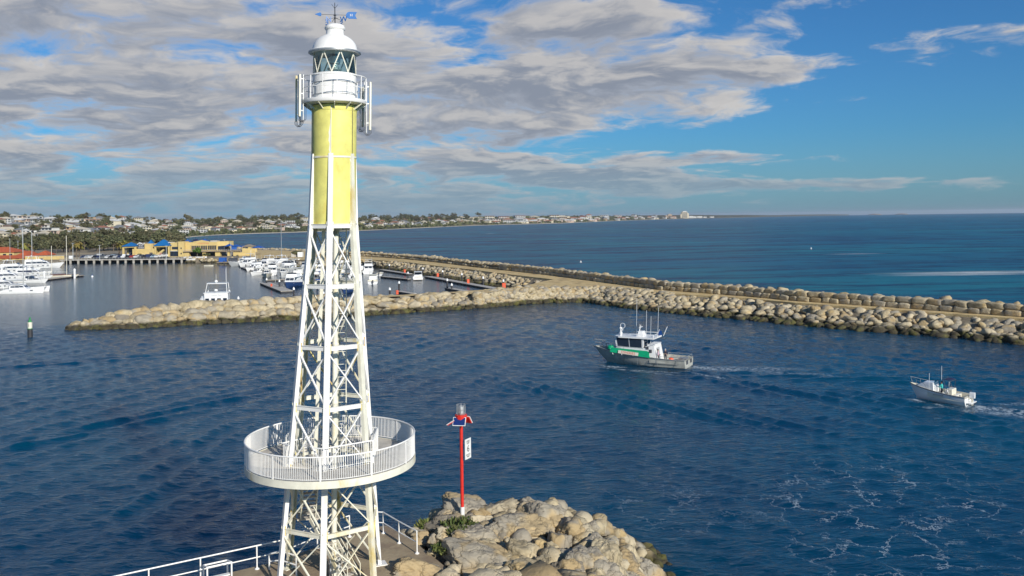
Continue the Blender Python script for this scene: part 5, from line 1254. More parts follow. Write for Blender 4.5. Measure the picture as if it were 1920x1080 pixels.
def boat(kind, px, py, hd, lab, scale=1.0, cat=None, group=BG):
    if group == BG and px < 700: scale *= 1.22
    p = at(px, py, 0); pr = protos[kind]; rz = R(hd); name = pr.name.split('.')[0]
    Lh = {'fly': 12, 'sport': 10.5, 'sport_open': 10.5, 'fish': 8.5, 'fish_blue': 7.5, 'run': 6, 'moto': 19, 'yacht': 12, 'cat': 13, 'navy': 13, 'grey': 12, 'cream': 9.5, 'greyfly': 11, 'ketch': 15}[kind] * scale
    o = copy_tree(pr); o.location = (p.x - math.cos(rz) * Lh / 2, p.y - math.sin(rz) * Lh / 2, 0); o.rotation_euler = (0, 0, rz); o.scale = (scale,) * 3
    tag(o, lab, cat or {'flybridge_cruiser': 'motor cruiser', 'sports_cruiser': 'motor cruiser', 'fishing_boat': 'fishing boat', 'runabout': 'motorboat', 'motor_yacht': 'motor yacht', 'sailing_yacht': 'yacht', 'sailing_catamaran': 'catamaran'}[name], group)
    return o
AWAY = 90; TOW = 270
# central basin, far group
boat('run', 440, 497, 285, 'small dark decked motorboat at the outer corner of the far boats', 1.1)
boat('greyfly', 457, 499, 200, 'grey cruiser with a derrick moored below the blue awnings', 1.0)
boat('fly', 466, 500, 250, 'white flybridge cruiser at the head of the far row, bow to the channel', .95)
boat('sport', 488, 504, 245, 'white hardtop cruiser, second in the far row of the marina', 1.0)
boat('moto', 497, 501, 250, 'large white motor yacht behind the far row of cruisers', .72)
boat('moto', 520, 502, 255, 'white motor yacht with a broad dark windscreen, beside the sandy point', .75)
boat('fly', 478, 508, 248, 'low white cruiser with a radar arch nearest the far mooring piles', .8)
boat('grey', 537, 502, 262, 'grey hulled cruiser with a white hardtop and blue side windows', .95)
boat('fish', 556, 497, 250, 'small white cabin boat between the grey cruiser and the tower', 1.0)
boat('yacht', 527, 499, 240, 'sailing yacht whose bare mast rises beside the blue awnings', 1.1)
boat('sport_open', 550, 501, 100, 'open white cruiser lying below the low kiosk on the point', .9)
boat('cream', 500, 520, 285, 'cream fishing boat with its bow towards the floating jetty', 1.0)
boat('fly', 512, 515, 100, 'cruiser with a dark cockpit cover left of the navy boat', .85)
boat('fish', 532, 519, 275, 'white boat with a wheelhouse directly behind the navy cruiser', 1.1)
boat('navy', 548, 538, 268, 'navy blue hulled cruiser with its bow towards the spur', .92)
boat('cream', 560, 519, 95, 'cream cabin boat with a tinted cockpit screen next to the navy cruiser', 1.15)
boat('sport', 571, 505, 270, 'white hardtop cruiser half hidden behind the left tower leg', .9)
# seen through and right of the tower
boat('fish', 590, 509, 260, 'small cabin boat seen through the tower, upper left', .95)
boat('fly', 600, 512, 95, 'white cruiser seen through the tower between the front and left legs', .8)
boat('fish_blue', 606, 527, 275, 'boat with a blue cabin roof seen low through the tower', 1.1)
boat('sport', 622, 506, 270, 'white cruiser hidden behind the tower\'s front leg', .85)
boat('fish', 640, 516, 92, 'fishing boat seen through the tower right of the service tube', 1.0)
boat('fly', 645, 505, 268, 'white flybridge cruiser seen through the tower, upper right', .85)
boat('navy', 652, 549, 265, 'navy cruiser seen through the tower just above the spur', .62)
boat('run', 664, 530, 95, 'small open boat seen through the tower beside its right leg', 1.2)
boat('fly', 692, 512, 95, 'white flybridge cruiser behind the fishing cruiser, right of the tower', .85)
boat('fish', 700, 531, 97, 'white fishing cruiser with its square stern towards the spur', 1.2)
boat('run', 714, 516, 88, 'small white motorboat tied inside the end finger pontoon', 1.15)
boat('sport', 784, 524, 96, 'white sports cruiser moored alone on the outer finger pontoon', 1.02)
boat('sport_open', 676, 506, 94, 'low white cruiser just right of the tower near the rubble', .8)
boat('fly', 583, 502, 262, 'white cruiser near the sandy point behind the tower\'s left leg', .8)
boat('yacht', 612, 501, 258, 'sailing yacht near the rubble bank behind the tower', .8)
boat('fly', 541, 512, 268, 'white flybridge cruiser between the grey cruiser and the navy one', .9)
boat('sport', 508, 506, 255, 'white cruiser squeezed behind the cream fishing boat', .85)
boat('fish', 484, 516, 250, 'white cabin boat at the right end of the far berths', .9)
boat('cream', 632, 528, 272, 'cream fishing boat seen low through the tower beside the front leg', .95)
boat('fly', 668, 520, 93, 'white cruiser seen between the right tower legs', .85)
boat('fish_blue', 600, 540, 275, 'blue topped boat nearest the spur behind the tower', .9)
# left basin
LG = 'boats moored in the left basin'
boat('cat', 44, 549, 12, 'white sailing catamaran, nearest of the left basin boats', .98, group=LG)
boat('moto', 8, 541, 8, 'white motor yacht cut by the frame behind the catamaran', .7, group=LG)
boat('sport', 60, 531, 10, 'grey-white cruiser beyond the catamaran, below the floating walkway', 1.0, group=LG)
boat('moto', 16, 526, 12, 'long white motor yacht, middle of the left basin stack', .8, group=LG)
boat('moto', 60, 518, 10, 'white motor yacht alongside the walkway with dark saloon windows', .78, group=LG)
boat('moto', 34, 512, 12, 'big white motor yacht with a swept superstructure, far left', .95, group=LG)
boat('moto', 78, 503, 12, 'largest white motor yacht moored before the orange roofed club', 1.0, group=LG)
boat('fly', 5, 513, 10, 'white cruiser at the left frame edge below the orange roofs', .9, group=LG)
boat('ketch', 112, 521, 8, 'two masted wooden decked ketch tied to the floating walkway', .92, group=LG)
boat('yacht', 62, 524, 8, 'sailing yacht with the tallest mast of the left basin', 1.15, group=LG)
boat('yacht', 20, 500, 10, 'sailing yacht near the quay with a thin grey mast', .9, group=LG)
for k, o in list(protos.items()):
    if o is None: continue
    def rm(a):
        for c in list(a.children): rm(c)
        bpy.data.objects.remove(a)
    rm(o)
# white cruiser moored behind the spur
def spur_cruiser():
    p = at(404, 572, 0); p = Vector((az_pt(404, 197), 197, 0)); r = empty('moored_cruiser', p, R(190), 'white flybridge cruiser moored just behind the spur, four square windows showing', 'motor cruiser')
    h, sh = build_hull(r, MT['gel'], 8.4, 3.2, 1.5, 1.0, MT['gel'], cock=2.0, cock_z=.6); bow_rail(r, sh)
    r.location = (p.x + 5.0, p.y + .7, 0); r.scale = (1.25, 1.25, 1.32)
    cb = MB().box((3.9, 0, 2.05), (4.1, 2.9, 1.9)).build('cabin', MT['gel'], r, bevel=.08)
    for k in range(4): MB().box((2.35 + k * 1.02, 1.456, 1.85), (.66, .03, .62)).build('side_window', MT['glass'], cb)
    text_mesh('name_lettering', 'Sweet Pea', .42, MT['gelgrey'], cb, Matrix.Translation((3.8, 1.46, 2.65)) @ Matrix.Rotation(R(180), 4, 'Z') @ MTX, .004)
    house(r, 'foredeck_house', MT['gel'], 5.9, 7.2, 2.4, 1.3, 1.3, 2.5, .7, 0, .15, MT['glass'], (.4, .85), 1)
    MB().box((3.9, 0, 3.06), (4.4, 3.0, .1)).build('flybridge_floor', MT['gel'], r, bevel=.03)
    tubes(r, 'flybridge_rail', MT['steel'], [[(1.8, -1.4, 3.7), (1.8, 1.4, 3.7), (5.9, 1.4, 3.7)], [(1.8, 1.4, 3.1), (1.8, 1.4, 3.7)], [(1.8, -1.4, 3.1), (1.8, -1.4, 3.7)]], .03)
    tubes(r, 'targa_frame', MT['gel'], [[(2.0, s * 1.4, 3.1), (2.1, s * 1.25, 4.6), (5.4, s * 1.25, 4.65), (5.7, s * 1.4, 3.1)] for s in (-1, 1)] + [[(2.1, -1.25, 4.6), (2.1, 1.25, 4.6)], [(5.4, -1.25, 4.65), (5.4, 1.25, 4.65)]], .06, 8)
    MB().box((3.8, 0, 4.7), (3.5, 2.5, .05)).build('hardtop', MT['gelgrey'], r)
    MB().ell((4.0, .3, 4.95), (.3, .3, .25)).build('radar_dome', MT['gel'], r, True)
    MB().ell((3.9, 1.3, 3.5), (.35, .35, .25)).build('life_raft', MT['gel'], r, True)
    tubes(r, 'antenna', MT['gel'], [[(2.1, 1.2, 4.6), (2.1, 1.2, 7.4)], [(2.5, -1.2, 4.6), (2.5, -1.2, 7.0)], [(4.0, .3, 5.1), (4.0, .3, 6.2)]], .022, 5)
spur_cruiser()

# ---------------------------------------------------------------- people
def person(loc, rz, label, pose, shirt, pants, hairm, stripes=None, scale=1.0):
    """one continuous skinned body; pose gives joints in metres, feet at z=0, facing +x"""
    J = {'pelvis': (0, 0, .95), 'waist': (0, 0, 1.08), 'chest': (.01, 0, 1.32), 'neck': (.0, 0, 1.50), 'head': (.02, 0, 1.60), 'crown': (.0, 0, 1.74),
         'hl': (0, .10, .92), 'kl': (.02, .11, .50), 'al': (0, .11, .09), 'tl': (.17, .12, .035), 'hr': (0, -.10, .92), 'kr': (.02, -.11, .50), 'ar': (0, -.11, .09), 'tr': (.17, -.12, .035),
         'sl': (0, .19, 1.42), 'el': (.0, .26, 1.14), 'wl': (.10, .27, .90), 'pl': (.13, .27, .83), 'sr': (0, -.19, 1.42), 'er': (.0, -.26, 1.14), 'wr': (.10, -.27, .90), 'pr': (.13, -.27, .83)}
    J.update(pose)
    RAD = {'pelvis': (.155, .115), 'waist': (.135, .10), 'chest': (.165, .115), 'neck': (.055, .055), 'head': (.078, .088), 'crown': (.07, .075), 'hl': (.095, .095), 'kl': (.06, .06), 'al': (.042, .042), 'tl': (.035, .03), 'sl': (.06, .06), 'el': (.043, .043), 'wl': (.028, .03), 'pl': (.035, .02)}
    E = [('pelvis', 'waist'), ('waist', 'chest'), ('chest', 'neck'), ('neck', 'head'), ('head', 'crown'), ('pelvis', 'hl'), ('hl', 'kl'), ('kl', 'al'), ('al', 'tl'), ('pelvis', 'hr'), ('hr', 'kr'), ('kr', 'ar'), ('ar', 'tr'), ('chest', 'sl'), ('sl', 'el'), ('el', 'wl'), ('wl', 'pl'), ('chest', 'sr'), ('sr', 'er'), ('er', 'wr'), ('wr', 'pr')]
    names = list(J); me = bpy.data.meshes.new('person'); me.from_pydata([J[k] for k in names], [(names.index(a), names.index(b)) for a, b in E], [])
    o = bpy.data.objects.new('person', me); C.objects.link(o); sk = o.modifiers.new('s', 'SKIN'); sk.use_smooth_shade = True
    for i, k in enumerate(names):
        kk = k if k in RAD else k[:-1] + 'l'; me.skin_vertices[0].data[i].radius = RAD.get(k, RAD.get(kk, (.05, .05)))
    me.skin_vertices[0].data[0].use_root = True
    ss = o.modifiers.new('u', 'SUBSURF'); ss.levels = 1; ss.render_levels = 1
    dg = bpy.context.evaluated_depsgraph_get(); m2 = bpy.data.meshes.new_from_object(o.evaluated_get(dg)); bpy.data.objects.remove(o)
    # hands with five fingers, face features, added to the same mesh
    mb = MB()
    for s in ('l', 'r'):
        w = Vector(J['w' + s]); p = Vector(J['p' + s]); d = (p - w).normalized(); side = Vector((d.z, 0, -d.x)) if abs(d.y) > .7 else Vector((0, 1, 0)).cross(d).normalized()
        for k in range(4):
            a = p + side * ((k - 1.5) * .02); L1 = (.036, .042, .040, .030)[k]; b = a + d * L1 + Vector((0, 0, -.004)); c = b + (d * .8 + Vector((0, -.5 if s == 'l' else .5, 0))).normalized() * L1 * .8
            mb.tube(a, b, .0095, .009, 6); mb.tube(b, c, .009, .0075, 6)
        a = w.lerp(p, .45) + side * .03; b = a + (d * .5 + side * .8).normalized() * .035; mb.tube(a, b, .011, .010, 6); mb.tube(b, b + d * .028, .010, .008, 6)
    hd = Vector(J['head']); cr = Vector(J['crown']); mb.tube(hd + Vector((.075, 0, .045)), hd + Vector((.105, 0, .015)), .010, .016, 6)
    for s in (-1, 1): mb.ell(hd + Vector((-.005, s * .085, .03)), (.02, .010, .03), 6, 4)
    n0 = len(m2.vertices); bmx = bmesh.new(); bmx.from_mesh(m2); vs = [bmx.verts.new(v) for v in mb.v]
    for f in mb.f:
        try: bmx.faces.new([vs[i] for i in f])
        except ValueError: pass
    bmx.faces.ensure_lookup_table()
    for m in (MT['skin'], shirt, pants, MT['black']): m2.materials.append(m)
    zn = Vector(J['neck']).z - .02; zp = Vector(J['pelvis']).z + .04
    for f in bmx.faces:
        c = f.calc_center_median(); f.smooth = True
        dl = min((c - Vector(J[k])).length for k in ('wl', 'wr', 'pl', 'pr')); df = min((c - Vector(J[k])).length for k in ('al', 'ar', 'tl', 'tr'))
        leg = min((c - Vector(J[k])).length for k in ('kl', 'kr', 'hl', 'hr', 'al', 'ar')); tor = min((c - Vector(J[k])).length for k in ('waist', 'chest', 'sl', 'sr', 'el', 'er'))
        if c.z > zn: f.material_index = 0
        elif df < .09: f.material_index = 3
        elif dl < .13: f.material_index = 0
        elif leg < tor or c.z < min(zp, .8): f.material_index = 2
        else: f.material_index = 1
    bmx.to_mesh(m2); bmx.free()
    o = bpy.data.objects.new('person', m2); C.objects.link(o); o.location = loc; o.rotation_euler = (0, 0, rz); o.scale = (scale,) * 3
    tag(o, label, 'person')
    h = MB().ell(hd.lerp(cr, .62) + Vector((-.018, 0, .012)), (.098, .088, .085), 12, 8).build('hair', hairm, o, True)
    e = MB()
    for s in (-1, 1): e.ell(hd + Vector((.082, s * .03, .055)), (.008, .012, .007), 6, 4)
    e.build('eyes', MT['darkcloth'], o)
    return o

# ---------------------------------------------------------------- grey patrol boat in the channel
ps = at(1286, 693.6, 0); pf = at(1301.6, 683.4, 0); pb = at(1138, 682.5, 0)
mid_s = (ps + pf) / 2; hd = Vector((-.885, .465, 0)); hang = math.atan2(hd.y, hd.x)
L, B = 13.4, 4.3
pat = empty('patrol_boat', (mid_s.x - .15, mid_s.y, 0), hang, 'bare metal patrol boat with a green stripe and white wheelhouse in the channel', 'patrol boat')
h, sh = build_hull(pat, MT['alu'], L, B, 2.15, 1.15, MT['alu'], drop_=.25, cock=4.6, cock_z=.55, bow_p=2.6, wl=.86, rake=.14, draft=.6)
rub_rail(pat, sh, MT['steel'], .05)
mb = MB()
for x in (1.0, 3.6, 4.6, 6.4): mb.box((x, B / 2 * .985 - .03 * (x > 6), .62), (.03, .04, .9 if x != 4.6 else .7))
mb.box((3.2, B / 2 * .985, .62), (5.4, .04, .03)); mb.build('hull_frames', MT['steel'], h)
MB().box((-.02, .9, .75), (.06, .7, .5)).box((-.02, -.9, .75), (.06, .7, .5)).build('transom_doors', MT['darkmetal'], h)
# green superstructure side and white wheelhouse
lower = house(pat, 'deckhouse', MT['green'], 4.9, 10.3, 3.3, 2.1, 1.05, 1.95, .8, 0, .06)
band = house(pat, 'wheelhouse_base', MT['gel'], 4.9, 9.9, 3.2, 2.3, 1.95, 2.36, .3, 0, .04)
wh = house(pat, 'wheelhouse', MT['gel'], 5.7, 9.7, 3.1, 2.3, 2.36, 3.62, -.25, 0, .03, MT['glass'], (.04, .98), 2, True, 2)
ro = MB().prism([(4.2, -1.75), (9.2, -1.6), (9.9, -1.1), (10.0, 0), (9.9, 1.1), (9.2, 1.6), (4.2, 1.75)], 3.62, 3.80).build('wheelhouse_roof', MT['gel'], pat)
aft = MB().add([(3.9, -1.6, .56), (4.9, -1.62, .56), (4.9, 1.62, .56), (3.9, 1.6, .56), (4.3, -1.5, 2.9), (5.2, -1.5, 2.9), (5.2, 1.5, 2.9), (4.3, 1.5, 2.9)], [(3, 2, 1, 0), (4, 5, 6, 7), (0, 1, 5, 4), (1, 2, 6, 5), (2, 3, 7, 6), (3, 0, 4, 7)]).build('aft_bulkhead', MT['gel'], pat)
MB().box((4.72, 1.60, 2.05), (.38, .04, .42)).box((5.15, 1.58, 2.45), (.34, .04, .40)).build('porthole', MT['darkmetal'], aft)
MB().box((4.05, .3, 1.55), (.06, .8, 1.8)).build('door', MT['gelgrey'], aft)
sides = []
for s in (1, -1):     # green side boards with red lettering
    b = MB(); b.add([(4.6, s * 2.14, 1.22), (10.4, s * 1.80, 1.66), (10.2, s * 1.66, 2.25), (5.0, s * 1.96, 2.10)], [(0, 1, 2, 3) if s > 0 else (3, 2, 1, 0)])
    o = b.build('side_board', MT['green'], pat); p0 = Vector((7.7, s * 1.985, 1.69)); ux = Vector((-5.6, s * .26, -.38)).normalized() if s > 0 else Vector((5.6, s * -.26, .38)).normalized()
    uz = Vector((0, -s * .2, 1)); uz = (uz - ux * uz.dot(ux)).normalized(); un = ux.cross(uz)
    M = Matrix((ux, uz, un)).transposed().to_4x4(); M.translation = p0 + un * .012
    bd = MB().box((0, 0, 0), (2.9, .42, .012)).build('name_board', MT['gelcream'], o); bd.data.transform(M)
    text_mesh('name_lettering', 'FISHERIES', .46, MT['redletter'], o, M @ Matrix.Translation((0, 0, .012)), .006, spacing=1.05)
tubes(pat, 'side_rail', MT['gel'], [[(x, s * 2.02 * (1 - max(0, x - 8) * .05), 1.35), (x + .55, s * 1.62 * (1 - max(0, x - 8) * .06), 2.05)] for x in (5.4, 7.0, 8.6, 9.9) for s in (-1, 1)], .045)
br = [(sh[i][0] - .1, sh[i][1] - .1, sh[i][2]) for i in (9, 10, 11, 12, 13, 14)]
for s in (1, -1):
    tubes(pat, 'bow_rail', MT['steel'], [[(x, s * max(b, .02), z + .85) for x, b, z in br]] + [[(x, s * max(b, .02), z), (x, s * max(b, .02), z + .85)] for x, b, z in br[::2]] + [[(x, s * max(b, .02), z + .45) for x, b, z in br]], .025)
MB().box((11.0, 0, 2.05), (.5, .5, .35)).tube((11.6, 0, 2.0), (11.6, 0, 2.5), .08).tube((12.2, -.3, 2.15), (12.2, .3, 2.15), .06).build('anchor_winch', MT['steel'], pat)
MB().lathe([(.5, 0), (.55, .15), (.5, .4), (.2, .55), (0, .58)], 12, (10.6, .8, 1.9)).build('green_float', MT['green'], pat, True)
mb = MB(); mb.box((6.4, .2, 4.15), (.9, 1.2, .7), taper=.7).tube((6.7, .2, 4.4), (6.5, .2, 5.3), .05).box((6.5, .2, 5.0), (.1, 1.3, .08)); mb.build('radar_mast', MT['gel'], pat, bevel=.03)
mb = MB(); mb.tube((9.2, .7, 3.8), (9.2, .7, 4.7), .08).ell((9.2, .7, 4.8), (.2, .2, .16)).box((9.35, .3, 4.05), (.3, .5, .3)).tube((9.5, -.3, 3.8), (9.4, -.3, 4.5), .05); mb.build('searchlight', MT['gel'], pat, True)
mb = MB(); mb.path([(8.9 + .34 * math.cos(a * .5236), .7, 5.15 + .34 * math.sin(a * .5236)) for a in range(12)], .035, 6, True).tube((8.9, .7, 4.5), (8.9, .7, 4.82), .04); mb.build('direction_finder', MT['gel'], pat)
tubes(pat, 'antenna', MT['gel'], [[(6.9, .9, 3.8), (6.75, .9, 8.9)], [(6.1, -.8, 3.8), (6.0, -.8, 7.2)], [(5.0, .6, 3.8), (4.9, .6, 6.6)], [(4.5, -.9, 3.8), (4.35, -.9, 7.6)], [(6.4, 1.2, 4.3), (6.3, 1.2, 5.5)]], .022, 5)
tubes(pat, 'roof_rail', MT['gel'], [[(4.3, s * 1.6, 3.8), (4.3, s * 1.6, 4.15), (7.6, s * 1.5, 4.15)] for s in (-1, 1)] + [[(4.3, -1.6, 4.15), (4.3, 1.6, 4.15)], [(3.9, 1.5, 3.75), (3.4, 1.7, 5.0)], [(3.9, -1.5, 3.75), (3.4, -1.7, 5.0)]], .04)
MB().add([(3.5, 1.68, 4.9), (3.1, 1.75, 4.85), (3.0, 1.75, 4.3), (3.6, 1.65, 4.2)], [(0, 1, 2, 3)]).build('flag', MT['canvasblue'], pat)
tubes(pat, 'boat_hook', MT['gel'], [[(5.4, 1.65, 2.6), (3.2, 1.7, 3.35)]], .05)
tubes(pat, 'stern_rail', MT['steel'], [[(3.4, s * 1.95, 1.15), (3.4, s * 1.95, 1.45), (.15, s * 1.9, 1.45), (.15, s * 1.9, 1.15)] for s in (-1, 1)] + [[(.15, -1.9, 1.45), (.15, 1.9, 1.45)]], .035)
MB().box((1.0, -1.0, .8), (1.2, 1.0, .5)).build('deck_box', MT['steel'], pat, bevel=.03)
def on_boat(root, x, y, z):
    M = Matrix.Rotation(root.rotation_euler.z, 3, 'Z'); return root.location + M @ Vector((x, y, z))
flo = MB().lathe([(.12, -.02), (.3, .1), (.36, .32), (.3, .55), (.1, .68), (0, .7)], 14, (0, 0, 0)).build('net_float', MT['orange'], None, True); flo.location = on_boat(pat, 2.2, .7, .57); tag(flo, 'orange float standing on the patrol boat\'s aft deck', 'float')
MB().tube((0, 0, .66), (0, 0, .8), .05, n=8).build('eyelet', MT['black'], flo)
MT['stripe'] = pmat('pale_striped_shirt', (0.62, 0.42, 0.50), 0.85, 0.35, 9)
person(on_boat(pat, 3.75, 1.35, .56), hang + R(200), 'person in a pale striped top and dark trousers on the patrol boat\'s aft deck',
       {'el': (.06, .27, 1.16), 'wl': (.24, .20, 1.08), 'pl': (.31, .18, 1.07), 'kl': (.05, .12, .5), 'al': (.0, .14, .09), 'tl': (.16, .16, .035)}, MT['stripe'], MT['darkcloth'], MT['hair'])
person(on_boat(pat, 3.0, .55, .56), hang + R(140), 'grey haired person in dark clothes standing beside the orange float',
       {'er': (.08, -.24, 1.16), 'wr': (.26, -.12, 1.14), 'pr': (.33, -.08, 1.14)}, MT['darkcloth'], MT['darkcloth'], MT['greyhair'])

# ---------------------------------------------------------------- small white motorboat
ps = at(1804, 761, 0); pf = at(1813.4, 756.6, 0); ms = (ps + pf) / 2; hang2 = math.atan2(.72, -.70)
cc = empty('centre_console_boat', (ms.x + .35, ms.y - .1, 0), hang2, 'small white outboard motorboat with a person in teal aboard', 'motorboat')
cc.rotation_euler = (0, R(-1.5), hang2)
h, sh = build_hull(cc, MT['gel'], 7.4, 2.75, 1.35, .88, MT['gelcream'], drop_=.12, cock=4.4, cock_z=.38, bow_p=2.1, wl=.8, rake=.12, draft=.4)
rub_rail(cc, sh, MT['darkmetal'], .035)
tubes(cc, 'bow_rail', MT['steel'], [[(4.8, 1.0, 1.2), (5.2, .95, 1.6), (7.3, .15, 1.9), (7.3, -.15, 1.9), (5.2, -.95, 1.6), (4.8, -1.0, 1.2)], [(6.3, .55, 1.3), (6.3, .58, 1.76)], [(6.3, -.55, 1.3), (6.3, -.58, 1.76)], [(7.1, 0, 1.4), (7.3, 0, 1.9)]], .022)
MB().add([(3.9, -.95, .75), (6.3, -.55, 1.25), (6.3, .55, 1.25), (3.9, .95, .75), (4.1, -.75, 1.75), (5.3, -.45, 1.7), (5.3, .45, 1.7), (4.1, .75, 1.75)], [(3, 2, 1, 0), (4, 5, 6, 7), (0, 1, 5, 4), (1, 2, 6, 5), (2, 3, 7, 6), (3, 0, 4, 7)]).build('cuddy', MT['gel'], cc, bevel=.04)
MB().box((3.9, 0, .85), (.7, .9, .95), taper=.9).build('console', MT['gel'], cc, bevel=.04)
MB().add([(4.3, -.5, 1.4), (4.3, .5, 1.4), (4.0, .42, 1.95), (4.0, -.42, 1.95)], [(0, 1, 2, 3)]).build('windscreen', MT['pane'], cc)
MB().box((1.4, 0, .62), (.5, 1.7, .46)).build('stern_bench', MT['gelcream'], cc, bevel=.05)
MB().box((2.1, .0, .85), (.7, 1.3, 1.0)).build('helm_seat', MT['gelcream'], cc, bevel=.05)
MB().ell((2.4, .62, 1.05), (.22, .1, .22)).build('fender', MT['gel'], cc, True)
tubes(cc, 'rod', MT['gel'], [[(4.5, 1.0, 1.0), (4.45, 1.05, 2.7)], [(3.6, -.6, 1.4), (3.6, -.6, 3.3)], [(2.1, .85, .8), (2.05, .85, 2.1)]], .022, 5)
tubes(cc, 'bimini_frame', MT['darkmetal'], [[(2.2, -.9, .9), (2.8, -.8, 2.2), (2.8, .8, 2.2), (2.2, .9, .9)], [(2.2, -.9, .9), (1.9, -.8, 2.15), (1.9, .8, 2.15), (2.2, .9, .9)]], .025)
MB().box((2.35, 0, 2.22), (.75, 1.5, .06)).build('folded_bimini', MT['navycanvas'], cc, bevel=.02)
ob = MB().loft([[(x, y * w, z) for x, y in ((-.15, -.18), (-.15, .18), (-.75, .16), (-.75, -.16))] for z, w in ((.7, .8), (.85, 1.05), (1.1, 1.05), (1.25, .8))]).build('outboard_cowl', MT['gel'], cc, True)
MB().box((-.42, 0, .35), (.24, .16, .9)).box((-.1, 0, .7), (.3, .3, .25)).build('outboard_leg', MT['gelcream'], ob)
MB().box((-.3, 0, .28), (.7, 1.7, .08)).build('swim_platform', MT['gel'], cc)
text_mesh('hull_lettering', 'WHITEWATER', .2, MT['darkmetal'], h, Matrix.Translation((3.2, 1.28, .72)) @ Matrix.Rotation(R(180), 4, 'Z') @ MTX, .004)
h.children[-1].data.transform(Matrix.Translation((0, .06, 0)))
cc.scale = (.80, .95, 1.08)
person(on_boat(cc, 2.6, .05, .36), hang2, 'person in a teal top steering the small white motorboat',
       {'el': (.12, .25, 1.16), 'wl': (.36, .20, 1.12), 'pl': (.44, .18, 1.12), 'er': (.12, -.25, 1.16), 'wr': (.36, -.20, 1.12), 'pr': (.44, -.18, 1.12)}, MT['teal'], MT['darkcloth'], MT['hair'])
# buoys
for (px, py, lab, m) in ((173, 519, 'small blue and white mooring buoy in the left basin', 'canvasblue'), (1521, 467, 'white spar buoy out on the open sea', 'gel'), (1089, 492, 'tiny white marker buoy beyond the breakwater', 'gel')):
    q = at(px, py, 0); z = drop(q.x, q.y); b = empty('mooring_buoy', q + Vector((0, 0, z)), 0, lab, 'buoy')
    MB().lathe([(0, -.4), (.4, -.2), (.42, .1), (.25, .4), (.1, .5)], 12).build('float', MT['gel'], b, True); MB().tube((0, 0, .4), (0, 0, 0.8 if px != 1521 else 1.0), .15 if px != 1521 else .2, n=8).build('topmark', MT[m], b)
# ---------------------------------------------------------------- pontoons, piles, cabinets
def pontoon(a, b, w, lab, name='floating_pontoon', h=.55):
    a = at(*a, .0); b = at(*b, .0); c = (a + b) / 2; L = (b - a).length; r = empty(name, c, math.atan2((b - a).y, (b - a).x), lab, 'pontoon', 'floating pontoons of the marina')
    MB().box((0, 0, h - .08), (L, w, .16)).build('deck', MT['pontoon'], r)
    mb = MB(); n = max(2, int(L / 3.2))
    for i in range(n): mb.box((-L / 2 + (i + .5) * L / n, 0, h / 2 - .25), (L / n * .8, w * .92, h + .1))
    mb.build('float_row', MT['black'], r)
    if L > 8:
        mb = MB()
        for s in (-1, 1): mb.box((0, s * (w / 2 + .02), h - .1), (L, .05, .14))
        mb.build('fender_strip', MT['timber'], r)
    return r
pontoon((497, 533), (538, 549), 3.4, 'wide pontoon head beside the navy cruiser')
pontoon((498, 528), (590, 524), 2.0, 'walkway pontoon leading from the wide head towards the tower')
pontoon((716, 508), (768, 516), 2.2, 'pontoon running from the small motorboat to the outer berth')
pontoon((716, 521), (768, 526), 1.4, 'short finger pontoon inside the sports cruiser')
pontoon((803, 521), (934, 545), 2.6, 'long outer walkway pontoon along the foot of the rubble')
pontoon((838, 543), (880, 550), 1.8, 'finger pontoon just behind the spur on the right')
pontoon((746, 549), (776, 554), 1.6, 'short finger pontoon nearest the spur, right of the orange cabinet')
pontoon((455, 503), (492, 515), 2.0, 'pontoon under the outer ends of the far cruisers')
pontoon((590, 518), (700, 512), 2.0, 'walkway pontoon crossing behind the tower')
pontoon((60, 529), (150, 518.5), 3.6, 'long floating walkway at the left basin with white piles')
pontoon((0, 536), (62, 529), 3.0, 'walkway running left behind the catamaran')
def pile(px, py, top, lab, white=False, r=.26):
    q = at(px, py, 0); H = (py - top) * q.y / F; o = empty('mooring_pile', q, 0, lab, 'mooring pile', 'mooring piles of the marina')
    MB().tube((0, 0, -2), (0, 0, H - .35), r, n=10).build('shaft', MT['gel'] if white else MT['pile'], o, True)
    MB().lathe([(r * 1.15, 0), (r * 1.15, .3), (r * .6, .6), (0, .75)], 10, (0, 0, H - .4)).build('cap', MT['gel'], o, True)
PL = [(430, 566, 545.5, 'banded pile right of the white cruiser behind the spur'), (447, 572, 558, 'pile whose white cap just clears the spur boulders'), (551, 560, 540.5, 'pile standing in front of the navy cruiser'), (607, 566, 549, 'pile seen low through the tower\'s left face'),
      (500, 534, 523, 'pile at the outer left corner of the wide pontoon head'), (524, 541, 526, 'pile at the inner side of the wide pontoon head'), (461, 505, 494, 'pile at the end of the first far berth'), (470, 509, 497, 'pile between the first and second far berths'), (478, 514, 497, 'pile before the outermost far cruiser'), (452, 500, 489, 'pile left of the far cruiser row'),
      (730, 507, 496.5, 'pile on the inner pontoon by the rubble, left one'), (748.5, 548, 529, 'taller pile beside the orange cabinet near the spur'), (731, 556, 541, 'shorter pile left of the orange cabinet near the spur'), (830, 522, 508, 'pile on the outer walkway above the sports cruiser'), (866, 529, 513.5, 'pile midway along the outer walkway'),
      (906, 536, 520, 'pile near the right end of the outer walkway'), (838.7, 544, 524, 'pile without cap light at the right finger pontoon'), (847, 545, 533, 'short white capped pile at the right finger pontoon'), (944, 541, 525.5, 'pile at the shore end beside the orange cabinet'), (760, 507, 499, 'pile behind the orange cabinet on the inner pontoon'), (765, 520, 511, 'pile at the port side of the lone sports cruiser'), (793, 514, 503, 'pile behind the lone sports cruiser')]
for a in PL: pile(a[0], a[1], a[2], a[3], r=.24 if a[0] < 700 else .26)
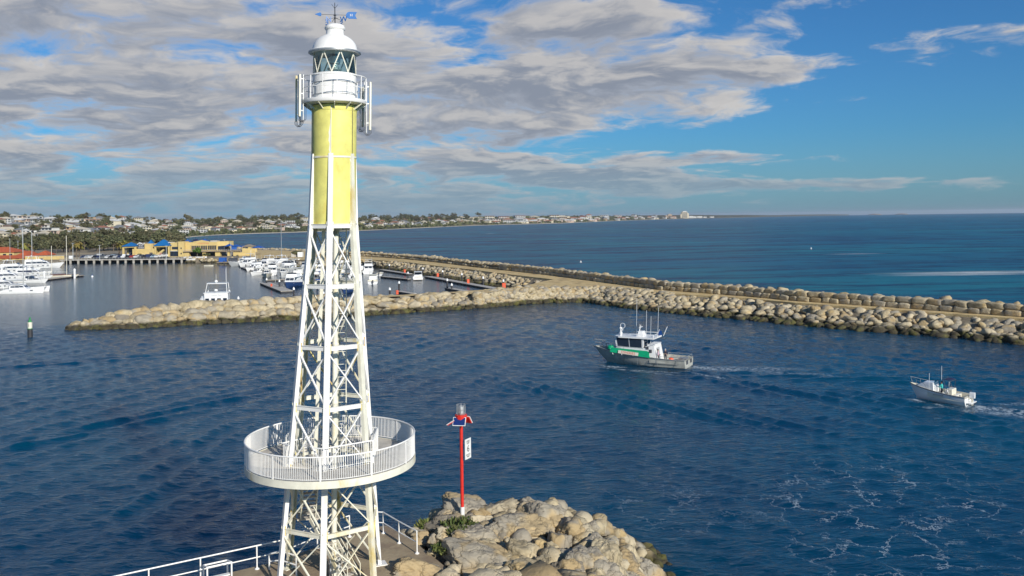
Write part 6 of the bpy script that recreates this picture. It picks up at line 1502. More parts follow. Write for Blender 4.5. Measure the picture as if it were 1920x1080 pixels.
pile(140, 522, 505, 'white pile at the outer end of the left walkway', True, .38); pile(83, 527, 510, 'white pile between the ketch and the yacht', True, .34); pile(43, 529, 514, 'white pile left of the tall masted yacht', True, .34); pile(3, 520, 497, 'white pile at the left edge of the picture', True, .34)
def cabinet(px, py, h, lab):
    q = at(px, py, .55); s = q.y / F; o = empty('rescue_cabinet', q, 0, lab, 'cabinet', 'orange cabinets on the pontoons'); H = h * s
    MB().box((0, 0, H * .45), (H * .55, .5, H * .9)).build('body', MT['orange'], o, bevel=.04); MB().box((0, 0, H * .93), (H * .62, .56, .06)).build('lid', MT['orange'], o); MB().box((0, -.27, H * .5), (H * .3, .02, H * .4)).build('door', MT['redletter'], o)
cabinet(745, 552, 8, 'orange cabinet beside the two near piles'); cabinet(759, 511, 6, 'orange cabinet left of the lone sports cruiser'); cabinet(821, 519, 7, 'orange cabinet just right of the lone sports cruiser'); cabinet(878, 531, 8, 'orange cabinet midway along the outer walkway'); cabinet(945, 542, 12, 'tall orange cabinet where the walkway meets the shore'); cabinet(509, 537, 5, 'orange cabinet on the wide pontoon head')

# ---------------------------------------------------------------- near land, seawall, jetty
LZ = 2.1
fr = [at(x, y, 0) for x, y in ((-700, 505), (-200, 500), (0, 497.5), (104, 497), (106, 491.0), (345, 489.3), (347, 493), (410, 493), (470, 494), (520, 497), (560, 502), (620, 503))]
bk = [at(620, 478, LZ), at(560, 470, LZ), at(480, 467, LZ), at(430, 465.5, LZ), at(380, 463, LZ), at(350, 460, LZ), at(335, 456, LZ), at(300, 449.5, LZ)] + [Vector((az_pt(320, 1000), 1000, LZ)), Vector((az_pt(-700, 1000), 1000, LZ))]
front_top = [p + Vector((0, 3.0, LZ)) for p in fr]
mb = MB(); mb.mat(0); ring_ = front_top + bk
mb.add(ring_, [tuple(range(len(ring_)))])
mb.mat(1)
for i in range(len(fr) - 1): mb.add([fr[i] + Vector((0, 0, -1)), fr[i + 1] + Vector((0, 0, -1)), front_top[i + 1], front_top[i]], [(0, 1, 2, 3)])
for i in range(len(bk) - 4):
    a, b = bk[i], bk[i + 1]; mb.add([a, b, b + Vector((2, 7, -3.2)), a + Vector((2, 7, -3.2))], [(0, 1, 2, 3)])
tag(mb.build('shore_ground', [MT['land'], MT['skirt']]), kind='structure')
sp = [at(x, y, LZ + .25) for x, y in ((448, 484), (446, 474), (480, 468.3), (560, 471), (640, 474), (690, 482), (690, 485.5), (640, 487.5), (560, 488), (500, 485.5))]
tag(MB().add(sp, [tuple(range(len(sp) - 1, -1, -1))]).build('sand_ground', MT['sand']), kind='structure')
heap = Heap(); g = random.Random(9)
for (a, b, dens) in ((6, 7, 2.2), (7, 8, 2.0), (8, 9, 1.6), (9, 10, 1.6), (10, 11, 1.6)):
    Lh = (fr[b] - fr[a]).length
    for _ in range(int(Lh * dens)):
        t_ = g.random(); k = g.random(); p = fr[a].lerp(fr[b], t_).lerp(front_top[a].lerp(front_top[b], t_), k); r = g.uniform(.5, 1.0); heap.add(p, (r * 1.3, r, r * .8), rot_rand(g))
for i in range(3):
    Lh = (bk[i + 1] - bk[i]).length
    for _ in range(int(Lh * 1.2)): p = bk[i].lerp(bk[i + 1], g.random()) + Vector((0, g.uniform(-1, 3), g.uniform(-.4, .5))); r = g.uniform(.6, 1.1); heap.add(p, (r * 1.3, r, r * .8), rot_rand(g))
heap.build('seawall_rubble', 'rubble seawall below the marina buildings and around the sandy point')
# jetty with concrete piles
ja = at(112, 494.5, 0); jb = at(346, 492.5, 0); jd = (jb - ja).normalized(); jn = Vector((-jd.y, jd.x, 0)); JL = (jb - ja).length
jet = empty('quay_jetty', ja, math.atan2(jd.y, jd.x), 'long concrete quay on piles below the car park', 'jetty')
MB().box((JL / 2, 2.2, 1.75), (JL, 4.6, .38)).build('deck', MT['pontoon'], jet)
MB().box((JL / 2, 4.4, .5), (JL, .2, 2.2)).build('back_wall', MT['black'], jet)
for k in range(16):
    x = 1.5 + k * (JL - 3) / 15; p = MB().box((x, .15, .3), (.75, .75, 3.0)).build('pile', MT['pontoon'], jet); MB().box((x, .0, 1.6), (.95, .95, .3)).build('pile_cap', MT['pontoon'], p)
tubes(jet, 'handrail', MT['gelgrey'], [[(0, .2, 2.9), (JL, .2, 2.9)], [(0, .2, 2.45), (JL, .2, 2.45)]] + [[(JL * k / 40, .2, 1.9), (JL * k / 40, .2, 2.9)] for k in range(41)], .04, 5)

# ---------------------------------------------------------------- cars
def make_car(body, van=False):
    r = empty('parked_car', (0, 0, 0)); prof = [(-2.15, .35), (-2.2, .85), (-1.5, .95), (-1.1, 1.42), (.35, 1.45), (1.0, .98), (2.0, .86), (2.2, .6), (2.15, .32)] if not van else [(-2.3, .35), (-2.35, 1.0), (-2.2, 1.85), (.9, 1.88), (1.5, 1.15), (2.2, 1.0), (2.3, .6), (2.25, .32)]
    rings = []
    for y, k in ((-.84, .9), (-.86, 1.0), (.86, 1.0), (.84, .9)): rings.append([(x, y * (1 if z < 1.0 else .86), .35 + (z - .35) * (1 if z < 1 else (.985 if k < 1 else 1))) for x, z in prof])
    b = MB().loft(rings).build('body', body, r)
    gz = (1.0, 1.36) if not van else (1.15, 1.75)
    m = MB()
    for s in (-1, 1): m.box((-.25 if not van else .2, s * .765, sum(gz) / 2), (1.5, .04, gz[1] - gz[0] - .04))
    m.add([(.42, -.62, gz[1] + .02), (.42, .62, gz[1] + .02), (1.02 if not van else 1.45, .66, gz[0] + .03), (1.02 if not van else 1.45, -.66, gz[0] + .03)], [(0, 1, 2, 3)])
    if not van: m.box((-1.36, 0, 1.22), (.05, 1.25, .30), M=Matrix.Rotation(R(38), 3, 'Y'))
    m.build('glazing', MT['glass'], r)
    for x in (-1.35, 1.4):
        for s in (-1, 1): MB().tube((x, s * .72, .33), (x, s * .9, .33), .33, n=12).build('wheel', MT['black'], r, True)
    for s in (-1, 1): MB().box((2.17, s * .6, .68), (.06, .3, .14)).build('headlight', MT['gelgrey'], r)
    return r
CARC = {'white': (.75, .75, .74), 'dark blue': (.02, .035, .10), 'black': (.015, .015, .02), 'silver': (.45, .46, .47), 'grey': (.14, .145, .15), 'red': (.35, .03, .03), 'pale blue': (.30, .42, .52)}
CARM = {k: pmat('car_' + k.replace(' ', '_'), v, .25, .03, 1, coat=.8) for k, v in CARC.items()}
cp = {}
g = random.Random(21); ordn = ['first', 'second', 'third', 'fourth', 'fifth', 'sixth', 'seventh', 'eighth', 'ninth', 'tenth', 'eleventh', 'twelfth', 'thirteenth', 'fourteenth', 'fifteenth', 'sixteenth', 'seventeenth', 'eighteenth', 'nineteenth', 'twentieth']
seq = ['dark blue', 'silver', 'white', 'black', 'dark blue', 'grey', 'white', 'black', 'silver', 'dark blue', 'white', 'black', 'red', 'white', 'grey', 'black', 'dark blue', 'pale blue', 'white', 'dark blue']
for row, (Yoff, x0, x1, n_) in enumerate(((9, 138, 280, 19), (19, 140, 276, 17))):
    for k in range(n_):
        col = seq[(k * (1 if row == 0 else 3) + row * 5) % len(seq)]; van = g.random() < .14; key = (col, van)
        px = x0 + (x1 - x0) * k / (n_ - 1); base = ja.lerp(jb, (px - 112) / 234.0); q = base + jn * Yoff; q.z = LZ
        lab = '%s %s, %s row of the quay car park, %s from its left end' % (col, 'van' if van else 'car', 'front' if row == 0 else 'back', ordn[k])
        rz = math.atan2(jn.y, jn.x) + (0 if g.random() < .6 else math.pi) + g.uniform(-.05, .05)
        if key in cp: o = copy_tree(cp[key], q, rz)
        else: o = make_car(CARM[col], van); cp[key] = o; o.location = q; o.rotation_euler = (0, 0, rz)
        o.scale = (1.12,) * 3; tag(o, lab, 'van' if van else 'car', 'cars parked on the quay')
# lamp posts
def lamp_post(px, py, top, lab):
    q = at(px, py, LZ); H = (py - top) * q.y / F; o = empty('lamp_post', q, 0, lab, 'lamp post', 'tall lamp posts on the shore')
    MB().tube((0, 0, 0), (0, 0, H), .16, .1, n=8).build('pole', MT['gelgrey'], o, True); MB().box((0, 0, H), (1.4, .3, .12)).build('lamp_head', MT['gelgrey'], o)
lamp_post(137, 489, 456, 'lamp post at the left end of the car park'); lamp_post(187, 489, 460, 'lamp post in the middle of the car park'); lamp_post(312, 488, 461, 'white post in front of the wide blue roof'); lamp_post(433, 480, 455, 'lamp post by the blue awnings'); lamp_post(34, 480, 452, 'lamp post behind the orange roofed club'); lamp_post(421, 468, 449, 'thin post at the end of the yellow building'); lamp_post(62, 474, 452, 'lamp post right of the orange roofs')

# ---------------------------------------------------------------- marina buildings
def fm(px, Y):      # metres along x for a pixel at depth Y
    return az_pt(px, Y)
def zc(py, px, Y):  # height for a pixel row at depth Y
    v = (py - HZ) + ROLL * (px - 960); return HC - v * Y / F
def hip(root, name, mat, x0, x1, y0, y1, z0, z1, inset=.5, parent=None):
    w = (x1 - x0); d = (y1 - y0); k = min(w, d) / 2 * inset * 2
    rx = max(w / 2 - k * .5 * 1.0, .01) if w > d else .01; cx, cy = (x0 + x1) / 2, (y0 + y1) / 2; ry = .01 if w > d else max(d / 2 - w / 2, .01)
    if w > d: rx = max(w / 2 - d / 2, .01)
    P = [(x0, y0, z0), (x1, y0, z0), (x1, y1, z0), (x0, y1, z0), (cx - rx, cy - ry, z1), (cx + rx, cy - ry, z1), (cx + rx, cy + ry, z1), (cx - rx, cy + ry, z1)]
    Q = [(p[0], p[1], z0 - .18) for p in P[:4]]
    return MB().add(P + Q, [(0, 1, 5, 4), (1, 2, 6, 5), (2, 3, 7, 6), (3, 0, 4, 7), (4, 5, 6, 7), (8, 9, 1, 0), (9, 10, 2, 1), (10, 11, 3, 2), (11, 8, 0, 3), (11, 10, 9, 8)]).build(name, mat, root)
def bbox(root, name, mat, x0, x1, y0, y1, z0, z1, bev=0): return MB().box(((x0 + x1) / 2, (y0 + y1) / 2, (z0 + z1) / 2), (x1 - x0, y1 - y0, z1 - z0)).build(name, mat, root, bevel=bev)
YB = 452.0
def pav(name, px0, px1, ptop, peave, pbase, lab, depth=6):
    x0, x1 = fm(px0, YB), fm(px1, YB); r = empty(name, ((x0 + x1) / 2, YB, LZ), 0, lab, 'pavilion'); w = (x1 - x0) / 2; ze = zc(peave, px0, YB) - LZ; zt = zc(ptop, px0, YB) - LZ
    hip(r, 'roof', MT['blueroof'], -w, w, -.5, depth + .5, ze, zt)
    for x in (-w + .5, w - .5):
        for y in (.2, depth - .4): bbox(r, 'column', MT['sandwall'], x - .42, x + .42, y, y + .84, 0, ze - .2)
    MB().box((0, .3, ze - .5), (2 * w - 1.6, .4, .6)).build('beam', MT['sandwall'], r)
    bbox(r, 'inner_wall', MT['darkmetal'], -w + 1.2, w - 1.2, depth - .8, depth - .4, 0, ze - 1.0)
    return r
pav('blue_roofed_pavilion', 228, 254, 454.5, 461.5, 483, 'yellow columned pavilion with a blue hipped roof at the left end')
pav('blue_roofed_pavilion', 288, 317, 449.5, 460.5, 484, 'wide yellow pavilion with a blue roof over an outside stair')
st = empty('outside_stair', (fm(290, 449), 448.0, LZ), 0, 'sloping yellow walled outside stair under the wide blue roof', 'stair')
MB().add([(0, 0, 0), (1.2, 0, 0), (4.6, 0, 3.2), (4.6, 0, 4.2), (0, 0, 1.1), (0, 1.6, 0), (1.2, 1.6, 0), (4.6, 1.6, 3.2), (4.6, 1.6, 4.2), (0, 1.6, 1.1)], [(0, 1, 2, 3, 4), (9, 8, 7, 6, 5), (0, 5, 6, 1), (1, 6, 7, 2), (2, 7, 8, 3), (3, 8, 9, 4), (4, 9, 5, 0)]).build('side_wall', MT['sandwall'], st)
MB().box((2.6, -.06, 1.2), (3.2, .1, .9), M=Matrix.Rotation(R(-43), 3, 'Y')).build('red_trim', MT['pinkpave'], st)
# sign wall
x0, x1 = fm(252, YB), fm(288, YB); sw = empty('sign_wall_building', (x0, YB, LZ), 0, 'low yellow building with a dark sign panel and white scrollwork on top', 'building'); W_ = x1 - x0
bbox(sw, 'lower_wall', MT['sandwall'], -1.5, W_, .5, 7, 0, 4.4); bbox(sw, 'upper_wall', MT['sandwall'], 3.5, W_ - 1.0, 1.2, 7, 4.4, zc(457, 270, YB) - LZ)
sgp = bbox(sw, 'sign_panel', MT['darkmetal'], 1.4, 4.7, .6, .9, zc(469, 262, YB) - LZ, zc(459, 262, YB) - LZ)
for k, (tx, zz) in enumerate((('BOAT', 1.9), ('HARBOUR', .9))): text_mesh('sign_lettering', tx, .9 if k == 0 else .62, MT['pane'] if False else MT['gel'], sgp, Matrix.Translation((3.05, .58, zc(468, 262, YB) - LZ + zz)) @ MTX, .01)
mb = MB(); zt = zc(459, 262, YB) - LZ
mb.path([(1.0, .7, zt + .1), (1.6, .7, zt + .7), (2.3, .7, zt + 1.1), (3.0, .7, zt + .8), (3.6, .7, zt + .25), (4.3, .7, zt + .3), (5.0, .7, zt + .9)], .17, 6); mb.path([(2.0, .7, zt + .2), (2.4, .7, zt + .6), (2.9, .7, zt + .3)], .13, 6); mb.build('scrollwork', MT['gel'], sw, True)
bbox(sw, 'planter', MT['sandwall'], -2, W_ - 2.5, -1.5, -.9, 0, 1.3); bbox(sw, 'door', MT['darkmetal'], W_ - 2.6, W_ - 1.0, .46, .52, 0, 2.4)
hip(sw, 'small_roof', MT['blueroof'], fm(273, YB) - x0, fm(282, YB) - x0, 2, 5, zc(456.5, 277, YB) - LZ, zc(450, 277, YB) - LZ)
# main building
x0 = fm(315, YB); mbd = empty('marina_building', (x0, YB + 1, LZ), 0, 'long yellow two storey marina building with a terrace and parapet sign', 'building')
X = lambda px: fm(px, YB + 1) - x0; Z = lambda py, px=370: zc(py, px, YB + 1) - LZ
bbox(mbd, 'link_block', MT['sandwall'], X(316), X(332), 2.0, 12, 0, Z(455, 325)); lb = mbd.children[-1]
bbox(lb, 'upper_glazing', MT['glass'], X(319), X(331), 1.94, 1.99, Z(468, 325), Z(463, 325)); bbox(lb, 'lower_glazing', MT['glass'], X(313.5), X(331.5), 1.9, 1.98, .2, Z(471.5, 325))
bbox(lb, 'balcony', MT['gelgrey'], X(314), X(332), 1.0, 2.0, Z(471.5, 325), Z(470.3, 325))
MB().box((X(308), 4.5, Z(455, 312)), (5.0, 6, .25), rz=0).build('link_roof', MT['gel'], lb)
tw = bbox(mbd, 'stair_tower', MT['sandwall'], X(332.5), X(343.5), .6, 10, 0, Z(453, 338))
for py in (465.5, 475.5): bbox(tw, 'small_window', MT['glass'], X(337), X(339.2), .56, .60, Z(py + 1.4, 338), Z(py - 1.4, 338))
mbk = bbox(mbd, 'upper_wall', MT['sandwall'], X(343.5), X(403), 3.0, 16, Z(470.5), Z(454.5))
wv = X(354); dx = (X(402) - wv) / 14
for k in range(14): bbox(mbk, 'window', MT['glass'], wv + k * dx + .08, wv + (k + .86) * dx, 2.94, 2.99, Z(469.5), Z(461))
for k in (0, 5, 9, 14): bbox(mbk, 'pier', MT['sandwall'], wv + k * dx - .16, wv + k * dx + .16, 2.7, 3.0, Z(470), Z(459.5))
MB().add([(X(358), 2.9, Z(454.5)), (X(388), 2.9, Z(454.5)), (X(388), 2.9, Z(453)), (X(374), 2.9, Z(450.5)), (X(369), 2.9, Z(451.5)), (X(358), 2.9, Z(453.2))] + [(X(a), 3.3, Z(b)) for a, b in ((358, 454.5), (388, 454.5), (388, 453), (374, 450.5), (369, 451.5), (358, 453.2))], [(0, 1, 2, 3, 4, 5), (11, 10, 9, 8, 7, 6), (5, 4, 10, 11), (4, 3, 9, 10), (3, 2, 8, 9), (2, 1, 7, 8), (0, 5, 11, 6)]).build('parapet', MT['sandwall'], mbk)
text_mesh('parapet_lettering', 'SPINNAKERS', .85, MT['redletter'], mbk, Matrix.Translation((X(377), 2.9, Z(457))) @ MTX, .01, spacing=1.3)
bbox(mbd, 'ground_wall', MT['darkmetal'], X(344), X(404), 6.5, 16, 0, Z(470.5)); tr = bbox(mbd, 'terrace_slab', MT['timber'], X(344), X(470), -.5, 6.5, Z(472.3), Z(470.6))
tubes(tr, 'terrace_rail', MT['gelgrey'], [[(X(344), -.4, Z(468.2)), (X(470), -.4, Z(468.2))]] + [[(X(344 + k * 4.2), -.4, Z(470.6)), (X(344 + k * 4.2), -.4, Z(468.2))] for k in range(31)], .05, 5)
for a, b in ((344, 353), (378, 384), (402, 411), (425, 429), (436, 446)): bbox(mbd, 'ground_pier', MT['sandwall'], X(a), X(b), .4, 3.0, 0, Z(472.4))
an = MB().add([(X(403), 3, Z(470.5)), (X(420), 7, Z(470.5)), (X(420), 15, Z(470.5)), (X(403), 15, Z(470.5)), (X(403), 3, Z(453.5)), (X(420), 7, Z(453.8)), (X(420), 15, Z(453.8)), (X(403), 15, Z(453.5))], [(0, 1, 5, 4), (1, 2, 6, 5), (2, 3, 7, 6), (3, 0, 4, 7), (4, 5, 6, 7), (3, 2, 1, 0)]).build('angled_wing', MT['sandwall'], mbd)
MB().add([(X(404), 3.18, Z(470)), (X(419), 6.72, Z(470)), (X(419), 6.72, Z(461.5)), (X(404), 3.18, Z(462.5))], [(0, 1, 2, 3)]).build('wing_window', MT['glass'], an)
bbox(mbd, 'roof_plant', MT['pontoon'], X(385), X(398), 7, 11, Z(454.5), Z(452))
GU = 'blue shade umbrellas on the terrace roof'
def umbrella(px, pt, pb, lab, mt, w=2.3, Y=462):
    q = Vector((fm(px, Y), Y, zc(pb, px, Y))); o = empty('shade_umbrella', q, 0, lab, 'umbrella', GU); H = zc(pt, px, Y) - q.z
    MB().tube((0, 0, -2.2), (0, 0, H), .05, n=6).build('pole', MT['steel'], o); MB().add([(w * math.cos(R(a)), w * math.sin(R(a)), 0) for a in range(22, 382, 45)] + [(0, 0, H)], [(i, (i + 1) % 8, 8) for i in range(8)] + [tuple(range(7, -1, -1))]).build('canopy', mt, o)
umbrella(351, 448.5, 453.5, 'blue umbrella at the left end of the parapet', MT['canvasblue']); umbrella(367, 447.5, 452, 'navy umbrella in the middle of the roof', MT['navycanvas']); umbrella(383, 447.5, 452.5, 'bright blue umbrella at the right of the roof', MT['canvasblue'], 2.6)
aw = empty('blue_awning', (fm(421, 456), 456, 0), 0, 'long blue awning over the dining terrace', 'awning'); xa = fm(421, 456); zz = lambda py, px: zc(py, px, 456)
mb = MB(); segs_ = ((422, 434, 457, 461.5), (434, 449, 458.5, 462), (449, 461, 460.5, 463), (472, 494, 460.5, 464.5))
for a, b, t_, e_ in segs_:
    A, Bx = fm(a, 456) - xa, fm(b, 456) - xa; m_ = (A + Bx) / 2; mb.add([(A, -2, zz(e_, a)), (Bx, -2, zz(e_, b)), (Bx, 4, zz(e_, b)), (A, 4, zz(e_, a)), (m_, 1, zz(t_, a))], [(0, 1, 4), (1, 2, 4), (2, 3, 4), (3, 0, 4)])
mb.build('canopy', MT['canvasblue'], aw); tubes(aw, 'posts', MT['steel'], [[(fm(p, 456) - xa, -1.9, zz(470, p)), (fm(p, 456) - xa, -1.9, zz(462.5, p))] for p in (422, 434, 449, 461, 473, 494)], .08)
bbox(aw, 'blind', MT['canvasblue'], fm(435, 456) - xa, fm(445, 456) - xa, -1.7, -1.6, zz(468, 440), zz(462, 440))
kk = empty('terrace_kiosk', (fm(455, 455), 455, zc(469.5, 455, 455)), 0, 'small yellow kiosk with a brown roof between the awnings', 'kiosk'); bbox(kk, 'wall', MT['sandwall'], 0, fm(474, 455) - fm(455, 455), 0, 4, 0, 2.1); hip(kk, 'roof', MT['timber'], -.3, fm(474, 455) - fm(455, 455) + .3, -.5, 4.5, 2.1, 3.1); bbox(kk, 'hatch', MT['darkmetal'], 1.2, 2.6, -.06, 0, .8, 1.8)
# lower terrace wall and service barge
lt = empty('terrace_wall', (fm(446, 450), 450, LZ), 0, 'yellow terrace wall with dark openings below the right awning', 'wall'); bbox(lt, 'wall', MT['sandwall'], 0, fm(478, 450) - fm(446, 450), 0, .5, 0, zc(473, 460, 450) - LZ); bbox(lt, 'upper_wall', MT['sandwall'], fm(452, 450) - fm(446, 450), fm(480, 450) - fm(446, 450), 1, 1.5, 2, zc(466, 460, 450) - LZ)
fb = at(424, 496, 0); bg = empty('service_barge', fb, 0, 'dark work platform with a blue hut at the foot of the terrace', 'work platform')
bbox(bg, 'deck', MT['timber'], -4.5, 5.5, 0, 4, .9, 1.2); bbox(bg, 'hut', MT['canvasblue'], -3.6, -.6, .6, 3.0, 1.2, 3.2); bbox(bg, 'crate', MT['darkmetal'], 1.0, 4.6, .6, 2.8, 1.2, 3.0)
for x in (-4, -1, 2, 5): MB().tube((x, .2, -1), (x, .2, 1.8), .2, n=8).build('leg', MT['pile'], bg)
dg_ = at(391, 499, 0); dh = empty('dinghy', dg_, R(12), 'flat pale dinghy lying off the rubble seawall', 'dinghy'); MB().loft([[(x, -w, .45), (x, -w * .8, 0), (x, w * .8, 0), (x, w, .45)] for x, w in ((-1.9, .9), (0, 1.0), (1.4, .8), (2.1, .15))], True).build('hull', MT['gelcream'], dh)
# boats on the hard
for k, (px, py, lab) in enumerate(((352, 484, 'white dinghy on the hard, left of the green tree'), (366, 484, 'white dinghy ashore in front of the green tree'), (379, 484, 'white dinghy ashore right of the green tree'), (357, 488, 'small tender at the edge of the seawall'))):
    q = at(px, py, LZ); r = empty('beached_dinghy', q, R(8 * k - 6), lab, 'dinghy', 'dinghies ashore by the seawall'); MB().loft([[(x, -w, .75), (x, -w * .7, .15), (x, w * .7, .15), (x, w, .75)] for x, w in ((-1.9, .85), (0, .95), (1.4, .75), (2.2, .1))], True).build('hull', MT['gel'], r); MB().box((0, 0, .70), (2.2, 1.2, .1)).build('cover', MT['gelgrey'], r)
# orange roofed club on the left
def roofed(name, px0, px1, Y, peave, ptop, lab, wall=MT['sandwall'], roof=MT['terracotta'], depth=12, cat='building', nwin=4, base=None):
    x0, x1 = fm(px0, Y), fm(px1, Y); b = LZ if base is None else base; r = empty(name, (x0, Y, b), 0, lab, cat); w = x1 - x0; ze = zc(peave, (px0 + px1) / 2, Y) - b; zt = zc(ptop, (px0 + px1) / 2, Y) - b
    wl = bbox(r, 'wall', wall, .6, w - .6, .6, depth, 0, ze - .15)
    for k in range(nwin): bbox(wl, 'window', MT['glass'], .6 + (w - 1.2) * (k + .25) / nwin, .6 + (w - 1.2) * (k + .75) / nwin, .55, .598, ze * .35, ze * .75)
    hip(r, 'roof', roof, 0, w, 0, depth + .6, ze, zt); return r
roofed('club_building', -60, 26, 452, 473, 464, 'upper storey of the yellow club with an orange tiled roof', nwin=7)
roofed('club_wing', -70, 52, 441, 484.5, 479.5, 'lower verandah of the club with an orange lean-to roof', depth=8, nwin=9)
roofed('club_wing', 22, 52, 447, 482, 471.5, 'right hand club wing with an orange hip roof', depth=14, nwin=2)
roofed('gatehouse', 64, 89, 455, 478, 470.5, 'small yellow gatehouse with an orange roof', depth=8, nwin=2)
bw = empty('boundary_wall', (fm(46, 440), 440, LZ), 0, 'long low yellow boundary wall right of the club', 'wall'); bbox(bw, 'wall', MT['sandwall'], 0, fm(119, 440) - fm(46, 440), 0, .4, 0, zc(480.5, 80, 440) - LZ); bbox(bw, 'coping', MT['pontoon'], -.1, fm(119, 440) - fm(46, 440) + .1, -.05, .45, zc(480.5, 80, 440) - LZ, zc(480.0, 80, 440) - LZ + .1)
sgn = empty('notice_board', (fm(128, 440), 440, LZ), 0, 'white notice board on posts at the left end of the quay', 'sign'); bbox(sgn, 'board', MT['gel'], 0, 2.0, 0, .1, zc(485, 131, 440) - LZ, zc(479.5, 131, 440) - LZ); tubes(sgn, 'post', MT['steel'], [[(.2, .05, 0), (.2, .05, 1.6)], [(1.8, .05, 0), (1.8, .05, 1.6)]], .06)
hut = empty('sandy_point_hut', (fm(545, 425), 425, LZ), 0, 'low stone hut with a dark round roof on the sandy point', 'hut'); bbox(hut, 'wall', MT['pontoon'], 0, 5.0, 0, 3, 0, zc(474.5, 550, 425) - LZ); MB().ell((2.5, 1.5, zc(474.5, 550, 425) - LZ), (3.1, 2.4, 1.1)).build('roof', MT['scrub'], hut); bbox(hut, 'door', MT['gel'], 3.2, 4.2, -.05, 0, 0, 1.9)
bbox(empty('sandy_point_hut', (fm(557, 423), 423, LZ), 0, 'small white box building beside the stone hut', 'hut'), 'wall', MT['gel'], 0, 2.4, 0, 2, 0, 2.6)
for k in range(3): bbox(bpy.data.objects['sandy_point_hut.001'], 'post', MT['pontoon'], 2.8 + k, 3.0 + k, 0, .2, 0, 1.6)
# ---------------------------------------------------------------- hills behind the marina and the curving coast
CX = [-320, -150, 0, 100, 200, 260, 320, 360, 400, 460, 520, 560, 600, 640, 680, 710, 740, 770, 800, 850, 900, 950, 1000, 1050, 1100, 1150, 1200, 1250, 1300, 1350, 1400, 1450, 1500, 1550, 1592]
SH = {320: 450.5, 360: 444.5, 400: 441.5, 460: 439, 520: 437.2, 560: 435.8, 600: 434.3, 640: 433.6, 680: 432.6, 710: 431.5, 740: 430, 770: 428.6, 800: 427.2, 850: 424.8, 900: 422.8, 950: 421.4, 1000: 420.2, 1050: 418.8, 1100: 416.6, 1150: 414.4, 1200: 412.7, 1250: 411.2, 1300: 409.9, 1350: 408.6, 1400: 407.5, 1450: 406.4, 1500: 405.4, 1550: 404.5, 1592: 403.8}
SKY = {-320: 408, -150: 409, 0: 412.5, 100: 413.5, 200: 414, 260: 415.5, 320: 417, 360: 417, 400: 417, 460: 415.5, 520: 412, 560: 410.5, 600: 411, 640: 413, 680: 413, 710: 412.5, 740: 412, 770: 411, 800: 409.5, 850: 408, 900: 407.5, 950: 407, 1000: 406, 1050: 405.2, 1100: 405, 1150: 405, 1200: 404, 1250: 403.2, 1300: 402.8, 1350: 403.4, 1400: 403, 1450: 403.5, 1500: 402.5, 1550: 401.8, 1592: 402.3}
def cc_dist(px): return 600.0 if px <= 260 else at(px, SH[px], 0).y
prof = []
for px in CX:
    y0 = cc_dist(px) if px > 260 else {-320: 585, -150: 590, 0: 600, 100: 610, 200: 640, 260: 760}[px]
    depth = 380 if px < 260 else (620 if px < 660 else 700 + (px - 660) * 1.2)
    y2 = y0 + depth; v = (SKY[px] - HZ) + ROLL * (px - 960); z2 = HC - v * y2 / F + y2 * y2 / (2 * RE) * 0
    prof.append((px, y0, y2, z2))
ca = np.array(prof)
def col(px): return [float(np.interp(px, ca[:, 0], ca[:, k])) for k in (1, 2, 3)]
def terr(px, t):
    """ground point at fraction t from the shore (0) to the ridge (1); beyond 1 the land falls away"""
    y0, y2, z2 = col(px); y = y0 + (y2 - y0) * t; x = az_pt(px, y); near = px < 290
    if t <= 1:
        base = (1.9 if near else -.6) ; rise = (t ** 1.1) if near else (0.10 * min(1, t / .07) + .90 * max(0, (t - .07) / .93) ** .85)
        z = base + (z2 - base) * rise
    else: z = z2 - (t - 1) * 25
    z += mnoise.noise(Vector((x * .012, y * .006, 0))) * 2.0 * min(t * 3, 1) * (0.6 if t > .9 else 1)
    d2 = x * x + y * y
    return Vector((x, y, z - d2 / (2 * RE) + (0)))
# the ridge heights above were read against the true horizontal, so the fall of the sea is added back
def terrz(px, t):
    p = terr(px, t); return Vector((p.x, p.y, p.z + (p.x ** 2 + p.y ** 2) / (2 * RE) * min(max(t, 0), 1)))
def coast_mat():
    m = bpy.data.materials.new('coast_ground'); m.use_nodes = True; t = NT(m.node_tree); b = t.n['Principled BSDF']
    uv = t.node('ShaderNodeAttribute'); uv.attribute_name = 'shore'; f = uv.outputs['Fac']; pos = t.node('ShaderNodeNewGeometry').outputs['Position']
    n = t.noise(t.v('MULTIPLY', pos, (1, .5, 1)), .02, 6, .7); n2 = t.noise(t.v('MULTIPLY', pos, (1, .4, 1)), .07, 5, .7)
    c = t.mix(t.ss(n2, .38, .62), (.045, .055, .028), (.12, .11, .055)); c = t.mix(t.ss(n, .52, .66), c, (.30, .24, .15))
    fs = t.m('ADD', f, t.m('MULTIPLY', t.m('SUBTRACT', n, .5), .05)); c = t.mix(t.ss(fs, .055, .035), c, (.62, .55, .42))
    t.l.new(c, b.inputs['Base Color']); b.inputs['Roughness'].default_value = .95; b.inputs['Specular IOR Level'].default_value = .1; return m
cols = []; x = -320
while x < 1592: cols.append(x); x += 6 if x < 700 else 9
cols.append(1592)
ts = [-.03, 0, .015, .03, .045, .07, .1, .15, .2, .27, .34, .42, .5, .58, .66, .74, .82, .9, .96, 1.0, 1.06, 1.15]
V = []; A_ = []
for px in cols:
    for t_ in ts:
        p = terrz(px, max(t_, 0)); 
        if t_ < 0: p = terrz(px, 0); p.z -= 1.5; p.y -= 6
        if px >= 1592: p.z = min(p.z, drop(p.x, p.y) - 1)
        V.append(p[:]); A_.append(1.0 if px < 305 else max(t_, 0))
nt = len(ts); fs = [(i * nt + j, (i + 1) * nt + j, (i + 1) * nt + j + 1, i * nt + j + 1) for i in range(len(cols) - 1) for j in range(nt - 1)]
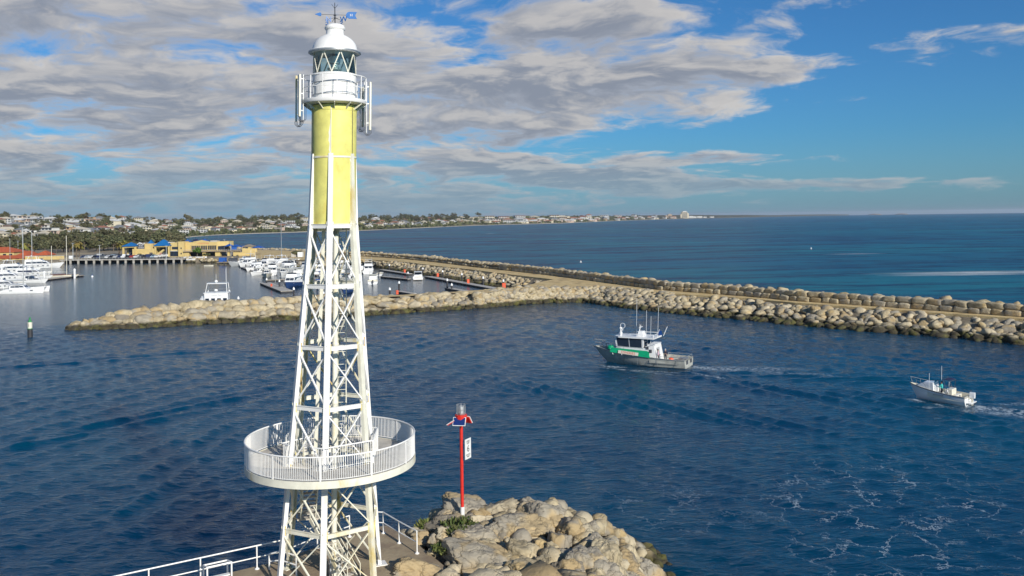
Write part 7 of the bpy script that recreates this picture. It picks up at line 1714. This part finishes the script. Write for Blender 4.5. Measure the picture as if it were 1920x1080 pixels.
me = bpy.data.meshes.new('coastal_hills'); me.from_pydata(V, [], fs); at_ = me.attributes.new('shore', 'FLOAT', 'POINT'); at_.data.foreach_set('value', A_); me.materials.append(coast_mat()); me.polygons.foreach_set('use_smooth', [True] * len(fs)); me.update()
o = bpy.data.objects.new('coastal_hills', me); C.objects.link(o); o['kind'] = 'structure'

# ---------------------------------------------------------------- houses
WALLC = {'white': (.58, .57, .54), 'cream': (.62, .55, .40), 'tan brick': (.42, .29, .18), 'pale grey': (.48, .48, .47), 'pink': (.50, .38, .30)}
ROOFC = {'white': (.58, .575, .55), 'grey': (.20, .21, .22), 'terracotta': (.33, .14, .085), 'brown': (.18, .12, .09), 'cream': (.55, .49, .38)}
WM = {k: pmat('render_' + k.replace(' ', '_'), v, .85, .06, .4) for k, v in WALLC.items()}; RM = {k: pmat('roofing_' + k, v, .75, .1, .5) for k, v in ROOFC.items()}
def make_house(kind, wall, roof):
    r = empty('hillside_house', (0, 0, 0)); W_, D_, H_ = ((15, 11, 3.2), (17, 11, 6.0), (19, 12, 3.4), (13, 11, 6.2))[kind]
    w = bbox(r, 'wall', WM[wall], -W_ / 2, W_ / 2, 0, D_, -3.5, H_)
    if kind in (0, 2, 3): hip(r, 'roof', RM[roof], -W_ / 2 - .7, W_ / 2 + .7, -.9, D_ + .7, H_ + .18, H_ + 2.6)
    else:
        bbox(r, 'roof', RM[roof], -W_ / 2 - .8, W_ / 2 + .5, -1.3, D_ + .4, H_, H_ + .35); bbox(r, 'balcony', RM['white'], -W_ / 2, W_ / 2 - 4, -1.4, -.1, 2.8, 3.6)
    m = MB(); rows = (1.0,) if H_ < 4 else (1.0, 4.0)
    for z in rows:
        for k in range(4):
            if (k + kind) % 4 != 3 or H_ > 4: m.box((-W_ / 2 + W_ * (k + .5) / 4, -.02, z + .7), (W_ / 6.2, .08, 1.5))
    m.build('glazing', MT['glass'], w)
    if kind == 2: bbox(r, 'garage', WM[wall], W_ / 2, W_ / 2 + 5, 1.5, D_ - 2, -3.5, 2.6); hip(r, 'garage_roof', RM[roof], W_ / 2 - .2, W_ / 2 + 5.5, 1.0, D_ - 1.5, 2.75, 4.2)
    return r
hp = {}; g = random.Random(77)
tens = ['', '', 'twenty', 'thirty', 'forty']; teens = ordn
def ord_(k):
    if k < 20: return teens[k]
    t_, u = divmod(k + 1, 10); return tens[t_] + 'ieth' if u == 0 and False else (tens[t_][:-1] + 'ieth' if u == 0 else tens[t_] + '-' + ordn[u - 1])
ZONES = [  # name, px range, rows (t, row name, count, house scale)
 ('marina hill', -20, 330, [(.30, 'lowest', 13, .95), (.44, 'lower', 16, 1.0), (.56, 'middle', 19, 1.0), (.70, 'upper', 19, 1.0), (.83, 'high', 17, 1.05), (.97, 'ridge', 13, 1.15)]),
 ('bay shore', 335, 575, [(.16, 'dune', 8, 1.0), (.28, 'front', 16, 1.1), (.44, 'second', 14, 1.1), (.60, 'third', 11, 1.2), (.85, 'back', 7, 1.3)]),
 ('far headland', 676, 905, [(.22, 'shore', 16, 1.25), (.38, 'lower', 17, 1.3), (.56, 'middle', 13, 1.4), (.80, 'top', 9, 1.6)]),
 ('distant coast', 908, 1290, [(.12, 'shore', 24, 1.9), (.30, 'inner', 22, 2.2), (.60, 'back', 14, 2.6)])]
placed = []
for zn, xa_, xb_, rows in ZONES:
    for (t_, rn, cnt, sc_) in rows:
        row = []
        for k in range(cnt):
            px = xa_ + (xb_ - xa_) * (k + .5 + g.uniform(-.36, .36)) / cnt; tt = t_ + g.uniform(-.035, .035)
            row.append((px, tt))
        row.sort()
        for k, (px, tt) in enumerate(row):
            wall = g.choice(['white', 'cream', 'white', 'pale grey', 'cream', 'tan brick', 'pink']); roof = g.choice(['white', 'grey', 'terracotta', 'terracotta', 'brown', 'cream', 'white', 'grey', 'cream'])
            kind = g.choice([0, 1, 2, 3, 0]); key = (kind, wall, roof); p = terrz(px, tt); rz = g.uniform(-.5, .5)
            if key in hp: o = copy_tree(hp[key])
            else: o = make_house(*key); hp[key] = o
            o.location = p + Vector((0, 0, .4)); o.rotation_euler = (0, 0, rz); sc_ *= .80; o.scale = (sc_ * g.uniform(.85, 1.25), sc_ * .9, sc_ * g.uniform(.85, 1.05)); sc_ /= .80; placed.append(p)
            tag(o, '%s %s-roofed house, %s from the left in the %s row of the %s' % (wall, roof, ord_(k), rn, zn), 'house', 'houses on the ' + zn)
# tower block on the distant coast
p = terrz(1284, .1); s_ = p.y / F; tb = empty('apartment_tower', p, 0, 'tall white apartment tower standing alone on the distant coast', 'apartment block'); Wt, Ht = 15 * s_, 13.5 * s_
b_ = bbox(tb, 'wall', WM['cream'], -Wt * .36, Wt * .36, 0, Wt * .5, 0, Ht * .88); bbox(tb, 'roof_level', WM['white'], -Wt * .24, Wt * .24, 2, Wt * .4, Ht * .88, Ht); bbox(tb, 'side_wing', WM['cream'], -Wt * .52, -Wt * .36, 2, Wt * .4, 0, Ht * .62); bbox(tb, 'side_wing', WM['cream'], Wt * .36, Wt * .52, 2, Wt * .4, 0, Ht * .7)
for k in range(9): bbox(b_, 'balcony_band', MT['glass'], -Wt * .33, Wt * .33, -.6, -.1, Ht * (.06 + k * .09), Ht * (.10 + k * .09))
for j, px in enumerate((1296, 1303, 1312, 1322, 1335)):
    q = terrz(px, .12); s_ = q.y / F; o = empty('distant_block', q, 0, ['low white block just right of the apartment tower', 'second low block right of the apartment tower', 'wide pale block further right on the distant coast', 'small pale block before the far dunes', 'last pale block on the distant coast'][j], 'building'); w_ = (4, 3, 5, 3, 4)[j] * s_; bbox(o, 'wall', WM['white'], -w_, w_, 0, 20, 0, (4, 3, 3, 2, 2)[j] * s_); bbox(o, 'roof', RM['grey'], -w_ - 1, w_ + 1, -1, 21, (4, 3, 3, 2, 2)[j] * s_, (4, 3, 3, 2, 2)[j] * s_ + 1)
# faint pale sandhills beyond the horizon line at the right
for j, (px, w_, h_) in enumerate(((1640, 16, .2), (1690, 14, .0))):
    Y = 12500; x_ = az_pt(px, Y); s_ = Y / F; q = Vector((x_, Y, drop(x_, Y)))
    o = MB().ell((0, 0, 0), (w_ * s_ * .5, 200, (h_ + 2.1) * s_), 16, 8).build('far_dune', WM['tan brick'], None, True); o.location = q; o['kind'] = 'structure'

# ---------------------------------------------------------------- trees
def crown_mesh(name, seed, R_, H_, nclump, nleaf, leaf, mat, flat=.75):
    g = np.random.RandomState(seed); V = []; Fc = []; n = 0
    for c in range(nclump):
        a = g.uniform(0, 6.28); d = R_ * math.sqrt(g.uniform(0, 1)) * .72; cz = H_ * (.45 + .5 * g.uniform(0, 1) * (1 - (d / R_) ** 2 * .6)); cr = R_ * g.uniform(.26, .46)
        cpt = np.array([d * math.cos(a), d * math.sin(a), cz])
        for _ in range(nleaf):
            v = g.normal(size=3); v /= np.linalg.norm(v); p = cpt + v * cr * g.uniform(.6, 1.05) * np.array([1, 1, flat]); s = leaf * g.uniform(.6, 1.5)
            nrm = v * .7 + g.normal(size=3) * .5; nrm /= np.linalg.norm(nrm); t1 = np.cross(nrm, [0, 0, 1.0]); t1 /= max(np.linalg.norm(t1), 1e-3); t2 = np.cross(nrm, t1)
            V += [p + t1 * s, p + t2 * s * .8, p - t1 * s, p - t2 * s * .8]; Fc.append([n, n + 1, n + 2, n + 3]); n += 4
    o = np_mesh(name, V, Fc, mat, False); return o
def make_tree(seed, R_, H_, mat, nclump=9, nleaf=46, leaf=.42, lean=0.0):
    g = random.Random(seed); r = empty('tree', (0, 0, 0)); mb = MB(); mb.tube((0, 0, -1.5), (lean, 0, H_ * .5), .28, .16, n=7)
    for k in range(4): a = g.uniform(0, 6.28); mb.tube((lean * .8, 0, H_ * .4), (lean + R_ * .5 * math.cos(a), R_ * .5 * math.sin(a), H_ * g.uniform(.6, .85)), .13, .04, n=5)
    mb.build('trunk', MT['bark'], r); c = crown_mesh('crown', seed, R_, H_, nclump, nleaf, leaf, mat); c.parent = r; return r
def make_pine(seed, H_):
    r = empty('norfolk_pine', (0, 0, 0)); MB().tube((0, 0, -1), (0, 0, H_), .4, .08, n=6).build('trunk', MT['bark'], r); g = random.Random(seed); mb = MB(); n = 15
    for i in range(n):
        z = H_ * (.12 + .86 * i / n); rr_ = H_ * .22 * (1 - i / n) ** .8 + .3
        for k in range(9): a = 2 * math.pi * (k + g.random() * .5) / 9; q = (rr_ * math.cos(a), rr_ * math.sin(a), z + rr_ * .12); b_ = .5 * H_ / 20; mb.add([(0, 0, z + b_), (q[0] - math.sin(a) * b_, q[1] + math.cos(a) * b_, q[2]), (q[0] * 1.1, q[1] * 1.1, q[2] + .1), (q[0] + math.sin(a) * b_, q[1] - math.cos(a) * b_, q[2] - b_ * .6)], [(0, 1, 2), (0, 2, 3), (0, 3, 1)])
    mb.build('crown', MT['pine'], r); return r
def make_palm(seed):
    r = empty('palm_tree', (0, 0, 0)); g = random.Random(seed); MB().tube((0, 0, -.5), (.3, 0, 5.5), .3, .2, n=7).build('trunk', MT['bark'], r); mb = MB()
    for k in range(16):
        a = g.uniform(0, 6.28); L_ = g.uniform(2.4, 3.4); up = g.uniform(-.2, 1.0); pts = [Vector((.3, 0, 5.5)) + Vector((math.cos(a) * L_ * f, math.sin(a) * L_ * f, up * L_ * f - L_ * .55 * f * f * 1.6)) for f in (0, .3, .6, .85, 1)]
        s = Vector((-math.sin(a), math.cos(a), 0)); ws = (.08, .4, .45, .3, .02)
        for i in range(4): mb.add([pts[i] - s * ws[i] + Vector((0, 0, -.1)), pts[i], pts[i + 1], pts[i + 1] - s * ws[i + 1] + Vector((0, 0, -.1))], [(0, 1, 2, 3)]); mb.add([pts[i] + s * ws[i] + Vector((0, 0, -.1)), pts[i], pts[i + 1], pts[i + 1] + s * ws[i + 1] + Vector((0, 0, -.1))], [(3, 2, 1, 0)])
    mb.build('crown', MT['palm'], r); return r
TP = [make_tree(1, 4.2, 7.5, MT['leaf']), make_tree(2, 5.2, 8.5, MT['leaf'], 12, 48, .46), make_tree(3, 3.4, 6.5, MT['leaf'], 7, 42, .4), make_tree(4, 6.0, 7.2, MT['leaf'], 13, 46, .5), make_tree(5, 4.0, 5.0, MT['scrub'], 9, 44, .42)]
PP = [make_pine(1, 20), make_pine(2, 17)]; PM = make_palm(4)
def plant(proto, p, s, label, cat, group, rz=None):
    o = copy_tree(proto, p, g.uniform(0, 6.28) if rz is None else rz, scale=(s * g.uniform(.9, 1.15), s * g.uniform(.9, 1.1), s * g.uniform(.9, 1.1))); return tag(o, label, cat, group)
g = random.Random(31)
# belt of big trees in front of the marina hill
cnt = 0
for k in range(44):
    px = 118 + 215 * (k + g.random()) / 44; Y = g.uniform(540, 660) if px < 250 else g.uniform(560, 900)
    o = plant(TP[g.choice([0, 1, 3, 4])], Vector((az_pt(px, Y), Y, terrz(px, max(0, (Y - col(px)[0]) / (col(px)[1] - col(px)[0]))).z if Y > col(px)[0] else 2.0)), g.uniform(1.15, 1.6), 'olive green tree in the belt behind the marina buildings', 'tree', 'trees of the belt behind the marina')
for k in range(22):
    px = -15 + 150 * (k + g.random()) / 22; Y = g.uniform(520, 640)
    plant(TP[g.choice([0, 2, 3])], Vector((az_pt(px, Y), Y, 2.1)), g.uniform(.9, 1.4), 'dark tree behind the orange roofed club and the left masts', 'tree', 'trees behind the club')
for zn, xa_, xb_, t0_, t1_, cnt, sc_, lab in (('marina hill', -20, 335, .15, .95, 90, .95, 'dull green tree between the houses of the marina hill'), ('marina ridge', -20, 335, 1.0, 1.03, 20, 1.05, 'dark tree standing on the skyline of the marina hill'),
      ('bay shore', 335, 580, .2, .95, 44, 1.3, 'dark green tree among the houses above the bay beach'), ('bay ridge', 335, 585, .97, 1.03, 30, 1.5, 'dark tree on the wooded skyline above the bay'),
      ('headland', 676, 905, .3, .95, 22, 1.9, 'dark tree among the houses of the far headland'), ('headland ridge', 676, 860, .98, 1.02, 22, 1.8, 'dark tree on the skyline of the far headland')):
    for k in range(cnt):
        px = xa_ + (xb_ - xa_) * (k + g.random()) / cnt; plant(TP[g.choice([0, 1, 2, 3])], terrz(px, g.uniform(t0_, t1_)), sc_ * g.uniform(.75, 1.25), lab, 'tree', 'trees of the ' + zn)
for k, px in enumerate((693, 704, 709, 717, 729, 855, 858, 866, 879, 885, 890, 895, 964, 973, 981, 985, 988, 995, 1000, 1006, 1010, 1015)):
    p = terrz(px, .9 if px < 760 else g.uniform(.35, .6)); s = p.y / F * (6.5 if px > 960 else 7.5) / 20 * g.uniform(.8, 1.15)
    plant(PP[k % 2], p, s, 'dark norfolk pine in the group left on the far headland' if px < 760 else ('dark norfolk pine in the small stand before the long coast' if px < 900 else 'dark norfolk pine in the dense stand halfway along the coast'), 'pine tree', 'norfolk pines on the skyline')
for k, (px, Y) in enumerate(((45, 480), (52, 486), (142, 470), (148, 476), (224, 485), (231, 492), (238, 482), (245, 495), (222, 500))):
    plant(PM, Vector((az_pt(px, Y), Y, LZ)), g.uniform(1.0, 1.35), 'palm right of the orange roofed club' if px < 60 else ('yellowing palm behind the left end of the car park' if px < 160 else 'yellow palm beside the left blue roofed pavilion'), 'palm tree', 'palms near the marina')
tr_ = make_tree(9, 2.6, 5.6, MT['leafgreen'], 9, 60, .3); tr_.location = Vector((az_pt(369, 447), 447, LZ)); tag(tr_, 'bright green tree in front of the yellow marina building', 'tree')
for k, px in enumerate((390, 384, 262, 270, 284)):
    tr2 = plant(TP[4], Vector((az_pt(px, 447), 447, LZ)), .38, ['low shrub right of the bright green tree', 'low shrub touching the bright green tree', 'shrub under the dark sign panel', 'shrub at the middle of the sign wall', 'shrub beside the outside stair'][k], 'shrub', 'shrubs before the marina buildings')
for a in TP + PP + [PM]:
    for c in list(a.children): bpy.data.objects.remove(c)
    bpy.data.objects.remove(a)
# scrub on the dunes, one mass
def scrub(name, xa_, xb_, t0_, t1_, cnt, s0, label):
    g = np.random.RandomState(int(xa_) + 900); V = []; Fc = []; n = 0
    for _ in range(cnt):
        px = g.uniform(xa_, xb_); p = terrz(px, g.uniform(t0_, t1_)); r = s0 * g.uniform(.5, 1.5)
        for _k in range(7):
            v = g.normal(size=3); v[2] = abs(v[2]); v /= np.linalg.norm(v); q = np.array(p[:]) + v * r * np.array([1.5, 1, .7]); t1 = g.normal(size=3); t1 /= np.linalg.norm(t1); t2 = np.cross(t1, v); s = r * .7
            V += [q + t1 * s, q + t2 * s, q - t1 * s, q - t2 * s]; Fc.append([n, n + 1, n + 2, n + 3]); n += 4
    o = np_mesh(name, V, Fc, MT['scrub']); o['kind'] = 'stuff'; o['label'] = label
scrub('dune_scrub', 320, 640, .05, .9, 1500, 2.6, 'olive scrub covering the dunes above the bay beach'); scrub('hill_scrub', -20, 330, .05, .95, 1500, 1.8, 'olive scrub between the houses of the marina hill'); scrub('headland_scrub', 670, 1200, .05, 1.0, 1500, 4.5, 'dark scrub along the far headland')
scrub('ridge_scrub', 330, 900, .95, 1.03, 700, 5.0, 'dark bushland along the far ridge')
# ---------------------------------------------------------------- thin sea haze
def haze():
    m = bpy.data.materials.new('haze_air'); m.use_nodes = True; t = m.node_tree; t.nodes.clear()
    o = t.nodes.new('ShaderNodeOutputMaterial'); v = t.nodes.new('ShaderNodeVolumePrincipled'); t.links.new(v.outputs[0], o.inputs['Volume'])
    v.inputs['Color'].default_value = (0.80, 0.88, 1.0, 1); v.inputs['Density'].default_value = 0.000045; v.inputs['Anisotropy'].default_value = 0.2
    ob = MB().box((0, 10000, (65 - 62) / 2 - 0), (52000, 45000, 130)).build('haze', m); ob['kind'] = 'stuff'; ob.display_type = 'WIRE'
haze()
